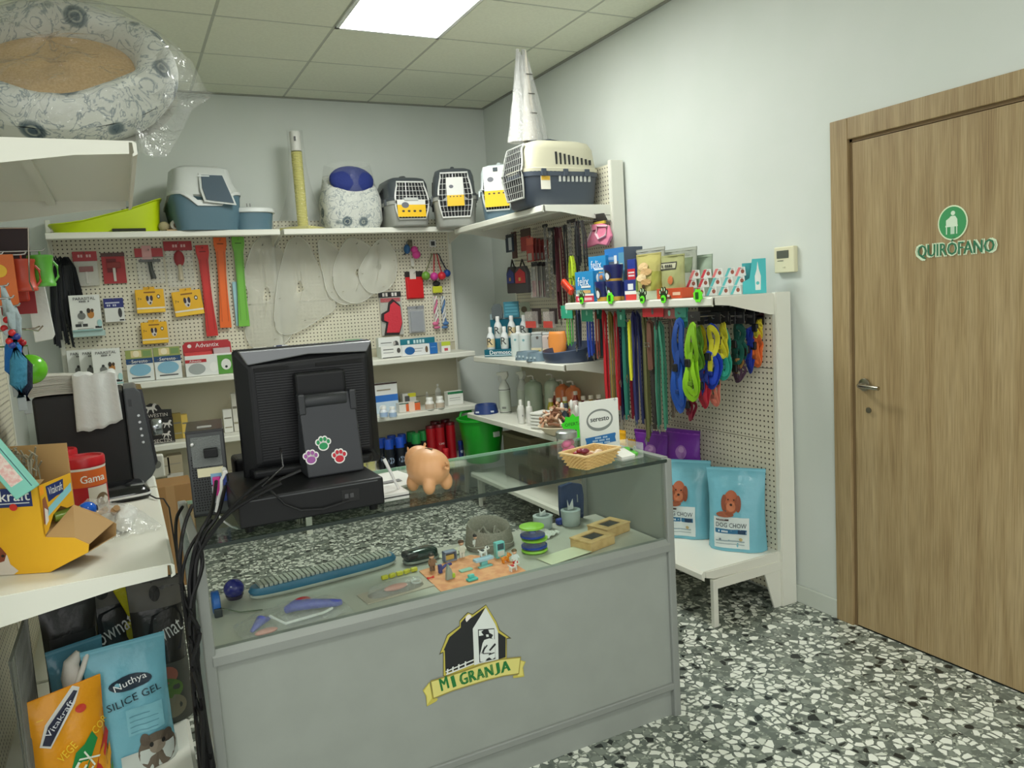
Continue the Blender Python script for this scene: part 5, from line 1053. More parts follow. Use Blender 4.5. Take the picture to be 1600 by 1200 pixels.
t = lowbox('cat_food_box', 'tall grey and blue cat food case behind the dessert cups', 'pet food', (946, 381, 976, 463), 2.36, (88, 98, 116), .12, z=ZL, prints=[(.0, .75, 1, 1, (48, 120, 190)), (.72, .3, 1, .9, (90, 150, 180)), (.78, .35, .92, .5, (210, 226, 200)), (.78, .55, .92, .7, (210, 226, 200)), (.1, .78, .5, .84, (120, 160, 200)), (.5, .7, .64, .86, (225, 228, 230))])
for k in range(3):
    q = onX(912 + 12 * k, 420, 2.31); t = pouch('food_sachet', ['flat blue sachet lying at the far end over the cat food box', 'flat white and blue sachet in the middle over the cat food box', 'flat sachet with orange food picture over the cat food box'][k], 'pet food', (2.33, q.y, 1.556), RB, .075, .02, .045, [(60, 130, 190), (220, 224, 228), (90, 140, 190)][k], seed=k, discs=[(.6, .5, .2, .3, [(235, 236, 238), (60, 90, 140), (190, 120, 70)][k])], hang=True, group='sachets over the cat food box')
def cup(label, rect, X, z=None):
    c, w, zb, h = rectX(*rect, X); zb = z if z is not None else ZL
    t = thing('cat_food_cup', label, 'pet food', (X, c, zb), RB, 'dark blue cat food cups')
    r = w * .46
    MB().lathe([(r * .8, 0), (r, h * .85), (r * 1.03, h * .9), (r * 1.03, h)], 20).build('cup_body', mat((34, 44, 110), .35), t, smooth=True)
    fn = lambda x, z_: -math.sqrt(max(r * r * .96 - x * x, 1e-8)) * (.82 + .18 * z_ / h)
    disc(t, 0, h * .42, r * .6, h * .3, (48, 46, 60), -.0025, fn); disc(t, r * .1, h * .36, r * .3, h * .2, (236, 236, 236), -.0035, fn); disc(t, -r * .5, h * .6, r * .22, h * .22, (170, 220, 226), -.003, fn)
    MB().lathe([(r * .805, .001), (r * .87, h * .22)], 20, caps=False).build('gold_band', mat((222, 176, 70), .35), t, smooth=True); t.children[-1].scale = (1.012, 1.012, 1)
    return t
cup('dark blue cat food cup on top of the row, against the grey case', (949, 402, 968, 430), 2.29, 1.545)
cup('dark blue cat food cup next to the blue cat food box', (935, 431, 951, 462), 2.285)
cup('dark blue cat food cup in the middle of the row', (952, 431, 968, 462), 2.285)
cup('dark blue cat food cup behind the middle one', (963, 431, 978, 460), 2.33)
lowbox('cup_carton', 'dark blue cup carton with white and red print beside the cups', 'pet food', (975, 430, 996, 462), 2.29, (40, 56, 130), .06, z=ZL, prints=[(.1, .0, .9, .3, (214, 60, 60)), (.05, .28, .95, .45, (235, 235, 232)), (.3, .5, .7, .8, (230, 232, 236))], group='cup cartons')
lowbox('cup_carton', 'red and blue cup carton standing on the dark blue one', 'pet food', (980, 396, 992, 430), 2.32, (44, 64, 150), .06, z=1.547, prints=[(0, 0, 1, .55, (206, 48, 56)), (.1, .2, .9, .28, (235, 220, 220)), (.1, .35, .9, .42, (235, 220, 220))], group='cup cartons')
def lowbag(label, rect, X, col, d, seed, **kw):
    c, w, zb, h = rectX(*rect, X); return pouch('treat_bag', label, 'pet food', (X, c, ZL), RB, w, d, h + zb - ZL, col, seed=seed, group='treat bags on the low shelf', **kw)
lowbag('grey green treat bag with silver top behind the chew bags', (990, 388, 1040, 460), 2.44, (170, 172, 160), .05, 11, crimp=.16)
lowbag('grey green treat bag with silver top, the middle one behind', (1036, 388, 1090, 460), 2.47, (164, 170, 158), .05, 12, crimp=.16, prints=[(.1, .5, .9, .8, (110, 124, 92))])
lowbag('pale green treat bag with silver top behind the pyramid cartons', (1084, 398, 1114, 460), 2.50, (150, 166, 148), .05, 13, crimp=.16)
lowbag('clear fronted yellow green bag of beige chew rolls', (996, 396, 1034, 461), 2.31, (186, 178, 110), .07, 14, rough=.15, prints=[(.05, 0, .95, .18, (190, 200, 170)), (.0, .18, .22, .5, (110, 140, 60)), (.78, .2, 1, .6, (160, 160, 70))], discs=[(.42, .72, .22, .09, (222, 190, 140)), (.55, .60, .24, .08, (206, 168, 116)), (.4, .48, .2, .08, (232, 206, 160)), (.6, .38, .2, .07, (200, 160, 104)), (.5, .28, .06, .05, (80, 60, 40))])
lowbag('olive green treat bag with black name label and orange seal', (1034, 398, 1070, 449), 2.30, (166, 168, 116), .05, 15, prints=[(.05, .66, .75, .84, (54, 52, 44)), (.08, .69, .72, .81, (190, 188, 160)), (0, 0, 1, .12, (110, 70, 44)), (0, .12, 1, .22, (90, 120, 60)), (.1, .04, .55, .09, (230, 220, 200))], discs=[(.58, .42, .11, .1, (206, 120, 70))], texts=[('NATURAL', .4, .75, .5, (50, 50, 44))])
lowbox('snack_carton', 'flat orange red snack carton with brand band at the shelf edge', 'pet food', (1026, 446, 1065, 462), 2.27, (206, 84, 48), .07, z=ZL, prints=[(.1, .25, .5, .6, (226, 130, 90)), (.65, .3, .95, .6, (240, 200, 170))], group='snack cartons')
# pyramid packs: three tiers of slanted little cartons, set slanting across the shelf end
LA, LBp = Vector((2.275, 2.86)), Vector((2.575, 2.585)); LD = (LBp - LA).normalized(); RD = math.atan2(LD.y, LD.x)
def atline(px_, py_):
    d_ = ray(px_, py_); a_, b_, c_, e_ = d_.x, -LD.x, d_.y, -LD.y; det = a_ * e_ - b_ * c_
    s_ = (LA.x * e_ - b_ * LA.y) / det; u_ = (a_ * LA.y - c_ * LA.x) / det
    return Vector((d_.x * s_, d_.y * s_, CAM.z + d_.z * s_)), u_
for row, (y0, y1, xs) in enumerate(((410, 427, [1075, 1093, 1111, 1131, 1147]), (427, 443, [1070, 1089, 1108, 1127, 1146]), (444, 460, [1064, 1083, 1102, 1121, 1140]))):
    z_ = ZL + .041 * (2 - row) + .001
    for k, xx in enumerate(xs):
        (p0, u0), (p1, u1) = atline(xx, (y0 + y1) / 2), atline(xx + 19, (y0 + y1) / 2); w = (u1 - u0) * .97; r = (k + row) % 3; m_ = (p0 + p1) / 2
        t = thing('snack_pack', '%s little slanted snack pack, %s tier, %s' % ([['red banded', 'pink banded', 'red striped'], ['white', 'teal edged', 'pale']][k > 1][r], ['top', 'middle', 'bottom'][row], ['nearest the treat bags', 'second from the treat bags', 'third along', 'fourth along', 'nearest the teal end card'][k]), 'pet food', (m_.x - LD.y * .01 * (2 - row), m_.y + LD.x * .01 * (2 - row), z_), RD, 'little slanted snack packs')
        H_ = .040
        MB().prism([(-w / 2, 0), (w / 2, 0), (w / 2 - .004, H_), (-w / 2 + .018, H_)], 0, .06, 'y').build('pack_body', mat((228, 230, 226), .4), t, bevel=.001)
        cc = (206, 52, 66) if k < 2 else (90, 190, 190)
        shape(t, [(-w / 2 + .001, .001), (-w / 2 + w * .25, .001), (-w / 2 + w * .25 + .018, H_ - .001), (-w / 2 + .018, H_ - .001)], cc if (row > 0 or k % 2) else (226, 120, 120), -.0006)
        disc(t, w * .2, H_ * .5, w * .15, H_ * .24, (150, 78, 58), -.0008); patch(t, 0, H_ * .8, w * .3, H_ * .88, (160, 160, 160), -.0006)
(p0, u0), (p1, u1) = atline(1160, 430), atline(1197, 430); w = u1 - u0; m_ = (p0 + p1) / 2; h = atline(1185, 404)[0].z - ZL
t = thing('teal_display_tray', 'teal cardboard tray end with a white tube picture, nearest the thermostat', 'display', (m_.x, m_.y, ZL), RD)
MB().prism([(-w * .5, 0), (w * .5, 0), (w * .5, h), (-w * .08, h), (-w * .2, h * .45), (-w * .5, h * .35)], -.002, .002, 'y').build('front_card', mat((62, 186, 190), .4), t)
MB().box(w * .5 - .003, .0, 0, w * .5, .05, h * .97).build('side_card', mat((54, 170, 176), .4), t); MB().box(-w * .5, .05, 0, w * .5, .054, h * .9).build('back_card', mat((54, 170, 176), .4), t)
shape(t, [(w * .04, h * .1), (w * .26, h * .1), (w * .28, h * .5), (w * .2, h * .7), (w * .15, h * .92), (w * .11, h * .7), (w * .02, h * .5)], (226, 232, 228), -.0026); disc(t, w * .14, h * .3, w * .07, h * .05, (90, 190, 190), -.003)

# price tags on the shelf lip
def pawtag(label, px_, py_):
    q = onX(px_, py_, 2.235); t = thing('paw_price_tag', label, 'price tag', (2.2385, q.y, q.z), RB, 'paw shaped price tags')
    MB().at(0, -.002, .0, rx=PI / 2).lathe([(.024, 0), (.024, .003)], 16).build('paw_pad', mat((24, 50, 22), .5), t)
    for a, b in ((-.024, .022), (-.009, .034), (.009, .034), (.024, .022)): MB().at(a, -.002, b, rx=PI / 2).lathe([(.010, 0), (.010, .003)], 10, sx=.8, sy=1.2).build('paw_toe', mat((20, 34, 18), .5), t); disc(t, a, b, .004, .008, (206, 236, 190), -.0056)
    MB().at(0, -.005, -.01, rx=PI / 2).lathe([(.019, 0), (.019, .002)], 14).build('green_price_dot', mat((110, 240, 40), .6), t); lettering('x1', (30, 90, 20), t, 0, -.01, h=.014, y=-.0076)
pawtag('green and black paw price tag farthest along the shelf lip', 909, 467); pawtag('green and black paw price tag under the chew roll bag', 1004, 465); pawtag('green and black paw price tag under the orange snack carton', 1037, 464)
for k, (a_, b_) in enumerate(((953, 466), (1090, 462))):
    q = onX(a_, b_, 2.235); t = thing('round_price_tag', ['fluorescent green round price tag below the cat food cups', 'fluorescent green round price tag below the pyramid packs'][k], 'price tag', (2.2385, q.y, q.z), RB)
    st = [(.032 * (1 if i % 2 else .8) * math.cos(2 * PI * i / 16), .032 * (1 if i % 2 else .8) * math.sin(2 * PI * i / 16)) for i in range(16)]
    MB().prism(st, -.0035, 0, 'y').build('star_card', mat((110, 240, 40), .6), t); lettering('x1', (30, 90, 20), t, 0, 0, h=.03, y=-.0042)

# ================================================================ LOW BAY: LEADS AND HARNESSES
def strap(name, label, cols, rect, X, wd=.011, head=None, clip=True, group='leads hanging under the low shelf', buckle=False, studs=False, cat='lead', gap=.9):
    X = safeX(rect, X)
    c, w, zb, h = rectX(*rect, X); t = thing(name, label, cat, (X, c, zb), RB, group); n = len(cols)
    MB().tube([(0, XP - X, h * .985), (0, -.02, h * .985), (0, -.026, h * .985 + .008)], .0025, 6).build('peg_hook', mat((160, 160, 155), .3, .9), t, smooth=True)
    for k, cl in enumerate(cols):
        r = random.Random(k * 7 + int(c * 1000)); x = ((k + .5) / n - .5) * w * gap; y = -.006 - .012 * (k % 3); lo = h * .06 * r.random() * (k > 0)
        pts_ = [(x + .003, y, lo), (x + .004 * (r.random() - .5), y - .002, h * .35), (x * .95, y, h * .7), (x * .6, y, h * .94), (x * .5, y + .004, h * .985), (x * .6 + .004, y + .014, h * .94), (x + .004, y + .014, h * .6), (x + .008 * (r.random() - .5), y + .012, lo + h * .04)]
        MB().tube(pts_, wd, 6, flat=.22, up=(0, 1, 0)).build('strap', mat(cl, .6), t, smooth=True)
    if head:
        MB().box(-w * .5 if w > .03 else -.018, -.022, h - head[1], w * .5 if w > .03 else .018, -.018, h).build('header_card', mat(head[0], .45), t); disc(t, 0, h - head[1] * .45, .009, .014, (150, 220, 200) if head[0][1] > 100 else (90, 90, 90), -.0226)
        MB().box(-.01, -.0235, h - head[1] * .14, .01, -.0222, h - head[1] * .06).build('hang_slot', mat((30, 34, 32), .6), t)
    if clip: MB().tube([(0, -.03, .03), (.007, -.032, .01), (0, -.03, -.01), (-.007, -.032, .01)], .0028, 6, closed=True).build('snap_hook', mat((190, 190, 186), .25, 1), t, smooth=True)
    if buckle: MB().tube([(-.018, -.03, h * .55), (.018, -.03, h * .55), (.018, -.03, h * .48), (-.018, -.03, h * .48)], .003, 6, closed=True).build('buckle', mat((196, 190, 176), .25, 1), t, smooth=True)
    if studs:
        for j in range(12): MB().at(.003, -.018, h * (.06 + .072 * j)).ball(.0045, 1, .6, 1, 8, 5).build('stud', mat((200, 196, 186), .25, 1), t, smooth=True)
    return t
TG = (44, 168, 132)
strap('bright_lead', 'thin lime lead on a green card at the far end of the low bay', [(150, 220, 50), (60, 160, 70)], (883, 477, 900, 540), 2.34, .006, (TG, .075))
strap('dark_lead', 'black lead with a silver clip and chain beside the lime one', [(40, 44, 60), (30, 32, 40), (36, 46, 80)], (899, 478, 914, 545), 2.36, .008)
strap('nylon_collar', 'royal blue collar with white ring on a green card', [(34, 70, 180), (30, 62, 160)], (915, 478, 932, 558), 2.33, .010, (TG, .085), cat='collar')
strap('nylon_lead', 'dull salmon pink lead between the blue collar and red lead', [(196, 100, 84)], (929, 485, 938, 560), 2.36, .009)
strap('nylon_lead', 'very dark teal lead on a dark green card', [(20, 50, 54), (26, 56, 60)], (936, 478, 946, 556), 2.38, .009, ((30, 110, 84), .07))
strap('nylon_lead', 'wide bright red lead, first of the long ones', [(190, 26, 40), (176, 22, 36), (200, 32, 44)], (944, 482, 956, 652), 2.36, .009)
strap('nylon_lead', 'olive and mustard lead between two red ones', [(140, 110, 50), (120, 124, 50), (150, 126, 60)], (955, 484, 964, 650), 2.37, .007)
strap('nylon_lead', 'bright red lead beside the mustard one', [(196, 34, 44), (180, 28, 40)], (962, 486, 970, 640), 2.36, .009)
strap('nylon_lead', 'navy blue lead behind the green carded one', [(26, 40, 90), (24, 36, 80)], (968, 486, 976, 655), 2.38, .010)
strap('nylon_lead', 'dusty pink narrow lead beside the green carded one', [(170, 96, 90)], (972, 488, 978, 600), 2.36, .006)
strap('nylon_lead', 'long teal green lead on a green card with ring', [(36, 120, 104), (30, 108, 94)], (973, 483, 985, 655), 2.33, .010, ((40, 140, 112), .09))
strap('bright_lead', 'short yellow lead with a silver clip', [(222, 222, 50)], (981, 500, 990, 594), 2.31, .011)
strap('nylon_lead', 'dark raspberry red lead hanging below the yellow one', [(140, 24, 50), (150, 30, 56)], (984, 505, 993, 654), 2.37, .010)
strap('nylon_lead', 'wide navy blue leads with white seams', [(34, 40, 90), (28, 34, 76), (44, 46, 100), (150, 150, 180), (30, 36, 80)], (989, 484, 1008, 664), 2.34, .010)
strap('nylon_lead', 'olive green flat leads, long and slightly curved', [(96, 96, 56), (84, 86, 50), (104, 104, 64)], (1006, 484, 1020, 690), 2.34, .010)
strap('leather_collar', 'brown leather collar with silver buckle', [(120, 80, 64), (108, 72, 58)], (1012, 500, 1024, 578), 2.30, .015, None, False, buckle=True, cat='collar')
strap('leather_lead', 'black studded leather lead under the brown collar', [(40, 36, 34), (46, 40, 38)], (1017, 505, 1028, 670), 2.32, .012, studs=True)
strap('nylon_lead', 'striped sea green and white leads in a wide bunch', [(50, 120, 96), (170, 214, 190), (46, 112, 90), (160, 206, 184), (40, 106, 84), (60, 130, 104)], (1024, 500, 1047, 672), 2.31, .009)
strap('nylon_lead', 'taupe lead beside the blue harness', [(150, 130, 118), (160, 144, 130)], (1047, 492, 1057, 652), 2.40, .010)
strap('red_header_pack', 'red header pack over the brown collar', [(60, 50, 50)], (1010, 480, 1042, 515), 2.28, .006, ((176, 36, 44), .045), False, cat='retail pack')
strap('pink_header_pack', 'dull pink header pack with small white marks', [(110, 90, 84)], (1042, 482, 1062, 512), 2.30, .006, ((170, 104, 100), .045), False, cat='retail pack')
def harness(label, col, rect, X, hd=(36, 34, 34), hh=.06, seed=0, col2=None, wd=.014):
    X = safeX(rect, X)
    c, w, zb, h = rectX(*rect, X); t = thing('dog_harness', label, 'harness', (X, c, zb), RB, 'nylon harnesses hanging under the low shelf')
    r = random.Random(seed); m_ = mat(col, .6); m2 = mat(col2 or tuple(int(q * .85) for q in col), .6); H_ = h - hh * .6
    MB().tube([(0, XP - X, h * .99), (0, -.02, h * .99), (0, -.026, h * .99 + .008)], .0025, 6).build('peg_hook', mat((160, 160, 155), .3, .9), t, smooth=True)
    def loop(x0, za, zb_, ww, y, m, nm='strap', sk=0):
        n = 18; pts_ = []
        for i in range(n):
            a = 2 * PI * i / n; pts_.append((x0 + ww * math.sin(a) * (1 + .15 * math.sin(3 * a + seed)) + sk * math.cos(a), y + .008 * math.sin(2 * a + seed), (za + zb_) / 2 + (za - zb_) / 2 * math.cos(a)))
        MB().tube(pts_, wd, 6, flat=.2, closed=True, up=(0, 1, 0)).build(nm, m, t, smooth=True)
    loop(-w * .05, H_, h * .42, w * .20, -.02, m_, sk=.004); loop(w * .10, H_ * .98, h * .5, w * .16, -.035, m2, sk=-.006)
    loop(-w * .06, h * .52, h * .02, w * .30, -.024, m_, sk=.01); loop(w * .05, h * .5, h * .10, w * .18, -.042, m_, sk=-.008)
    MB().tube([(-w * .1, -.03, h * .12), (0, -.045, h * .3), (w * .05, -.045, h * .5), (0, -.03, h * .7)], wd, 6, flat=.2, up=(0, 1, 0)).build('chest_strap', m2, t, smooth=True)
    MB().cbox(-w * .02, -.05, h * .46, .03, .016, .036).build('buckle', mat((26, 26, 28), .4), t, bevel=.004)
    MB().cbox(w * .02, -.046, h * .22, .024, .012, .02).build('slider', mat(tuple(int(q * .7) for q in col), .5), t, bevel=.003)
    MB().box(-w * .28, -.012, h - hh * .35, w * .28, -.008, h + hh * .35).build('header_card', mat(hd, .5), t)
    return t
harness('deep blue harness, the longest, beside the striped green leads', (22, 78, 170), (1054, 488, 1084, 644), 2.28, (70, 150, 130), seed=1, col2=(26, 66, 140), wd=.017)
harness('lime green harness hanging in front of a dark green one', (142, 200, 30), (1073, 494, 1106, 626), 2.24, seed=2, wd=.015)
harness('olive green harness half hidden behind the lime one', (96, 150, 40), (1090, 500, 1108, 582), 2.34, seed=3)
harness('yellow harness behind the lime and blue ones', (224, 208, 40), (1094, 498, 1114, 592), 2.38, seed=4, hd=(40, 50, 70))
harness('bright blue harness with yellow trim in the middle of the row', (30, 66, 190), (1104, 496, 1138, 606), 2.26, seed=5, col2=(214, 206, 50), wd=.016)
harness('burgundy red harness hanging lowest below the lime one', (130, 26, 50), (1078, 600, 1096, 656), 2.36, seed=6, wd=.010)
harness('red and blue mixed harness below the blue one', (190, 40, 60), (1098, 560, 1120, 636), 2.36, seed=7, col2=(40, 60, 150))
harness('salmon and teal harness low behind the blue one', (226, 132, 112), (1116, 560, 1136, 634), 2.40, seed=8, col2=(50, 120, 100), wd=.010)
harness('yellow harness with small tag beside the turquoise one', (214, 206, 50), (1128, 494, 1146, 562), 2.36, seed=9)
harness('turquoise harness hanging at middle height', (56, 174, 150), (1130, 500, 1150, 592), 2.29, seed=10, wd=.014)
harness('dark bottle green harness in a compact bundle', (30, 92, 80), (1146, 494, 1176, 572), 2.27, seed=11, wd=.016)
harness('brown and purple small harness below the bottle green one', (84, 60, 80), (1148, 548, 1176, 596), 2.32, seed=12, col2=(150, 110, 60), wd=.009)
harness('navy blue narrow harness beside the orange one', (36, 60, 170), (1172, 500, 1188, 582), 2.30, seed=13, wd=.012)
harness('orange harness with a black loop, nearest the end post', (240, 120, 60), (1180, 500, 1202, 572), 2.26, seed=14, wd=.013)
harness('small yellow harness behind the orange one', (226, 206, 50), (1186, 488, 1200, 530), 2.36, seed=15, hd=(60, 30, 34), wd=.010)
# black header cards close behind the harness hooks
for k, (a_, b_) in enumerate(((1092, 1108), (1108, 1124), (1124, 1140), (1138, 1150), (1150, 1164), (1166, 1180), (1180, 1192))):
    rhang('black_card_pack', 'black carded pack under the low shelf, %s' % ['over the lime harness', 'over the yellow harness', 'over the bright blue harness', 'over the turquoise harness', 'beside the bottle green harness', 'over the navy narrow harness', 'over the orange harness'][k], 'retail pack', (a_, 478, b_, 506), 2.45, f_card((38, 38, 40), (28, 28, 30), .3, .006, lambda t, w, h, th: patch(t, -w * .3, h * .35, w * .3, h * .5, (92, 90, 88), -th - .0006)), 'black carded packs under the low shelf')
strap('teal_header_pack', 'sea green carded lead over the deep blue harness', [(60, 150, 130)], (1062, 478, 1080, 512), 2.30, .008, ((70, 160, 138), .07), False)

# ================================================================ LOW BAY: BASE SHELF
ZG = .2635
DC = (120, 186, 203)
def dogchow(label, loc, rz, seed):
    w, h = .27, .385
    return pouch('dog_food_bag', label, 'pet food', loc, rz, w, .13, h, DC, seed=seed, group='light blue dog food bags', crimp=.10, rough=.18, wr=.8,
        prints=[(.14, .04, .74, .42, (216, 226, 224)), (.16, .22, .70, .275, (46, 110, 150)), (.17, .12, .66, .135, (150, 170, 176)), (.17, .085, .66, .095, (160, 176, 180)), (.55, .225, .68, .27, (30, 60, 90)), (.18, .375, .4, .395, (70, 50, 50))],
        discs=[(.44, .60, .13, .14, (176, 96, 62)), (.32, .585, .05, .10, (140, 74, 48)), (.56, .585, .05, .10, (140, 74, 48)), (.44, .55, .08, .06, (190, 116, 80)), (.44, .57, .025, .014, (50, 34, 30)), (.39, .63, .014, .010, (40, 28, 26)), (.49, .63, .014, .010, (40, 28, 26)), (.34, .455, .15, .035, (150, 84, 56)), (.25, .15, .02, .014, (120, 130, 140)), (.6, .16, .03, .02, (190, 170, 120))],
        texts=[('DOG CHOW', .44, .325, .52, (24, 44, 60), .055), ('PURINA', .27, .393, .14, (225, 225, 220)), ('COMPLET', .32, .248, .2, (230, 238, 240))])
dogchow('light blue Dog Chow bag nearest the end post', (2.485, 2.69, ZG), -.93, 21)
dogchow('light blue Dog Chow bag half hidden by the counter', (2.42, 2.985, ZG), -.95, 22)
t = thing('white_carton', 'white carton under the purple bags behind the dog food', 'box', (2.50, 3.24, ZG), RB)
MB().box(-.2, -.11, 0, .15, .08, .29).build('box_body', mat((206, 204, 194), .6), t, bevel=.003)
PU = (110, 42, 150)
for k, (cy, X_, lab, w_, h_) in enumerate(((3.08, 2.50, 'purple pet food bag nearest the pegboard with faint grey dog prints', .21, .225), (3.27, 2.45, 'purple pet food bag with white round seal beside the glass counter', .24, .20))):
    t = pouch('purple_food_bag', lab, 'pet food', (X_, cy, ZG + .2905), RB + .25, w_, .08, h_, PU, seed=30 + k, crimp=.08, rough=.3, group='purple pet food bags', prints=[(0, .9, 1, .93, (140, 70, 176))], discs=[(.55, .5, .16, .16, (160, 110, 180)), (.55, .56, .08, .07, (190, 150, 200)), (.62, .44, .05, .06, (140, 90, 160))] + ([(.06, .45, .10, .12, (230, 226, 232)), (.06, .45, .06, .08, (130, 120, 150))] if k else []))
for k, (cy, X_, lab, w_, h_) in enumerate(((3.50, 2.30, 'yellow orange pet food bag behind the white board, leaning over', .22, .50), (3.62, 2.50, 'yellow orange pet food bag behind the purple ones', .2, .40))):
    pouch('yellow_food_bag', lab, 'pet food', (X_, cy - .06, ZG), RB + .2, w_, .1, h_, (240, 180, 36), seed=40 + k, crimp=.1, rough=.25, group='yellow pet food bags', prints=[(0, .86, 1, .9, (250, 204, 90))])

# ================================================================ ON THE GLASS COUNTER (z 0.925)
ZK = .9262
BK1 = mat((20, 21, 23), .45, 0, .3); BK2 = mat((16, 17, 18), .5, 0, .3); BK3 = mat((44, 46, 49), .4, 0, .4)
# cash drawer
t = thing('cash_drawer', 'wide black cash drawer at the front of the glass counter', 'cash drawer', (.42, 2.285, ZK), 0)
MB().box(-.197, -.20, .016, .197, .20, .095).build('drawer_body', mat((18, 19, 20), .45, 0, .3), t, bevel=.005)
for a in (-.17, .17):
    for b in (-.17, .17): MB().at(a, b, 0).lathe([(.012, 0), (.014, .017)], 12).build('foot', BK2, t, smooth=True)
sp_ = MB().box(.075, -.2012, .04, .125, -.198, .075).build('socket_panel', mat((12, 12, 13), .6), t, bevel=.001)
for a in (.088, .103): MB().cbox(a, -.202, .058, .010, .002, .012).build('socket', mat((60, 60, 62), .4), sp_)
MB().box(-.18, -.2008, .086, .18, -.1995, .089).build('seam', mat((70, 72, 74), .4), t)
# terminal with stand
c, w_, zb, h_ = rectY(372, 543, 590, 738, 2.36)
t = thing('monitor', 'large black monitor seen from behind with ribbed back and three paw stickers on its stand', 'monitor', (c, 2.36, ZK + .0955), 0)
ZB0 = zb - (ZK + .0955); HM = h_ + .01
loft([sq(w_ * .80, .01, 0, .12, 32)], cap1=False) if False else None
MB().box(-w_ / 2, .0, ZB0, w_ / 2, .035, ZB0 + HM).build('bezel', BK1, t, bevel=.012, seg=3)
MB().add([(-w_ / 2 + .004, 0, ZB0 + .004), (w_ / 2 - .004, 0, ZB0 + .004), (w_ / 2 - .004, 0, ZB0 + HM - .004), (-w_ / 2 + .004, 0, ZB0 + HM - .004), (-w_ / 2 + .04, -.034, ZB0 + .05), (w_ / 2 - .035, -.034, ZB0 + .05), (w_ / 2 - .03, -.034, ZB0 + HM - .045), (-w_ / 2 + .04, -.034, ZB0 + HM - .055)],
         [(4, 5, 6, 7), (0, 1, 5, 4), (1, 2, 6, 5), (2, 3, 7, 6), (3, 0, 4, 7)]).build('back_casing', BK1, t, bevel=.008, seg=2)
rb = MB()
for k in range(34):
    z = ZB0 + .062 + k * (HM - .135) / 33; rb.box(-w_ / 2 + .052, -.0375, z, w_ / 2 - .045, -.034, z + .0042)
rb.build('louvre_ribs', mat((26, 27, 29), .4, 0, .4), t, kind='stuff')
for a, b in ((-w_ / 2 + .05, -.06), (.02, w_ / 2 - .05)):
    s_ = MB(); s_.box(a, -.0385, ZB0 + HM - .066, b, -.034, ZB0 + HM - .056); s_.build('vent_slot', mat((8, 8, 9), .8), t)
MB().prism([(-w_ * .5 + .012, ZB0 + HM - .004), (w_ * .5 - .012, ZB0 + HM - .004), (w_ * .5 - .03, ZB0 + HM - .036), (0, ZB0 + HM - .028), (-w_ * .5 + .034, ZB0 + HM - .046)], -.037, -.012, 'y').build('silver_top_strip', mat((120, 122, 124), .3, .6), t, bevel=.003)
# neck and hinge
cx = onY(505, 650, 2.30).x - c
MB().box(cx - .075, -.075, .19, cx + .075, -.03, .30).build('neck_plate', BK1, t, bevel=.01, seg=3)
MB().at(cx - .062, -.095, .215, ry=PI / 2).lathe([(.02, 0), (.022, .004), (.022, .120), (.02, .124)], 20).build('hinge', BK3, t, smooth=True)
p0, p1, p2, p3 = (-.10, .225), (-.115, .235), (-.20 + .06, .012), (-.03, .012)
MB().prism([(-.088, .232), (-.105, .236), (-.150, .0), (-.03, .0)], cx - .078, cx + .088, 'x').build('stand_arm', mat((50, 52, 56), .4, 0, .4), t, bevel=.005)
for s_ in (-1, 1): MB().box(cx + s_ * .075 - .010 + .005, -.118, .18, cx + s_ * .075 + .010 + .005, -.085, .24).build('hinge_cheek', BK3, t, bevel=.004)
MB().prism([(-.19, -.06), (.16, -.06), (.19, .01), (.17, .12), (-.16, .12), (-.2, .01)], .0, .028, 'z').build('stand_base', BK1, t, bevel=.01, seg=3)
# paw stickers on the sloping stand face
def armY(z): return -.150 + .045 * z / .236 - .0012
for k, (px_, py_, col_) in enumerate(((504, 693, (24, 140, 80)), (484, 714, (150, 80, 150)), (528, 712, (190, 24, 44)))):
    q = onY(px_, py_, 2.235); x, z = q.x - c, q.z - (ZK + .0955)
    fn = lambda X_, Z_: armY(Z_)
    pw = [(0, -.006, .0125, .010)] + [(a, b, .0048, .0062) for a, b in ((-.0145, .006), (-.005, .0135), (.006, .0135), (.0155, .006))]
    for (a, b, r1, r2) in pw: disc(t, x + a, z + b, r1 + .0035, r2 + .0035, (232, 230, 226), -.0004, fn, name='paw_sticker_border')
    for (a, b, r1, r2) in pw: disc(t, x + a, z + b, r1, r2, col_, -.0010, fn, name='paw_sticker')
# black printer behind the drawer
t = thing('receipt_printer', 'black receipt printer behind the cash drawer beside the computer tower', 'printer', (.36, 2.54, ZK), 0)
MB().box(-.09, -.05, 0, .09, .065, .13).build('printer_body', BK2, t, bevel=.012, seg=3); MB().box(-.06, -.054, .07, .06, -.048, .10).build('paper_slot', mat((60, 60, 62), .4), t)
# computer tower
c, w_, zb, h_ = rectY(300, 672, 362, 806, 2.34)
t = thing('computer_tower', 'slim black computer tower standing end-on with its rear sockets showing', 'computer', (.182, 2.36, ZK), -.09)
TWh = h_ + (zb - ZK)
MB().box(-.052, 0, 0, .052, .225, TWh).build('case', mat((24, 24, 25), .35), t, bevel=.003)
MB().box(-.048, -.003, .01, .048, .0, TWh - .008).build('rear_plate', mat((72, 74, 74), .45, .5), t)
MB().box(-.040, -.007, TWh - .105, .040, -.003, TWh - .018).build('power_supply', mat((112, 116, 114), .45, .4, bump=.5, bscale=300), t)
MB().box(-.008, -.03, TWh - .078, .03, -.006, TWh - .052).build('power_plug', BK2, t, bevel=.003)
MB().box(-.03, -.009, TWh - .135, .040, -.003, TWh - .11).build('socket_panel', mat((210, 204, 170), .5), t)
MB().box(.004, -.0095, TWh - .16, .034, -.003, TWh - .128).build('blue_label', mat((120, 160, 190), .5), t)
MB().box(.004, -.009, TWh - .215, .03, -.003, TWh - .165).build('vga_socket', mat((170, 172, 172), .4, .4), t)
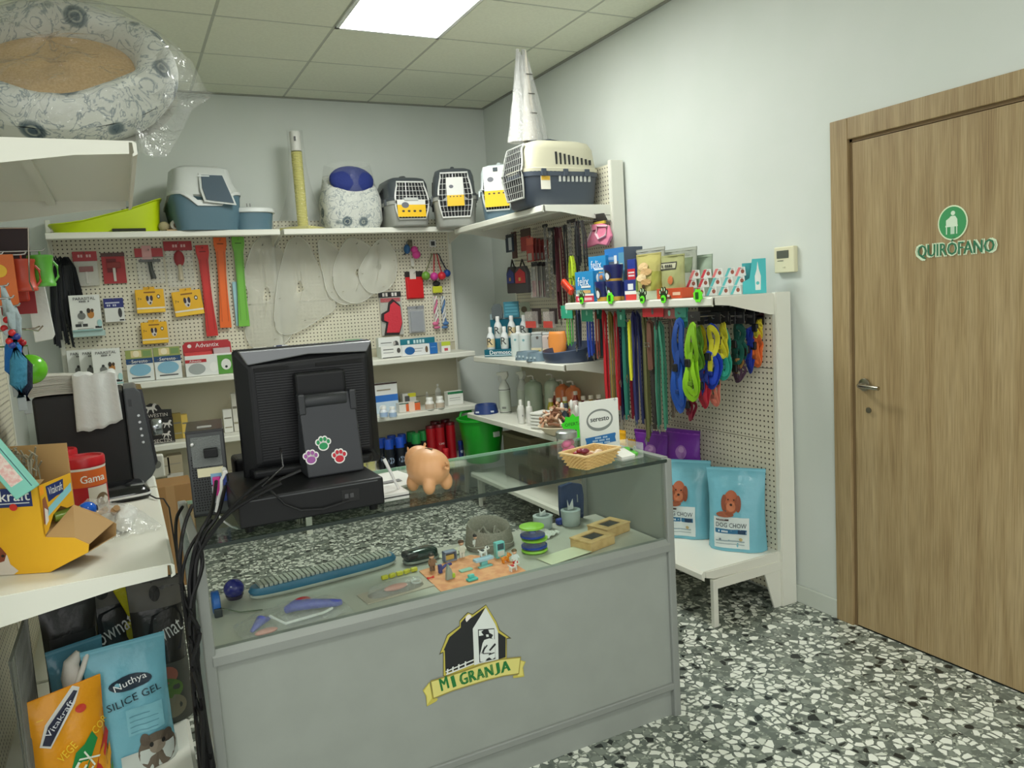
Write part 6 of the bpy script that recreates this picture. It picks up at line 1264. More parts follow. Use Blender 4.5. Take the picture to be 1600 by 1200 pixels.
MB().box(.008, -.02, .06, .03, -.003, .115).build('magenta_plug', mat((190, 40, 130), .4), t, bevel=.003)
MB().box(.032, -.008, .04, .046, -.003, .12).build('blue_socket_strip', mat((40, 60, 130), .5), t)
gr = MB()
for i in range(7):
    for j in range(22): gr.cbox(-.042 + i * .0075 + (.0015 if j % 2 else 0), -.0035, .02 + j * .0075, .0048, .003, .0045)
gr.build('vent_grille', mat((14, 14, 15), .7), t, kind='stuff')
MB().box(-.02, .05, TWh, .02, .09, TWh + .001).build('top_label', mat((150, 150, 146), .5), t)
MB().at(-.036, -.008, TWh - .038).ball(.006, 1, .5, 1).build('screw', mat((190, 190, 188), .3, .8), t, smooth=True)
# white and black plugs on the tower
t2 = thing('white_cable', 'white cable plugged into the rear of the computer tower', 'cable', (0, 0, 0), 0)
wp = [onY(a_, b_, 2.30) for a_, b_ in ((352, 738), (346, 750), (346, 765), (342, 778), (338, 800))]
MB().tube([tuple(p) for p in wp], .0045, 6).build('cord', mat((214, 214, 210), .5), t2, smooth=True); MB().tube([tuple(wp[0] + Vector((0, .03, .004))), tuple(wp[0])], .007, 6).build('plug', mat((220, 220, 216), .5), t2, smooth=True)
t2 = thing('white_cable', 'white cable curving down from the glass top behind the black cables', 'cable', (0, 0, 0), 0)
MB().tube([tuple(onY(a_, b_, 2.22)) for a_, b_ in ((342, 806), (350, 815), (362, 823), (372, 826))], .003, 6).build('cord', mat((190, 190, 186), .5), t2, smooth=True)
# bundle of black cables falling over the counter's corner
t = thing('cable_bundle', 'thick bundle of black cables hanging down beside the counter\'s left post', 'cable', (0, 0, 0), 0)
paths = [
    [(338, 752, 2.28), (330, 800, 2.15), (312, 835, 2.04), (300, 880, 2.025), (296, 930, 2.02), (300, 990, 2.02), (312, 1060, 2.02), (322, 1130, 2.02), (334, 1198, 2.02)],
    [(352, 760, 2.28), (340, 805, 2.12), (318, 838, 2.04), (305, 880, 2.025), (302, 930, 2.02), (306, 1000, 2.02), (314, 1080, 2.02), (326, 1198, 2.02)],
    [(420, 745, 2.06), (392, 765, 2.06), (365, 790, 2.05), (335, 825, 2.04), (312, 860, 2.03), (298, 900, 2.02), (300, 960, 2.015), (308, 1040, 2.015), (318, 1120, 2.015), (330, 1200, 2.015)],
    [(440, 755, 2.04), (400, 775, 2.045), (360, 800, 2.045), (330, 835, 2.035), (308, 875, 2.02), (304, 930, 2.01), (296, 980, 2.01), (306, 1050, 2.01), (324, 1150, 2.01), (330, 1200, 2.01)],
    [(300, 790, 2.2), (290, 815, 2.1), (283, 850, 2.03), (282, 900, 2.02), (290, 960, 2.02), (298, 1010, 2.02), (302, 1080, 2.02), (316, 1200, 2.02)],
    [(330, 812, 2.1), (300, 850, 2.04), (286, 890, 2.02), (286, 930, 2.02), (302, 970, 2.02), (310, 1020, 2.02), (304, 1080, 2.02), (320, 1140, 2.02), (322, 1200, 2.02)],
    [(310, 845, 2.03), (316, 885, 2.02), (298, 950, 2.0), (312, 990, 2.0), (300, 1040, 2.0), (314, 1090, 2.0), (318, 1198, 2.0)],
    [(285, 792, 2.4), (276, 810, 2.3), (275, 845, 2.2), (280, 890, 2.1), (292, 950, 2.05), (300, 1050, 2.04), (312, 1198, 2.04)]]
for k, pth in enumerate(paths):
    P_ = [onY(*q) for q in pth]; Q = []
    for i in range(len(P_) - 1):
        a, b, c_, d_ = P_[max(i - 1, 0)], P_[i], P_[i + 1], P_[min(i + 2, len(P_) - 1)]
        for q in range(5): u = q / 5; Q.append(tuple(.5 * ((2 * b) + (c_ - a) * u + (2 * a - 5 * b + 4 * c_ - d_) * u * u + (3 * b - a - 3 * c_ + d_) * u ** 3)))
    Q.append(tuple(P_[-1])); Q.append((P_[-1].x, P_[-1].y, .3)); Q.append((P_[-1].x - .02, P_[-1].y, .01))
    MB().tube(Q, .0052 - .0004 * (k % 3), 6).build('cable', mat((11, 11, 12), .5, 0, .3), t, smooth=True)
MB().tube([tuple(onY(a_, b_, 2.03)) for a_, b_ in ((286, 925), (290, 960), (298, 1010), (300, 1060), (312, 1110), (318, 1200))], .0055, 8).build('braided_cable', mat((176, 178, 172), .35, .7, bump=1, bscale=260), t, smooth=True)
t = thing('looped_cable', 'thin black cable looping across the cash drawer front', 'cable', (0, 0, 0), 0)
MB().tube([tuple(onY(a_, b_, yy)) for a_, b_, yy in ((438, 700, 2.2), (442, 730, 2.1), (410, 760, 2.06), (425, 768, 2.06), (445, 788, 2.072), (470, 797, 2.075), (505, 795, 2.075), (545, 782, 2.078))], .003, 6).tube([tuple(onY(a_, b_, yy)) for a_, b_, yy in ((470, 735, 2.06), (440, 748, 2.06), (400, 770, 2.06), (368, 792, 2.06))], .004, 6).build('cord', mat((18, 18, 20), .45), t, smooth=True)
# plastic sleeve hanging from the monitor corner
t = thing('plastic_sleeve', 'clear plastic sleeve poking out behind the monitor\'s lower corner', 'plastic film', (0, 0, 0), 0)
pl = [onY(a_, b_, 2.42) for a_, b_ in ((545, 700), (590, 690), (588, 735), (575, 745), (548, 740))]
MB().add([tuple(p) for p in pl] + [tuple(p + Vector((0, .006, 0))) for p in pl], [(0, 1, 2, 3, 4), (9, 8, 7, 6, 5)]).build('sleeve', film(dens=.2, bump=.8), t)
# papers, pen
t = thing('paper_stack', 'white papers lying beside the cash drawer behind the piggy bank', 'paper', (.715, 2.40, ZK), .05)
for k in range(4): MB().at(.004 * k, -.005 * k, .0015 + .003 * k, rz=.03 * k).cbox(0, 0, 0, .16, .21, .0025).build('sheet', mat((226, 226, 220), .7), t)
MB().at(.0, -.05, .014).cbox(0, 0, 0, .07, .03, .0008).build('printed_lines', mat((130, 130, 130), .7), t)
t = thing('white_box', 'low white box at the drawer\'s side under the pen', 'box', (.665, 2.19, ZK), 0)
MB().box(-.03, -.03, 0, .05, .08, .022).build('box_body', mat((216, 214, 208), .6), t, bevel=.002); MB().box(-.032, -.032, .010, .052, .082, .013).build('dark_band', mat((40, 40, 40), .6), t)
t = thing('counter_pen', 'white pen on a stand leaning beside the piggy bank', 'pen', (0, 0, 0), 0)
pa, pb2 = onY(600, 717, 2.22), onY(625, 768, 2.20)
MB().tube([tuple(pb2), tuple(pa)], [.0035, .006], 10).build('barrel', mat((214, 214, 212), .3), t, smooth=True)
MB().tube([tuple(pa), tuple(pa + Vector((-.008, 0, .01))), tuple(pa + Vector((-.002, 0, .014)))], .002, 6).build('clip', mat((30, 30, 32), .3), t, smooth=True)
MB().at(pb2.x + .004, pb2.y, ZK).lathe([(.02, 0), (.018, .006), (.006, .016)], 14).build('pen_stand', mat((220, 220, 216), .4), t, smooth=True)
# piggy bank
t = thing('piggy_bank', 'tan clay piggy bank turned away with curled tail on the glass top', 'piggy bank', (.795, 2.20, ZK), .35)
PG = mat((214, 160, 112), .45, bump=.05)
bm = bmesh.new()
def blobs(lst):
    mb = MB()
    for (x, y, z, r, sx, sy, sz) in lst: mb.at(x, y, z).ball(r, sx, sy, sz, 18, 12)
    return mb
bd = blobs([(0, 0, .075, .062, 1.0, 1.22, .95), (.012, .055, .092, .046, 1, 1, .95), (-.035, -.04, .028, .020, 1, 1, 1.4), (.035, -.04, .028, .020, 1, 1, 1.4), (-.032, .04, .028, .020, 1, 1, 1.4), (.036, .04, .028, .020, 1, 1, 1.4), (.016, .098, .088, .020, 1, .9, .85)]).build('pig_body', PG, t, smooth=True)
rm = bd.modifiers.new('merge', 'REMESH'); rm.mode = 'VOXEL'; rm.voxel_size = .0045; rm.use_smooth_shade = True; sm_ = bd.modifiers.new('soft', 'SMOOTH'); sm_.iterations = 6
for s_ in (-1, 1): MB().add([(s_ * .018, .05, .128), (s_ * .046, .045, .118), (s_ * .040, .035, .155), (s_ * .03, .062, .122), (s_ * .036, .058, .150)], [(0, 1, 2), (0, 2, 4, 3), (1, 3, 4, 2), (0, 3, 1)]).build('ear', PG, t, subd=1, smooth=True)
MB().tube([(0, -.074, .085), (.006, -.086, .092), (-.006, -.09, .098), (-.008, -.082, .086), (.004, -.088, .078)], .005, 8).build('tail', PG, t, smooth=True)
MB().cbox(0, -.01, .1335, .004, .032, .002).build('coin_slot', mat((60, 40, 26), .8), t)
# white board with a collar emblem
t = thing('info_board', 'white upright Seresto board with grey oval collar and blue ribbon', 'sign', (1.503, 2.315, ZK), -.02)
wB = .165; hB = .19
MB().box(-wB / 2, 0, 0, wB / 2, .006, hB).build('board', mat((226, 229, 222), .5), t, bevel=.001); MB().box(-wB / 2, .006, 0, wB / 2, .07, .003).build('board_foot', mat((220, 222, 216), .5), t)
n_ = 40; ring_ = []
mb = MB(); o_ = [(.056 * math.cos(2 * PI * i / n_), .118 + .040 * math.sin(2 * PI * i / n_)) for i in range(n_)]; i_ = [(.049 * math.cos(2 * PI * i / n_), .120 + .031 * math.sin(2 * PI * i / n_)) for i in range(n_)]
mb.add([(a, -.0008, b) for a, b in o_] + [(a, -.0008, b) for a, b in i_], [(i, (i + 1) % n_, n_ + (i + 1) % n_, n_ + i) for i in range(n_)]).build('collar_print', mat((128, 134, 130), .5), t)
lettering('seresto', (52, 60, 60), t, 0, .121, w=.078, y=-.0008, bold=.0006)
shape(t, [(-.065, .058), (.062, .064), (.066, .06), (.062, .048), (.066, .030), (-.062, .022), (-.066, .026), (-.060, .04)], (40, 112, 176), -.0008, name='ribbon_print')
for k, s_ in enumerate(('PROTEGE A', 'PERROS Y GATOS', 'HASTA 8 MESES')): lettering(s_, (190, 215, 235), t, 0, .053 - k * .010, w=.06 + .02 * (k > 0), h=.006, y=-.0014)
patch(t, .03, .0, .086, .008, (60, 84, 110), -.0008); MB().cbox(.068, -.0008, .185, .012, .0006, .002).cbox(.068, -.0008, .185, .002, .0006, .012).build('cross_print', mat((150, 156, 156), .5), t)
# jar with pink contents
t = thing('glass_jar', 'clear lidded jar with pink toys inside behind the wicker basket', 'jar', (1.352, 2.30, ZK), 0); t.scale = (.86, .86, .92)
MB().lathe([(.038, 0), (.042, .004), (.042, .075), (.038, .085)], 20, caps=False).build('glass_wall', film(dens=.12, bump=.3), t, smooth=True)
MB().lathe([(.040, .082), (.044, .084), (.044, .105), (.036, .110)], 20).build('lid', mat((150, 156, 150), .25, .5), t, smooth=True)
for k, (a, b, z, cl) in enumerate(((-.014, -.012, .03, (230, 60, 130)), (.012, -.01, .04, (236, 110, 160)), (0, .014, .05, (200, 60, 110)), (-.008, -.014, .062, (236, 80, 150)), (.016, .0, .062, (190, 70, 110)))): MB().at(a, b, z).ball(.016, 1.1, 1, .9).build('pink_ball', mat(cl, .5), t, smooth=True)
# wicker basket
t = thing('wicker_basket', 'small straw coloured wicker basket with sweets on the counter edge', 'basket', (1.355, 2.155, ZK), .28)
WK = mat((222, 186, 120), .7)
def rect_ring(w, d, z, n=10):
    o = []
    for i in range(n): o.append((-w / 2 + w * i / n, -d / 2, z))
    for i in range(n): o.append((w / 2, -d / 2 + d * i / n, z))
    for i in range(n): o.append((w / 2 - w * i / n, d / 2, z))
    for i in range(n): o.append((-w / 2, d / 2 - d * i / n, z))
    return o
loft([rect_ring(.125, .075, 0.001), rect_ring(.172, .112, .05), rect_ring(.166, .106, .05), rect_ring(.120, .07, .006)]).build('basket_body', mat((206, 168, 104), .8), t)
for j in range(9):
    z = .004 + j * .0055; w_, d_ = .127 + .047 * z / .05, .077 + .037 * z / .05; R_ = rect_ring(w_, d_, z, 12)
    MB().tube([(p[0] * (1 + .035 * (1 if (i + j) % 2 else -1)), p[1] * (1 + .05 * (1 if (i + j) % 2 else -1)), p[2]) for i, p in enumerate(R_)], .0030, 5, closed=True).build('weave_strand', WK, t, smooth=True)
MB().tube(rect_ring(.176, .116, .052, 6), .0045, 6, closed=True).build('rim', mat((226, 196, 140), .6), t, smooth=True)
for k in range(14):
    r = random.Random(90 + k); o = MB().at(0, 0, 0).ball(.011 + .004 * r.random(), 1.3, 1, .7, 10, 6).build('wrapped_sweet', mat([(214, 180, 140), (150, 40, 50), (226, 200, 170), (200, 140, 110), (120, 40, 60)][k % 5], .35), None, smooth=True)
    v = Matrix.Rotation(.28, 4, 'Z') @ Vector((-.055 + .11 * r.random(), -.03 + .06 * r.random(), .034 + .01 * r.random() + (.02 if k in (1, 4) else 0))); o.location = (1.355 + v.x, 2.155 + v.y, ZK + v.z)
    tag(o, ['wrapped tan sweet in the wicker basket', 'dark red wrapped sweet in the wicker basket', 'cream sweet in the wicker basket', 'brownish sweet in the wicker basket', 'purple red wrapped sweet in the wicker basket'][k % 5], 'sweet', 'wrapped sweets in the wicker basket')
# acrylic card holder
t = thing('card_holder', 'clear acrylic holder with white and green cards at the counter\'s end', 'card holder', (1.51, 2.165, ZK), .12)
MB().box(-.045, -.03, 0, .05, .05, .003).box(.047, -.03, 0, .05, .05, .05).box(-.045, .047, 0, .05, .05, .055).build('acrylic', film(dens=.2, bump=0), t)
MB().at(-.008, .012, .014, rx=.28).cbox(0, 0, 0, .062, .06, .012).build('card_stack', mat((230, 230, 222), .6), t, bevel=.001)
MB().at(.034, .018, .016, rx=.28).cbox(0, 0, 0, .022, .055, .010).build('green_cards', mat((96, 190, 70), .5), t, bevel=.001); MB().at(.034, .014, .024, rx=.28).ball(.006, 1, 1, .4).build('dog_print', mat((30, 40, 30), .5), t, smooth=True)

# ================================================================ THE EMBLEM ON THE COUNTER FRONT
def emb(pts, col, k, name='emblem_print'):
    q = [onY(640 + a / 6, 920 + b / 6, Y0 + .012) for a, b in pts]; mb = MB()
    mb.add([(p.x - X0, .0115 - .0004 * k, p.z) for p in q], [tuple(range(len(q)))]); return mb.build(name, mat(col, .5), ct)
GOLD = (190, 178, 78)
emb([(715, 145), (815, 310), (845, 385), (935, 450), (955, 465), (912, 470), (912, 650), (330, 820), (312, 815), (312, 600), (275, 618), (300, 560), (350, 430), (465, 345), (465, 300), (520, 240), (545, 218), (590, 235)], (70, 66, 40), 0)
emb([(715, 152), (812, 312), (838, 390), (930, 456), (905, 462), (908, 650), (332, 815), (318, 812), (318, 590), (288, 600), (355, 436), (470, 350), (470, 304), (525, 246), (548, 226), (590, 245)], GOLD, 1)
emb([(708, 172), (600, 372), (600, 700), (335, 790), (328, 575), (318, 575), (372, 452), (478, 362), (478, 318), (520, 268), (530, 300), (590, 262)], (26, 28, 30), 2)
emb([(828, 408), (900, 455), (898, 640), (832, 660)], (26, 28, 30), 2)
emb([(712, 175), (800, 330), (826, 400), (832, 662), (650, 700), (604, 715), (590, 372)], (212, 218, 212), 3)
emb([(525, 262), (545, 240), (565, 240), (580, 262), (532, 310), (522, 290)], (228, 222, 214), 3)
emb([(638, 380), (792, 368), (802, 655), (652, 690)], (30, 32, 34), 4)
emb([(645, 388), (690, 384), (668, 402), (690, 432), (648, 440)], (214, 220, 214), 5)
emb([(735, 380), (788, 376), (790, 470), (765, 460), (780, 430), (745, 410)], (214, 220, 214), 5)
emb([(700, 470), (745, 462), (796, 470), (798, 640), (770, 660), (745, 640), (700, 680), (660, 680), (655, 620), (670, 560), (680, 510)], (214, 220, 214), 5)
emb([(690, 405), (735, 400), (760, 440), (740, 462), (700, 475), (650, 520), (655, 470), (700, 450)], (26, 28, 30), 6); emb([(712, 425), (735, 424), (738, 446), (716, 448)], (214, 220, 214), 7)
for P_ in ([(690, 560), (720, 520), (728, 528), (700, 566), (690, 600), (760, 596), (758, 604), (680, 608)], [(740, 570), (795, 505), (806, 520), (752, 580)], [(735, 610), (790, 590), (792, 598), (740, 620)], [(710, 660), (740, 640), (760, 655), (740, 664)], [(668, 600), (700, 530), (704, 534), (676, 604)]): emb(P_, (30, 32, 34), 7)
for (a0, b0, a1, b1) in ((335, 768, 598, 656), (340, 795, 600, 690)): emb([(a0, b0), (a1, b1), (a1, b1 + 12), (a0, b0 + 12)], (216, 220, 214), 6)
for a0 in (345, 395, 450, 512): zz = 752 - (a0 - 340) * .42; emb([(a0, zz), (a0 + 14, zz - 6), (a0 + 14, zz + 44), (a0, zz + 48)], (216, 220, 214), 7)
emb([(120, 950), (185, 870), (215, 1020), (265, 1025), (250, 1050), (160, 1100), (150, 1000)], GOLD, 5)
emb([(130, 955), (182, 885), (205, 1022), (160, 1085), (160, 1000)], (214, 204, 110), 6)
emb([(1030, 665), (1085, 680), (1060, 735), (1072, 820), (970, 835), (965, 812), (1020, 800)], GOLD, 5); emb([(1035, 672), (1072, 684), (1052, 740), (1060, 808), (1010, 815)], (214, 204, 110), 6)
top_ = [(190, 858), (330, 815), (500, 762), (700, 690), (850, 652), (1040, 632)]; bot_ = [(1022, 795), (880, 815), (740, 850), (560, 905), (400, 955), (215, 1030)]
emb(top_ + bot_, (150, 138, 60), 8); emb([(200, 868), (335, 826), (505, 772), (705, 700), (855, 662), (1030, 644), (1014, 786), (875, 806), (735, 840), (555, 895), (395, 945), (222, 1016)], (214, 206, 120), 9)
def emb_text(ch, u, v, w, h, rot, k):
    q = onY(640 + u / 6, 920 + v / 6, Y0 + .012); q2 = onY(640 + (u + w) / 6, 920 + v / 6, Y0 + .012); q3 = onY(640 + u / 6, 920 + (v + h) / 6, Y0 + .012)
    lettering(ch, (24, 112, 50), ct, q.x - X0, q.z, w=(q2.x - q.x), h=(q.z - q3.z), y=.0115 - .0004 * k, rot=rot, bold=.0022 if ch != 'M' else .0012)
for ch, u, v, w, h, rt in (('M', 318, 882, 72, 120, .10), ('I', 405, 862, 22, 112, .12), ('G', 500, 835, 66, 118, .08), ('R', 582, 808, 58, 108, .08), ('A', 655, 790, 66, 100, .06), ('N', 738, 765, 66, 104, .05), ('J', 812, 745, 44, 110, .05), ('A', 892, 722, 80, 100, -.02)): emb_text(ch, u, v, w, h, rt + .05, 11)

# ================================================================ INSIDE THE DISPLAY (deck z 0.632)
ZD = .6325
t = thing('slatted_feeder', 'long blue and grey slatted pet brush base lying across the display', 'pet accessory', (.505, 2.44, ZD), .10)
rr = lambda w, d, z: sq(w, d, z, .32, 40)
loft([rr(.46, .078, 0), rr(.485, .092, .008), rr(.485, .092, .014)]).build('lower_rim', mat((190, 194, 184), .4), t, smooth=True)
loft([rr(.48, .088, .014), rr(.488, .094, .022), rr(.47, .082, .036), rr(.46, .074, .036)]).build('blue_body', mat((44, 112, 146), .35), t, smooth=True)
for k in range(30): MB().box(-.215 + k * .0146, -.030, .036, -.215 + k * .0146 + .010, .032, .045 - .001 * (k % 2)).build('slat', mat((176, 178, 166), .5), t)
t = thing('blue_ball', 'shiny dark blue ball beside the blue and grey slatted brush', 'dog toy', (.225, 2.455, ZD), 0)
MB().at(0, 0, .031).ball(.031, 1, 1, .98, 20, 12).build('ball_body', mat((24, 30, 130), .12), t, smooth=True); MB().at(0, 0, .012).lathe([(.022, -.012), (.0275, 0)], 18).build('dark_base', mat((40, 24, 60), .3), t, smooth=True)
t = thing('blue_disc_toy', 'upright bright blue round toy with dark clip in the display corner', 'dog toy', (.163, 2.36, ZD), 0)
MB().at(0, .0, .034, ry=PI / 2).lathe([(.030, -.011), (.034, -.008), (.034, .008), (.030, .011)], 24).build('disc_body', mat((30, 96, 180), .35), t, smooth=True); MB().box(-.01, -.04, .0, .012, -.02, .026).build('clip', mat((40, 46, 50), .5), t, bevel=.003)
MB().tube([(.01, -.02, .02), (.06, -.05, .006), (.12, -.065, .004)], .002, 5).build('cord', mat((90, 100, 80), .6), t, smooth=True)
t = thing('bagged_toy', 'clear bag with violet and red plastic toys near the front glass', 'dog toy', (.345, 2.165, ZD), .12)
MB().tube([(-.12, -.02, .012), (-.085, .0, .03), (-.065, .02, .02)], [.006, .018, .010], 10, flat=.7).build('violet_piece', mat((88, 92, 180), .35), t, smooth=True)
MB().tube([(.0, .055, .016), (.02, .04, .028), (.07, .02, .026), (.13, -.0, .018), (.145, .0, .016)], [.014, .02, .018, .014, .01], 10, flat=.8).build('violet_piece', mat((84, 88, 184), .35), t, smooth=True)
MB().at(.045, .05, .03).ball(.022, 1.3, .8, .6).build('red_piece', mat((200, 44, 52), .4), t, smooth=True); MB().at(-.085, -.035, .008).ball(.02, 1.6, .8, .35).build('pink_piece', mat((220, 150, 136), .5), t, smooth=True)
MB().tube([(-.06, .01, .03), (-.03, -.03, .012), (.08, -.03, .012), (.11, -.02, .014)], .004, 6).build('white_bar', mat((228, 230, 226), .4), t, smooth=True)
mb = MB(); mb.grid(lambda u, v: (-.15 + .31 * u, -.06 + .14 * v, .004 + .045 * math.sin(PI * u) ** .5 * math.sin(PI * v) ** .5 + .004 * math.sin(30 * u + 9 * v)), 22, 12); mb.build('clear_bag', film(dens=.14, bump=.8), t, smooth=True)
t = thing('blister_pack', 'clear blister pack with pinkish toy lying near the front glass', 'dog toy', (.665, 2.21, ZD), .10)
MB().box(-.11, -.045, 0, .11, .045, .003).build('card', mat((186, 176, 160), .5), t, bevel=.001); loft([sq(.18, .07, .003, .35, 28), sq(.165, .06, .024, .35, 28), sq(.12, .035, .03, .35, 28)]).build('clear_dome', film(dens=.2, bump=.5), t, smooth=True)
MB().at(.0, 0, .012).ball(.022, 1.8, .8, .4).build('pink_toy', mat((206, 120, 96), .5), t, smooth=True); MB().at(.07, 0, .012).tube([(.015 * math.cos(a), .015 * math.sin(a), 0) for a in [q * PI / 6 for q in range(12)]], .003, 6, closed=True).build('ring', mat((200, 204, 200), .4), t, smooth=True)
t = thing('yellow_chain_toy', 'row of small yellow segments above the blister pack', 'dog toy', (.72, 2.33, ZD), .12)
for k in range(5): MB().at(-.055 + .026 * k, 0, .008, rz=.3 * (k % 2)).cbox(0, 0, 0, .022, .014, .013).build('segment', mat((206, 200, 50), .5), t, bevel=.003); 
t = thing('dark_green_case', 'dark green and black rounded case behind the toy clinic', 'case', (.825, 2.42, ZD), .10)
loft([sq(.10, .05, 0, .3, 28), sq(.12, .062, .012, .3, 28), sq(.115, .058, .036, .3, 28), sq(.09, .04, .045, .3, 28)]).build('case_body', mat((20, 44, 38), .12), t, smooth=True); loft([sq(.125, .067, .006, .3, 28), sq(.128, .07, .010, .3, 28), sq(.125, .067, .014, .3, 28)]).build('rim', mat((150, 156, 150), .3, .5), t, smooth=True)
MB().cbox(-.038, 0, .03, .05, .058, .026).build('black_end', mat((26, 28, 28), .4), t, bevel=.010, seg=3)
for k, (cx, cy, w_, d_, rz, col_, lab) in enumerate(((.935, 2.42, .10, .05, .35, (206, 206, 180), 'cream folded card behind the toy clinic'), (1.24, 2.165, .17, .085, .12, (204, 208, 178), 'pale yellow card near the front glass beside the toy stack'), (1.30, 2.40, .075, .075, .5, (206, 208, 200), 'crumpled white paper packet behind the toy stack'))):
    t = thing('paper_card', lab, 'paper', (cx, cy, ZD), rz)
    mb = MB(); mb.grid(lambda u, v: ((u - .5) * w_, (v - .5) * d_, .002 + (.010 * abs(math.sin(7 * u + 5 * v)) if k == 2 else .004 * u)), 8, 8); mb.build('sheet', mat(col_, .6), t, solid=.001)
# slow feeder bowl
t = thing('slow_feeder_bowl', 'large taupe slow feeder dog bowl with wavy rim in the display', 'bowl', (1.085, 2.425, ZD), .1)
TP = noisemat('taupe_plastic', (136, 130, 118), (150, 144, 132), 200, .7)
def rg(r, z, k=0): return [(r * math.cos(2 * PI * i / 48), r * math.sin(2 * PI * i / 48) * .98, z + k * math.sin(2 * PI * i / 48)) for i in range(48)]
loft([rg(.086, 0), rg(.088, .006), rg(.078, .07, .012), rg(.074, .078, .014), rg(.070, .075, .014), rg(.055, .03), rg(.01, .026)], cap1=True).build('bowl_body', TP, t, smooth=True)
for k in range(5): a = 2 * PI * k / 5; MB().tube([(.02 * math.cos(a), .02 * math.sin(a), .03), (.036 * math.cos(a + .3), .036 * math.sin(a + .3), .058), (.05 * math.cos(a + .7), .05 * math.sin(a + .7), .034)], .006, 8).build('inner_ridge', TP, t, smooth=True)
MB().tube([(.0875 * math.cos(a), .086 * math.sin(a), .022 + .006 * math.sin(a * 3 + 1)) for a in [-PI + PI * q / 20 for q in range(21)]], .002, 5).build('wave_line', mat((176, 172, 160), .6), t, smooth=True)
# stack of green and blue discs
t = thing('stacked_disc_toy', 'stack of lime green and blue plastic disc toys with clear sides', 'dog toy', (1.185, 2.27, ZD), 0)
GR, BL = mat((146, 206, 60), .35), mat((26, 60, 160), .2)
MB().at(-.002, 0, 0).lathe([(.040, 0), (.046, .006), (.044, .012)], 28).build('green_disc', GR, t, smooth=True)
MB().at(-.002, 0, .010).lathe([(.020, 0), (.045, .008), (.045, .014), (.012, .02), (.010, .03)], 28).build('blue_disc', BL, t, smooth=True)
MB().at(.0, 0, .038).lathe([(.015, 0), (.044, .004), (.046, .010), (.020, .014)], 28).build('green_disc', GR, t, smooth=True)
MB().at(-.006, 0, .050).lathe([(.020, 0), (.043, .006), (.043, .012), (.012, .018), (.010, .032)], 28).build('blue_disc', BL, t, smooth=True)
MB().at(-.008, 0, .082).lathe([(.030, 0), (.043, .004), (.043, .010), (.030, .014)], 28).build('green_disc', GR, t, smooth=True)
for z in (.014, .056): MB().at(-.004, 0, z).lathe([(.042, 0), (.040, .026)], 24, caps=False).build('clear_wall', film(dens=.08, bump=0), t, smooth=True)
MB().at(.01, -.01, .026).ball(.010).build('brown_treats', mat((110, 84, 66), .7), t, smooth=True)
# small clear cups, white rolls, dark blue fabric, wooden boxes
for k, (cx, cy, h_) in enumerate(((1.335, 2.50, .05), (1.44, 2.47, .06))):
    t = thing('plastic_cup', ['milky round plastic cup at the back of the display, nearest the toy stack', 'milky round plastic cup with a torn white paper, in front of the blue fabric'][k], 'cup', (cx, cy - .02, ZD), 0, 'milky plastic cups in the display')
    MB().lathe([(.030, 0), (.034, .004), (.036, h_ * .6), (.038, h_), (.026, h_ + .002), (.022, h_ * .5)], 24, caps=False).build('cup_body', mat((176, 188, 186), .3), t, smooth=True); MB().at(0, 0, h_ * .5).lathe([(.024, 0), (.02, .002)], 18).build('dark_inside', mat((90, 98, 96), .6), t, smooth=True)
    MB().add([(-.012, 0, h_), (.016, .004, h_), (.012, .0, h_ + .02 + .02 * k), (-.004, .002, h_ + .012), (-.012, 0, h_ + .03 + .01 * k)], [(0, 1, 2, 3, 4)]).build('paper_tab', mat((220, 224, 222), .6), t, solid=.001)
t = thing('blue_fabric', 'dark blue folded pet coat standing at the back of the display', 'pet coat', (1.475, 2.50, ZD), .05)
MB().prism([(-.05, 0), (-.02, .02), (.01, .012), (.05, 0), (.056, .09), (.05, .135), (.0, .15), (-.052, .145), (-.055, .06)], -.008, .012, 'y').build('cloth', mat((36, 56, 96), .75, bump=.6, bscale=40), t, bevel=.005)
MB().cbox(.022, -.010, .085, .004, .003, .03).build('silver_zip', mat((180, 184, 188), .3, .7), t); MB().cbox(-.06, -.015, .012, .04, .03, .022).build('cuff', mat((40, 62, 150), .7), t, bevel=.006)
for k, (cx, cy, rz_, lab) in enumerate(((1.375, 2.20, .26, 'light wooden box with dark glass lid, the one nearer the front glass'), (1.50, 2.285, .26, 'light wooden box with dark glass lid, against the display side panel'))):
    t = thing('wooden_box', lab, 'box', (cx, cy, ZD), rz_, 'wooden boxes in the display'); Wm = noisemat('birch_%d' % k, (196, 160, 104), (212, 178, 122), 30, .5)
    MB().box(-.062, -.048, 0, .062, .048, .030).build('box_body', Wm, t, bevel=.002)
    MB().box(-.064, -.050, .0305, .064, -.028, .036).box(-.064, .026, .0305, .064, .050, .036).box(-.064, -.028, .0305, -.034, .026, .036).box(.036, -.028, .0305, .064, .026, .036).build('lid_frame', Wm, t, bevel=.001)
    MB().box(-.034, -.028, .0302, .036, .026, .033).build('dark_window', mat((62, 60, 58), .2), t)
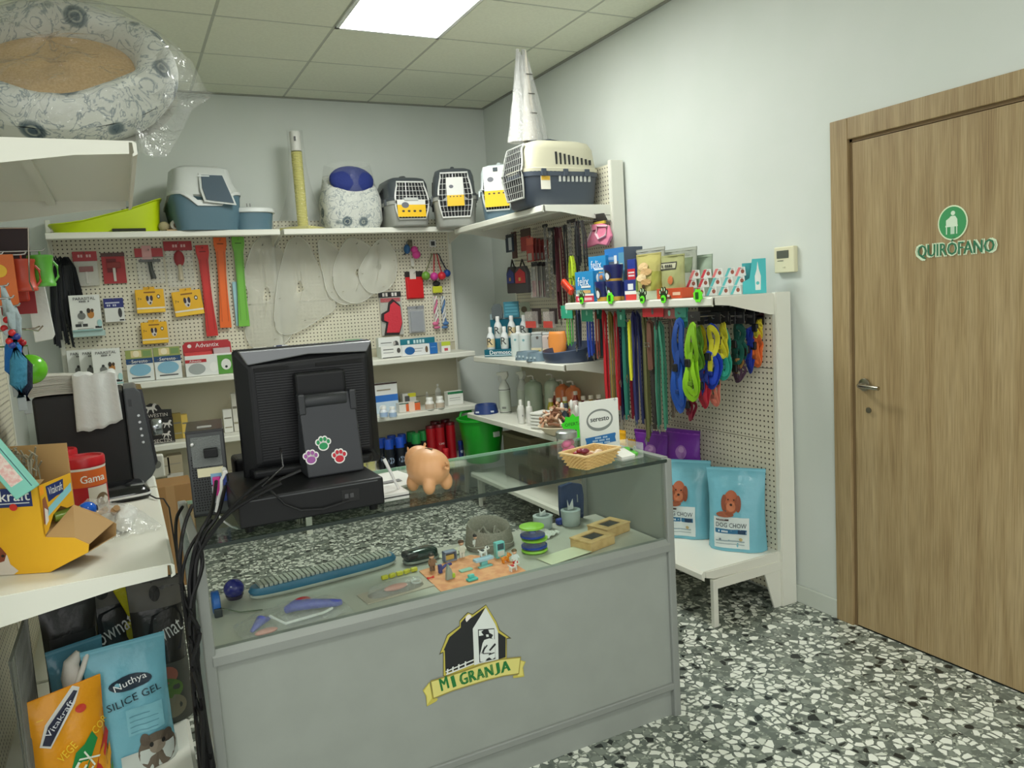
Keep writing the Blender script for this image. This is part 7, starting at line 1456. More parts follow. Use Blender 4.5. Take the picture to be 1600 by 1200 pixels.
# toy animal clinic on an orange mat
q_ = [onZ(a_, b_, ZD) for a_, b_ in ((655, 893), (692, 928), (822, 893), (790, 872), (735, 868))]
t = thing('orange_mat', 'orange printed play mat under the toy animal clinic', 'toy', (q_[0].x, q_[0].y, ZD), 0)
MB().prism([(p.x - q_[0].x, p.y - q_[0].y) for p in q_], 0, .0025, 'z').build('mat_sheet', noisemat('orange_print', (226, 150, 104), (238, 170, 120), 30, .6), t)
def doll(label, px_, py_, coat, hair, legs=(230, 230, 226), s=1.0):
    p = onZ(px_, py_, ZD); t = thing('toy_figure', label, 'toy', (p.x, p.y, ZD + .0026), 0, 'toy clinic pieces on the orange mat')
    for a in (-.004, .004): MB().box(a * s - .003 * s, -.003 * s, 0, a * s + .003 * s, .003 * s, .016 * s).build('leg', mat(legs, .5), t, bevel=.001)
    MB().prism([(-.009 * s, .014 * s), (.009 * s, .014 * s), (.006 * s, .034 * s), (-.006 * s, .034 * s)], -.005 * s, .005 * s, 'y').build('body', mat(coat, .5), t, bevel=.0015)
    for a in (-1, 1): MB().tube([(a * .008 * s, 0, .031 * s), (a * .011 * s, -.006 * s, .022 * s)], .0025 * s, 6).build('arm', mat(coat, .5), t, smooth=True)
    MB().at(0, 0, .041 * s).ball(.0075 * s).build('head', mat((224, 180, 150), .5), t, smooth=True); MB().at(0, .001, .0435 * s).ball(.0082 * s, 1, 1, .8).build('hair', mat(hair, .6), t, smooth=True)
doll('toy vet figure in a white coat with dark hair behind the toy table', 745, 862, (232, 234, 234), (40, 34, 34), s=1.25)
doll('toy figure in a white coat with brown hair beside the toy cage', 722, 872, (226, 226, 216), (90, 60, 40), s=1.25)
doll('toy figure in brown seated at the far side of the mat', 676, 893, (150, 110, 80), (60, 50, 44), (120, 90, 70), 1.2)
doll('toy child figure in white and red at the mat\'s end', 805, 884, (222, 230, 230), (110, 90, 60), (196, 50, 50), 1.1)
def toyt(name, label, px_, py_): p = onZ(px_, py_, ZD); return thing(name, label, 'toy', (p.x, p.y, ZD + .0026), .1, 'toy clinic pieces on the orange mat')
t = toyt('toy_table', 'pale blue toy examination table with a spotted toy dog bed end', 756, 884)
MB().box(-.034, -.012, .016, .034, .012, .026).build('table_top', mat((170, 205, 226), .4), t, bevel=.002); MB().box(-.012, -.008, 0, .012, .008, .016).build('pedestal', mat((120, 190, 190), .4), t, bevel=.002); MB().box(-.03, -.026, 0, .02, -.01, .004).build('step', mat((130, 196, 190), .4), t, bevel=.001)
def toydog(label, px_, py_, dz, c1, c2):
    p = onZ(px_, py_, ZD); t = thing('toy_dog', label, 'toy', (p.x, p.y, ZD + .0026 + dz), .2, 'toy clinic pieces on the orange mat')
    mb = MB().at(0, 0, .014).ball(.009, 1.7, .8, .8)
    for a, b in ((-.01, -.004), (-.01, .004), (.010, -.004), (.010, .004)): mb.at(a, b, 0).lathe([(.0025, 0), (.003, .012)], 8)
    mb.at(.016, 0, .022).ball(.007, 1.1, .9, 1); mb.at(.023, 0, .020).ball(.004); mb.build('dog_body', mat(c1, .5), t, smooth=True)
    MB().at(-.003, 0, .018).ball(.0065, 1.2, 1.15, .6).build('spot', mat(c2, .5), t, smooth=True); MB().at(.015, .005, .026).ball(.0035, .7, .6, 1.2).at(.015, -.005, .026).ball(.0035, .7, .6, 1.2).build('ear', mat(c2, .5), t, smooth=True); MB().tube([(-.014, 0, .018), (-.02, 0, .024)], .0018, 5).build('tail', mat(c1, .5), t)
toydog('white and black spotted toy dog standing on the toy table', 756, 881, .026, (236, 236, 232), (30, 30, 30))
toydog('orange toy dog beside the toy table', 790, 880, 0, (236, 150, 40), (220, 120, 30)); toydog('small white and red toy dog beside the toy child', 802, 893, 0, (232, 228, 222), (200, 50, 50))
t = toyt('toy_computer', 'turquoise toy scanner with grey screen standing behind the toy table', 781, 872)
MB().box(-.017, -.01, 0, .017, .01, .055).build('cabinet', mat((120, 206, 206), .4), t, bevel=.002); MB().box(-.012, -.0112, .030, .012, -.010, .050).build('screen', mat((60, 84, 96), .2), t); MB().box(-.013, -.0116, .008, .013, -.0100, .026).build('keyboard', mat((222, 228, 224), .4), t)
t = toyt('toy_cage', 'grey violet toy kennel with yellow inside on the mat', 703, 877); MB().box(-.022, -.012, 0, .022, .012, .004).box(-.022, .010, 0, .022, .012, .034).box(-.022, -.012, .031, .022, .012, .034).box(-.022, -.012, 0, -.020, .012, .034).box(.020, -.012, 0, .022, .012, .034).build('kennel_frame', mat((140, 150, 176), .45), t); MB().box(-.016, -.004, .004, .016, .006, .020).build('yellow_pad', mat((222, 180, 90), .6), t, bevel=.002)
t = toyt('toy_pool', 'turquoise toy scales near the front edge of the mat', 738, 908); MB().box(-.018, -.010, 0, .018, .010, .008).build('base', mat((80, 190, 180), .4), t, bevel=.003); MB().box(-.010, .0, .008, .010, .012, .018).build('tray', mat((100, 200, 190), .4), t, bevel=.002)
t = toyt('toy_tray', 'pale green toy tray in the middle of the mat', 728, 893); MB().box(-.022, -.010, 0, .022, .010, .006).build('tray', mat((150, 200, 180), .4), t, bevel=.002)
t = toyt('toy_stand', 'grey and lime toy equipment stand near the front of the mat', 703, 906); MB().prism([(-.014, 0), (.014, 0), (.006, .03), (-.004, .05), (-.010, .03)], -.007, .007, 'y').build('stand_body', mat((150, 160, 150), .4), t, bevel=.002); MB().box(.006, -.01, .004, .016, .0, .018).build('lime_part', mat((170, 200, 60), .5), t, bevel=.002)
t = toyt('toy_rail', 'navy blue toy crutches and fence lying on the mat', 690, 896); MB().box(-.01, -.006, 0, .002, .006, .028).build('blue_post', mat((60, 62, 130), .5), t, bevel=.002); MB().tube([(.0, .0, .012), (.02, .01, .016), (.045, .018, .014)], .005, 6).build('blue_bar', mat((58, 60, 136), .5), t, smooth=True)
t = toyt('toy_bone', 'tiny red toy bone at the mat\'s near corner', 673, 905); MB().tube([(-.008, 0, .003), (.008, 0, .003)], .0022, 6).build('bone_shaft', mat((214, 50, 40), .5), t, smooth=True); MB().at(-.009, 0, .003).ball(.004).at(.009, 0, .003).ball(.004).build('bone_end', mat((214, 50, 40), .5), t, smooth=True)

# ================================================================ LEFT FOREGROUND: SHELF WITH THE YELLOW BOX (z 0.825)
ZS = .8265
YV = (232, 176, 30); KR = mat((178, 142, 92), .8)
t = thing('treat_display_box', 'large yellow Vitakraft cardboard display box with open top and dispensing mouth', 'display', (-.247, 2.437, ZS), -.46)
L_, D2, H2 = .238, .155, .245
YM = mat(YV, .5)
MB().box(-L_, 0, 0, 0, .003, H2).build('front_card', YM, t); MB().box(-L_, D2, 0, 0, D2 + .003, H2 + .09).build('back_card', KR, t)
MB().prism([(0, .105), (.02, .115), (.05, .15), (.09, .165), (.12, .15), (D2, .15), (D2, H2), (0, H2)], -.003, 0, 'x').build('side_card', YM, t)
MB().box(-L_ + .01, .004, 0, -.004, D2 - .002, .004).build('bottom', KR, t); MB().box(-L_, .004, .10, -.006, D2 - .002, .104).build('inner_ramp', KR, t)
MB().add([(-L_, 0, H2), (0, 0, H2), (.0, .03, H2 + .012), (-L_, .03, H2 + .012), (-L_, 0, H2 - .002), (0, 0, H2 - .002)], [(0, 1, 2, 3), (4, 5, 1, 0)]).build('front_flap', KR, t)
# dispensing mouth sticking out of the side
MB().prism([(0, 0), (.112, .05), (.117, .072), (.08, .093), (0, .10)], -.001, .002, 'y').build('mouth_side', YM, t)
MB().add([(0, .002, .10), (.08, .002, .093), (.117, .002, .072), (.112, .15, .09), (.06, .155, .122), (0, .15, .15)], [(0, 1, 2, 3, 4, 5)]).build('mouth_inside', KR, t, solid=.002)
MB().prism([(0, 0), (.112, .05), (.117, .085), (.06, .122), (0, .15)], .152, .155, 'y').build('mouth_side', KR, t)
MB().add([(0, .002, .002), (.112, .002, .05), (.112, .152, .05), (0, .152, .002)], [(0, 1, 2, 3)]).build('mouth_bottom', KR, t, solid=.002)
NV = (28, 48, 110)
def fr(x0, z0, x1, z1, col, k, **kw): return patch(t, x0, z0, x1, z1, col, -.0006 - .0003 * k)
fr(-.20, .19, -.022, .243, NV, 0); lettering('Vitakraft', (238, 240, 240), t, -.105, .222, w=.155, h=.03, y=-.0014, bold=.0005); fr(-.2, .199, -.03, .202, (214, 220, 226), 1); disc(t, -.075, .190, .011, .010, (214, 50, 40), -.0016)
shape(t, [(-.16, .0), (-.10, .0), (-.085, .01), (-.105, .03), (-.11, .055), (-.125, .075), (-.145, .07), (-.16, .05)], (214, 206, 196), -.0008); shape(t, [(-.16, .03), (-.12, .04), (-.112, .06), (-.125, .08), (-.145, .078), (-.16, .07)], (130, 66, 44), -.0012); disc(t, -.122, .055, .005, .004, (20, 20, 20), -.0016)
# side print: logo, dog, blue band (x = 0 plane, faces +x)
sd = bpy.data.objects.new('side_print', None)
def sp(pts, col, k): mb = MB(); mb.add([(.0006 + .0003 * k, a, b) for a, b in pts], [tuple(range(len(pts)))]); return mb.build('side_print', mat(col, .5), t)
sp([(.035, .190), (.075, .198), (.11, .20), (.115, .238), (.03, .236)], NV, 0); sp([(0.0, .215), (.02, .218), (.02, .242), (0, .24)], (250, 160, 30), 0)
sp([(.02, .150), (.15, .195), (.15, .218), (.02, .172)], (140, 205, 215), 0); sp([(.002, .135), (.02, .14), (.03, .17), (.022, .21), (.008, .205)], (150, 90, 60), 1); sp([(.008, .13), (.024, .14), (.026, .17), (.012, .18)], (228, 222, 214), 2)
vs, fs, W_, Hh = text_mesh('Vitakraft'); mb = MB(); mb.v = [(.0016, .072 + a * .068 / W_, .220 + b * .022 / Hh) for a, b in vs]; mb.f = list(fs); mb.build('lettering', mat((238, 240, 240), .5), t)
# toy in the dispensing mouth
t2 = thing('wrapped_chew', 'shiny blue and lime wrapped chew lying in the yellow box\'s mouth', 'pet food', (-.185, 2.585, ZS + .105), .35)
MB().tube([(-.05, 0, .018), (0, 0, .02), (.03, 0, .018)], [.014, .018, .016], 12).build('lime_half', mat((170, 206, 90), .2), t2, smooth=True); MB().at(.04, 0, .02).ball(.024, 1.1, 1, .95, 16, 10).build('blue_half', mat((30, 90, 190), .12), t2, smooth=True); MB().at(.062, -.004, .02, ry=PI / 2).lathe([(.008, 0), (.009, .004)], 12).build('dark_end', mat((20, 24, 60), .3), t2, smooth=True)
# teal framed box leaning on the yellow one
t = thing('teal_box', 'teal box with pale pink label leaning over the yellow display box', 'box', (-.268, 2.40, ZS + .238), -.2, ry=-.52)
MB().box(-.028, -.02, .0, .028, .02, .25).build('box_body', mat((128, 200, 184), .45), t, bevel=.003); MB().box(-.016, -.0208, .035, .018, -.0200, .20).build('pink_label', noisemat('pink_print', (226, 176, 170), (232, 214, 204), 120, .6), t); MB().box(.024, -.0206, .01, .026, -.02, .24).build('edge_line', mat((40, 90, 96), .5), t)
t = thing('shredded_paper', 'grey brown shredded filling in the yellow box behind the teal box', 'filling', (-.345, 2.575, ZS + .245), -.46); t['kind'] = 'stuff'
mb = MB()
for k in range(60):
    r = random.Random(k); x, y = -.05 + .14 * r.random(), -.01 + .05 * r.random(); z = .005 + .05 * r.random()
    mb.tube([(x, y, z - .02), (x + .02 * (r.random() - .5), y + .01, z + .02), (x + .03 * (r.random() - .5), y, z + .04)], .0025, 4)
o = mb.build('shredded_strips', mat((150, 144, 124), .8), t, kind='stuff')
MB().box(-.09, -.03, -.13, .06, .035, -.02).build('filling_block', mat((150, 140, 116), .9), t)
t = thing('yellow_bag', 'crumpled yellow bag poking up behind the yellow display box', 'bag', (-.205, 2.80, ZS), 0)
mb = MB(); mb.tube([(-.02, 0, .0), (-.02, 0, .18), (-.035, 0, .25), (-.05, .0, .285)], [.02, .028, .018, .010], 10, flat=.6); mb.build('bag_body', mat((222, 190, 40), .4, bump=1, bscale=60), t, smooth=True)
# Gama cans
for k, (cx, cy, r_) in enumerate(((-.262, 3.25, .068), (-.17, 3.02, .070))):
    h_ = .225; t = thing('pet_food_can', ['red and orange Gama tub, the one partly hidden behind the other', 'large red and orange Gama tub in front of the black appliance'][k], 'pet food', (cx, cy, ZS), .12, 'red Gama tubs')
    MB().lathe([(r_ * .92, 0), (r_, .01), (r_, h_ - .03)], 28).build('tub_body', mat((176, 24, 36), .35), t, smooth=True)
    MB().at(0, 0, h_ - .03).lathe([(r_ * 1.03, 0), (r_ * 1.03, .022), (r_ * .99, .028), (r_ * .9, .028), (r_ * .88, .022)], 28).build('lid', mat((190, 24, 36), .35), t, smooth=True)
    MB().at(0, 0, h_ - .043).lathe([(r_ * 1.004, 0), (r_ * 1.02, .004), (r_ * 1.02, .008)], 28, caps=False).build('white_ring', mat((226, 222, 214), .4), t, smooth=True)
    MB().at(0, 0, h_ - .10).lathe([(r_ * 1.003, 0), (r_ * 1.003, .057)], 28, caps=False).build('orange_band', mat((214, 100, 34), .4), t, smooth=True)
    fn = lambda x, q: -math.sqrt(max(r_ * r_ - x * x, 1e-8))
    lettering('Gama', (240, 236, 226), t, .022, h_ - .073, w=.075, h=.026, y=-.0014, fn=fn, bold=.0006); patch(t, .004, .02, .064, h_ - .103, (206, 200, 186), -.001, fn); disc(t, .045, .07, .02, .028, (110, 90, 64), -.0018, fn)
# black appliance with grey front bezel
t = thing('black_appliance', 'large black boxy appliance with grey bezel, buttons and round knob', 'appliance', (-.02, 3.50, ZS), 0)
MB().box(-.32, 0, .0, .0, .32, .40).build('cabinet', mat((22, 23, 25), .5), t, bevel=.01, seg=2)
MB().prism([(.0, .405), (.045, .405), (.062, .385), (.088, .06), (.07, .03), (.03, -.0), (.0, .03)], -.01, .30, 'y').build('front_bezel', mat((76, 80, 84), .35), t, bevel=.006)
MB().prism([(.046, .40), (.062, .384), (.087, .07), (.098, .09), (.070, .395)], .0, .29, 'y').build('screen_edge', mat((24, 26, 30), .2), t)
for k in range(5): MB().at(.046 + .0015 * k, -.011, .29 - .028 * k, rx=PI / 2).lathe([(.006, 0), (.005, .003)], 12).build('button', mat((200, 204, 206), .2, .5), t, smooth=True)
MB().at(.092, .06, .225, ry=PI / 2).lathe([(.034, 0), (.036, .006), (.036, .034), (.030, .04)], 24).build('knob', mat((170, 174, 178), .2, .9), t, smooth=True)
MB().at(.020, -.0105, .345).cbox(0, 0, 0, .012, .001, .03).build('badge', mat((40, 44, 48), .3), t)
# newspapers and white bag on top of it
t = thing('newspaper_stack', 'bulky stack of folded newspapers on the black appliance', 'newspapers', (-.20, 3.60, ZS + .401), .1)
for k in range(15):
    r = random.Random(k); MB().at(.012 * (r.random() - .5) - .02, .0, .003 + k * .0048, rz=.05 * (r.random() - .5)).grid(lambda u, v: ((u - .5) * .30, (v - .5) * .2, .006 * math.sin(PI * u * 1.3 + .4) * (1 + .05 * k)), 10, 3).build('newspaper', mat((206 - 6 * (k % 4), 204 - 6 * (k % 4), 194 - 6 * (k % 4)), .8), t, solid=.0038, smooth=True)
for k in range(4): MB().at(.03, -.104, .012 + .014 * k).cbox(0, 0, 0, .05, .003, .006).build('print_edge', mat((60, 80, 150), .7), t)
t = thing('white_bag', 'white plastic bag draped over the front of the black appliance', 'bag', (-.115, 3.47, ZS + .42), 0)
mb = MB(); mb.grid(lambda u, v: ((u - .5) * (.145 + .02 * v), (.14 * (1 - v / .35) if v < .35 else -.012 - .01 * math.sin(5 * u)) + .004 * math.sin(14 * u + 3), (.055 + .008 * math.sin(9 * u) if v < .35 else .055 - (v - .35) / .65 * (.20 + .02 * math.sin(2.5 * u + 1))) + .003 * math.sin(22 * u + v * 5)), 20, 20)
mb.build('bag_sheet', mat((222, 224, 222), .35, bump=.6, bscale=18), t, smooth=True, solid=.004)
# black glossy device, tissue roll in bag
t = thing('card_terminal', 'glossy black desk device with white stripe in front of the appliance', 'device', (-.075, 3.27, ZS), .15)
loft([sq(.20, .13, 0, .2, 28), sq(.215, .145, .01, .2, 28), sq(.21, .14, .035, .2, 28, dz=lambda x, y: y * .12), sq(.17, .10, .055, .2, 28, dz=lambda x, y: y * .15)]).build('device_body', mat((22, 23, 25), .15), t, smooth=True)
loft([sq(.219, .149, .014, .2, 28), sq(.221, .151, .018, .2, 28), sq(.219, .149, .022, .2, 28)]).build('white_stripe', mat((226, 228, 226), .3), t, smooth=True)
MB().prism([(.04, -.03), (.09, -.04), (.095, .03), (.05, .04)], .050, .053, 'z').build('silver_plate', mat((176, 180, 180), .2, .6), t)
t = thing('device_cable', 'thin black cable running from the desk device over the shelf edge', 'cable', (0, 0, 0), 0)
MB().tube([(.02, 3.25, ZS + .012), (.05, 3.16, ZS + .006), (.075, 3.14, ZS + .004), (.09, 3.13, ZS - .03), (.095, 3.12, ZS - .2), (.10, 3.0, .02)], .003, 6).build('cord', mat((20, 20, 22), .5), t, smooth=True)
t = thing('tissue_bag', 'clear bag with white cotton rolls lying on the shelf edge', 'bag', (-.06, 2.80, ZS), .4)
MB().tube([(-.03, -.07, .03), (0, -.02, .036), (.03, .04, .036), (.05, .09, .03)], [.024, .032, .032, .024], 14).build('cotton_roll', mat((226, 226, 220), .8, bump=.5), t, smooth=True); MB().at(-.04, .02, .03).ball(.035, 1.2, 1, .8).build('cotton_wad', mat((230, 230, 224), .9, bump=.5), t, smooth=True)
mb = MB(); mb.grid(lambda u, v: ((u - .5) * .16 - .01, (v - .5) * .30 + .02, .006 + .075 * math.sin(PI * u) ** .6 * math.sin(PI * v) ** .6 + .006 * math.sin(21 * u + 8 * v)), 16, 22); mb.build('clear_bag', film(dens=.18, bump=1.0, bscale=30), t, smooth=True)
t = thing('chew_bag', 'clear bag with tan chews behind the yellow box\'s mouth', 'bag', (-.135, 2.98 - .16, ZS), .1)
for k in range(7): r = random.Random(k + 50); MB().at(-.06 + .12 * r.random(), -.04 + .08 * r.random(), .03 + .05 * r.random(), rz=r.random() * 3, ry=.5 * r.random()).tube([(-.03, 0, 0), (.03, 0, 0)], .010, 8).build('tan_stick', mat((176, 140, 96), .7), t, smooth=True)
mb = MB(); mb.grid(lambda u, v: ((u - .5) * .18, (v - .5) * .13, .006 + .105 * math.sin(PI * u) ** .6 * math.sin(PI * v) ** .6 + .006 * math.sin(25 * u + 8 * v)), 18, 14); mb.build('clear_bag', film(dens=.2, bump=1.0, bscale=30), t, smooth=True)

# ---- hanging goods over the left shelf
def lhang(name, label, cat, px_, py_, Yv, builder, group=None):
    p = onY(px_, py_, Yv); X = p.x; t = thing(name, label, cat, (p.x, p.y, p.z), 0, group); builder(t)
    MB().tube([(-.47 - X, 0, .0), (0, 0, 0), (.012, 0, .002), (.016, 0, .008)], .0028, 6).build('peg_hook', mat((150, 148, 140), .3, .9), t, smooth=True); return t
def cupb(col):
    def g(t):
        MB().at(0, 0, -.115).lathe([(.036, 0), (.038, .008), (.035, .012), (.032, .05), (.035, .088), (.038, .094), (.037, .10)], 22).build('cup_body', mat(col, .4), t, smooth=True)
        MB().tube([(.033, 0, -.10), (.045, 0, -.085), (.045, 0, -.05), (.034, 0, -.035)], .004, 6).build('side_loop', mat(col, .4), t, smooth=True); MB().tube([(0, 0, 0), (0, 0, -.02)], .003, 5).build('tie', mat(col, .5), t)
    return g
lhang('hollow_chew_toy', 'grass green cup shaped toy hanging over the white paper bag', 'dog toy', 61, 392, 2.95, cupb((96, 178, 60)))
lhang('hollow_chew_toy', 'brick red cup shaped toy beside the green one', 'dog toy', 32, 398, 2.90, cupb((190, 70, 46)))
def rpack(t): MB().box(-.05, -.004, -.27, .05, .004, .0).build('card', mat((150, 30, 32), .5), t); MB().box(-.052, -.006, -.10, .052, .006, .01).build('header_card', mat((46, 24, 28), .5), t); MB().box(-.035, -.02, -.23, .035, -.004, -.12).build('blister', mat((190, 60, 44), .3), t, bevel=.01)
lhang('red_toy_pack', 'red carded toy pack with dark header at the frame edge', 'retail pack', 14, 362, 3.02, rpack)
def opack(t): MB().box(-.04, -.004, -.16, .04, .004, .0).build('card', mat((222, 110, 40), .5), t); MB().at(0, -.005, -.05, rx=PI / 2).lathe([(.02, 0), (.02, .002)], 16).build('yellow_disc', mat((240, 190, 40), .5), t)
lhang('orange_toy_pack', 'orange carded pack cut off by the frame edge', 'retail pack', -4, 398, 2.84, opack)
# long loose hooks
for k, pth in enumerate((((44, 356), (45, 400), (46, 440), (52, 454)), ((30, 516), (55, 513), (62, 510)), ((40, 514), (60, 517), (67, 509)))):
    t = thing('display_hook', ['long bent wire hook in front of the green cup toy', 'empty chrome wire hook above the green ball, upper prong', 'empty chrome wire hook above the green ball, lower prong'][k], 'hook', (0, 0, 0), 0)
    MB().tube([tuple(onY(a_, b_, 2.80 + .01 * i)) for i, (a_, b_) in enumerate(pth)], .0025, 6).build('wire', mat((150, 144, 130), .25, .9), t, smooth=True)
    q = onY(*pth[0], 2.80); MB().tube([tuple(q), (-.465, q.y + .02, q.z + .004)], .0025, 6).build('wire_arm', mat((150, 144, 130), .25, .9), t, smooth=True)
# dark blue bead and rope toys
for k, (px_, py_, X_, c1, c2, lab) in enumerate(((4, 447, 2.72, (30, 110, 190), (190, 200, 210), 'bright blue plush rope toy cut by the frame edge'), (22, 478, 2.76, (24, 34, 56), (176, 30, 40), 'navy plush toy with red beads hanging beside the bright blue one'), (12, 466, 2.66, (60, 130, 160), (40, 60, 140), 'pale blue plush toy with blue beads hanging over the green ball'))):
    def g(t, c1=c1, c2=c2, k=k):
        MB().tube([(0, 0, 0), (.004, 0, -.04), (0, 0, -.09)], [.006, .012, .010], 8).build('cord', mat((170, 186, 190), .7, bump=.6), t, smooth=True)
        for j in range(4): MB().at(.012 * math.sin(j * 2), -.01, -.10 - .012 * j).ball(.010).build('bead', mat(c2 if j % 2 else (196, 40, 44), .25), t, smooth=True)
        MB().tube([(0, 0, -.12), (.006, 0, -.18), (-.002, 0, -.25), (0, 0, -.29)], [.012, .022, .022, .012], 10).build('plush_body', mat(c1, .9, bump=.8), t, smooth=True); MB().box(-.010, -.004, -.33, .012, .004, -.285).build('end_clip', mat((150, 156, 156), .4), t, bevel=.002)
    lhang('plush_toy', lab, 'dog toy', px_, py_, X_, g, 'plush toys hanging at the frame edge')
# white paper bag, white card and the green ball
P4 = [onY(a_, b_, 3.1) for a_, b_ in ((38, 445), (68, 440), (86, 523), (82, 530), (55, 535))]
t = thing('white_paper_bag', 'long white paper bag hanging under the green cup toy', 'bag', tuple(P4[0]), 0)
MB().add([tuple(p - P4[0]) for p in P4] + [tuple(p - P4[0] + Vector((0, .012, 0))) for p in P4], [(0, 1, 2, 3, 4), (9, 8, 7, 6, 5)] + [(i, i + 5, (i + 1) % 5 + 5, (i + 1) % 5) for i in range(5)]).build('bag_body', mat((226, 228, 224), .6, bump=.5, bscale=20), t, bevel=.002)
MB().tube([(-.07, 0, .01), (0, 0, .0)], .0025, 6).build('peg_hook', mat((150, 148, 140), .3, .9), t)
p = onY(48, 577, 2.85)
t = thing('green_ball', 'shiny grass green ball hanging above the newspapers', 'dog toy', (p.x, p.y, p.z), 0)
MB().ball(.045, 1.05, 1, 1.05, 22, 14).build('ball_body', mat((104, 190, 40), .2), t, smooth=True); MB().tube([(0, 0, .03), (0, 0, .075), (-.47 - p.x, 0, .08)], .0025, 6).build('cord', mat((90, 120, 60), .6), t, smooth=True)
P5 = [onX(a_, b_, -.30) for a_, b_ in ((38, 540), (100, 535), (104, 600), (60, 605), (38, 600))]
# ---- bagged cat bed on the upper shelf (z 1.945)
t = thing('bagged_cat_bed', 'large round cat bed with floral rim and tan cushion wrapped in clear plastic', 'pet bed', (-.085, 2.78, 2.275), -.12, rx=.86)
a_, b_ = .275, .235
mb = MB(); mb.grid(lambda u, v: ((a_ + .062 * math.cos(2 * PI * v)) * math.cos(2 * PI * u), (b_ + .050 * math.cos(2 * PI * v)) * math.sin(2 * PI * u), (.085 + .01 * math.sin(u * 31)) * math.sin(2 * PI * v) + .006 * noise.noise(Vector((u * 30, v * 9, 0)))), 56, 16, closeu=True)
mb.build('bed_rim', TOILE, t, smooth=True)
mb = MB(); mb.grid(lambda u, v: ((a_ - .03) * v * math.cos(2 * PI * u), (b_ - .03) * v * math.sin(2 * PI * u), -.005 + .03 * (1 - v * v) + .003 * math.sin(u * 19)), 40, 8, closeu=True)
mb.build('cushion', noisemat('tan_plush', (196, 160, 108), (208, 174, 124), 140, .9, .6), t, smooth=True)
mb = MB(); mb.grid(lambda u, v: ((a_ + .05) * v * math.cos(2 * PI * u), (b_ + .045) * v * math.sin(2 * PI * u), -.085), 40, 3, closeu=True); mb.build('bed_base', mat((190, 190, 180), .8), t, smooth=True)
mb = MB(); mb.grid(lambda u, v: ((a_ + .088) * (v if v < .8 else .8 + (v - .8)) * 1.0 * math.cos(2 * PI * u), (b_ + .078) * v * math.sin(2 * PI * u), .105 * (1 - max(0, v - .75) * 2.6) + .010 * math.sin(13 * u + 9 * v) + .006 * math.sin(47 * u)), 60, 14, closeu=True)
mb.build('clear_bag', film(dens=.07, bump=1.0, bscale=14, rough=.09, ior=1.5), t, smooth=True)
# the loose gathered end of the bag
t = thing('bag_end', 'crumpled loose end of the clear bag hanging off the cat bed', 'plastic film', (.17, 2.72, 2.14), 0)
E0 = [(235, 95), (262, 66), (300, 95), (322, 140), (336, 148), (300, 172), (285, 205), (262, 245), (238, 246), (215, 235)]
def bagpt(u, v): 
    i = v * (len(E0) - 1); k = min(int(i), len(E0) - 2); f = i - k; ex = E0[k][0] + (E0[k + 1][0] - E0[k][0]) * f; ey = E0[k][1] + (E0[k + 1][1] - E0[k][1]) * f
    x = 205 + (ex - 205) * u; y = 150 + (ey - 150) * u; p = onY(x, y, 2.66 + .05 * math.sin(9 * v + 3 * u) + .02 * math.sin(31 * v)); return tuple(p - Vector((.17, 2.72, 2.14)))
mb = MB(); mb.grid(bagpt, 14, 40); mb.build('film_sheet', film(dens=.12, bump=1.0, bscale=22, rough=.1, ior=1.5), t, smooth=True)
mb = MB(); mb.grid(lambda u, v: tuple(Vector(bagpt(u * .96, v)) + Vector((0, .03 + .02 * math.sin(20 * v), 0))), 14, 40); mb.build('film_sheet', film(dens=.10, bump=1.0, bscale=22, rough=.1, ior=1.5), t, smooth=True)

# ---- lower left: bags on the base shelf (z 0.2) 
ZQ = .1215
OW = (64, 62, 58)
def own(label, loc, rz, w, h, seed, yellow):
    t = pouch('pet_food_bag', label, 'pet food', loc, rz, w, .12, h, OW, seed=seed, group='dark Ownat pet food bags', rough=.2, crimp=.07,
        shapes=[([(.28, .62), (.40, .76), (.86, .80), (.98, .68), (.86, .50), (.38, .46)], (24, 24, 26))], texts=[('ownat', .62, .63, .62, (232, 232, 228), .09, .35)],
        prints=[(.02, .80, .98, .99, (104, 100, 92)), (.02, .0, .98, .42, (92, 92, 84))], discs=[(.5, .9, .1, .05, (40, 38, 36)), (.55, .34, .2, .06, (190, 110, 90)), (.5, .24, .32, .08, (110, 140, 70)), (.6, .12, .25, .08, (150, 140, 116))])
    if yellow: patch(t, w * .52, h * .62, w * .60, h * 1.02, (232, 216, 30), .0)
    return t
t = thing('yellow_pouch', 'bright yellow glossy pouch top between the two dark Ownat bags', 'pet food', (-.085, 3.02, ZQ), .1)
t.location = (0, 0, 0); t.rotation_euler[2] = 0
Yp = [onY(a_, b_, 2.98) for a_, b_ in ((176, 922), (202, 910), (214, 914), (232, 942), (222, 965), (214, 990), (206, 984), (206, 972))]
cxy = sum((p for p in Yp), Vector()) / len(Yp); t.location = (cxy.x, 2.98, ZQ)
MB().prism([(p.x - cxy.x, p.z - ZQ) for p in Yp] , -.012, .012, 'y').build('pouch_top', mat((226, 214, 30), .15, bump=.6, bscale=30), t, bevel=.004)
MB().box(-.05, -.02, 0, .06, .02, Yp[4].z - ZQ).build('pouch_body', mat((200, 190, 40), .2), t, bevel=.008)
own('dark grey Ownat bag with tilted hexagon, standing against the left shelf', (-.16, 2.99, ZQ), .18, .20, .50, 51, False)
own('dark grey Ownat bag with tilted hexagon, nearest the cables', (.005, 2.86, ZQ), .02, .17, .50, 52, False)
pouch('pet_food_bag', 'black plastic bag in the shade at the far left under the shelf', 'pet food', (-.255, 2.86, ZQ), .3, .17, .1, .50, (44, 43, 41), seed=53, rough=.25, prints=[(.1, .55, .9, .75, (30, 30, 30))])
SG = (120, 186, 204)
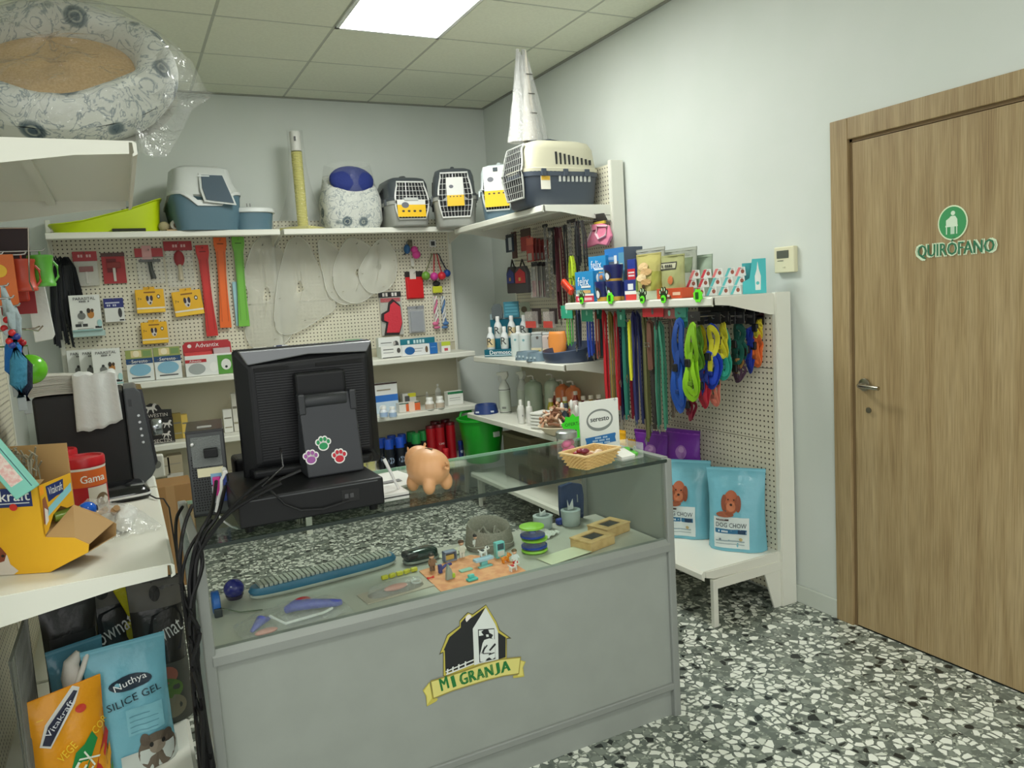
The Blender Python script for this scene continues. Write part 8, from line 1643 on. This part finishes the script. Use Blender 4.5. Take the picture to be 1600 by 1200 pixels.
t = pouch('cat_litter_bag', 'light blue Nuthya silica gel litter bag with kitten picture', 'cat litter', (-.098, 2.60, .1215), .10, .235, .11, .40, SG, seed=54, rough=.15, crimp=.09,
    prints=[(.42, .30, .86, .50, (134, 196, 210)), (.45, .40, .80, .405, (90, 150, 170)), (.45, .36, .80, .365, (90, 150, 170)), (.45, .32, .78, .325, (90, 150, 170)), (.45, .44, .7, .445, (90, 150, 170)), (.3, .0, 1, .16, (206, 214, 208))],
    discs=[(.52, .70, .26, .055, (22, 44, 60)), (.74, .13, .24, .15, (110, 98, 84)), (.60, .24, .06, .05, (96, 84, 72)), (.88, .22, .06, .05, (96, 84, 72)), (.74, .16, .1, .05, (150, 138, 122)), (.67, .19, .025, .02, (30, 30, 30)), (.82, .19, .025, .02, (30, 30, 30))],
    texts=[('Nuthya', .52, .70, .40, (236, 240, 240), .06, .18), ('SILICE GEL', .54, .585, .66, (24, 48, 60), .055, .16)])
pouch('cat_litter_bag', 'second, darker blue litter bag behind the first, leaning left', 'cat litter', (-.235, 2.68, .1215), .35, .16, .1, .40, (84, 136, 154), seed=55, rough=.15)
t = pouch('flake_bag', 'orange Vitakraft vegetable flakes bag with green and yellow lettering', 'pet food', (-.262, 2.50, .1215), .42, .21, .08, .34, (232, 156, 28), seed=56, rough=.2, crimp=.02,
    prints=[(.12, .82, .20, .83, (250, 200, 60))], shapes=[([(.10, .62), (.20, .78), (.62, 1.0), (.70, .97), (.60, .86), (.22, .58)], (214, 214, 206)), ([(.13, .63), (.23, .76), (.62, .965), (.66, .95), (.56, .86), (.22, .60)], (34, 38, 60)), ([(.34, .22), (.5, .46), (.62, .50), (.74, .58), (.80, .50), (.62, .30), (.44, .12)], (28, 140, 70)), ([(.70, .2), (.95, .55), (.99, .48), (.78, .1)], (200, 50, 40)), ([(.80, .12), (.99, .40), (.99, .28), (.86, .04)], (240, 170, 40)), ([(.88, .06), (.99, .22), (.99, .1), (.92, 0)], (90, 160, 50))],
    discs=[(.66, .80, .07, .035, (206, 60, 40))], texts=[('Vitakraft', .38, .79, .5, (230, 232, 236), .05, .72), ('VEGE', .40, .50, .26, (250, 210, 40), .07, .5), ('COR', .86, .60, .24, (250, 210, 40), .07, .5), ('FLEX', .56, .30, .44, (232, 240, 220), .16, .85)])
t = thing('white_nozzle', 'white plastic spout standing behind the orange flakes bag', 'spout', (-.245, 2.60, .1215), .3)
MB().tube([(0, 0, 0), (0, 0, .33), (.005, 0, .37), (.03, 0, .395)], [.03, .028, .022, .012], 14).build('spout_body', mat((214, 210, 200), .5), t, smooth=True); MB().tube([(.0, -.03, .30), (.025, -.03, .35), (.045, -.02, .39)], .008, 8).build('spout_edge', mat((226, 222, 212), .5), t, smooth=True)
# wire mesh basket side at the frame edge
t = thing('wire_basket', 'grey wire mesh basket side at the frame edge below the left shelf', 'basket', (-.35, 2.46, .1215), LB)
mb = MB()
for k in range(15):
    mb.tube([(-.14 + k * .02, -.004, 0), (-.06 + k * .02, -.004, .52)], .0018, 4); mb.tube([(-.06 + k * .02, 0, 0), (-.14 + k * .02, 0, .52)], .0018, 4)
mb.build('mesh_wires', mat((120, 122, 114), .4, .5), t, kind='stuff')
MB().tube([(-.14, 0, 0), (-.14, 0, .52), (.24, 0, .52), (.24, 0, 0)], .004, 6, closed=True).build('mesh_frame', mat((130, 132, 124), .4, .5), t, smooth=True)
# cartons stored on the bottom back shelf, left of the computer tower
GC = 'cartons on the bottom back shelf'
for (x0, y0, x1, y1, col, lab) in ((246, 716, 266, 745, (190, 182, 160), 'pale carton over the brown one beside the white plug'), (262, 712, 286, 740, (176, 164, 136), 'tan carton near the computer tower'), (262, 740, 288, 762, (206, 202, 190), 'white carton, upper of the stack near the tower'), (262, 762, 288, 800, (190, 184, 168), 'white carton, lower of the stack near the tower')):
    c, w_, zb, h_ = rectY(x0, y0, x1, y1, 5.15); carton('carton', lab, 'box', (c, 5.22, max(zb, Z4)), 0, w_, .1, h_, col, [(.15, .5, .85, .56, (150, 146, 130))], group=GC)
c, w_, zb, h_ = rectY(250, 760, 290, 850, 4.6)
carton('brown_carton', 'brown cardboard carton on the floor behind the left shelf', 'box', (c, 4.75, 0), 0, w_ + .1, .25, zb + h_, (170, 128, 80), [(.4, .0, .6, 1, (186, 146, 98))])
t = thing('plug_adapter', 'white plug adapter hanging at the left shelf\'s edge', 'adapter', (0, 0, 0), 0); q = onY(245, 728, 3.7)
t.location = q; MB().box(-.035, -.02, -.05, .03, .02, .05).build('adapter_body', mat((214, 212, 200), .5), t, bevel=.008, seg=3); MB().at(0, -.021, .01, rx=PI / 2).lathe([(.018, 0), (.018, .001)], 16).build('mark', mat((120, 120, 112), .5), t); MB().tube([(.0, 0, .0), (-.09, .01, .04), (-.18, .0, .06)], .004, 6).build('cord', mat((210, 208, 198), .5), t, smooth=True)
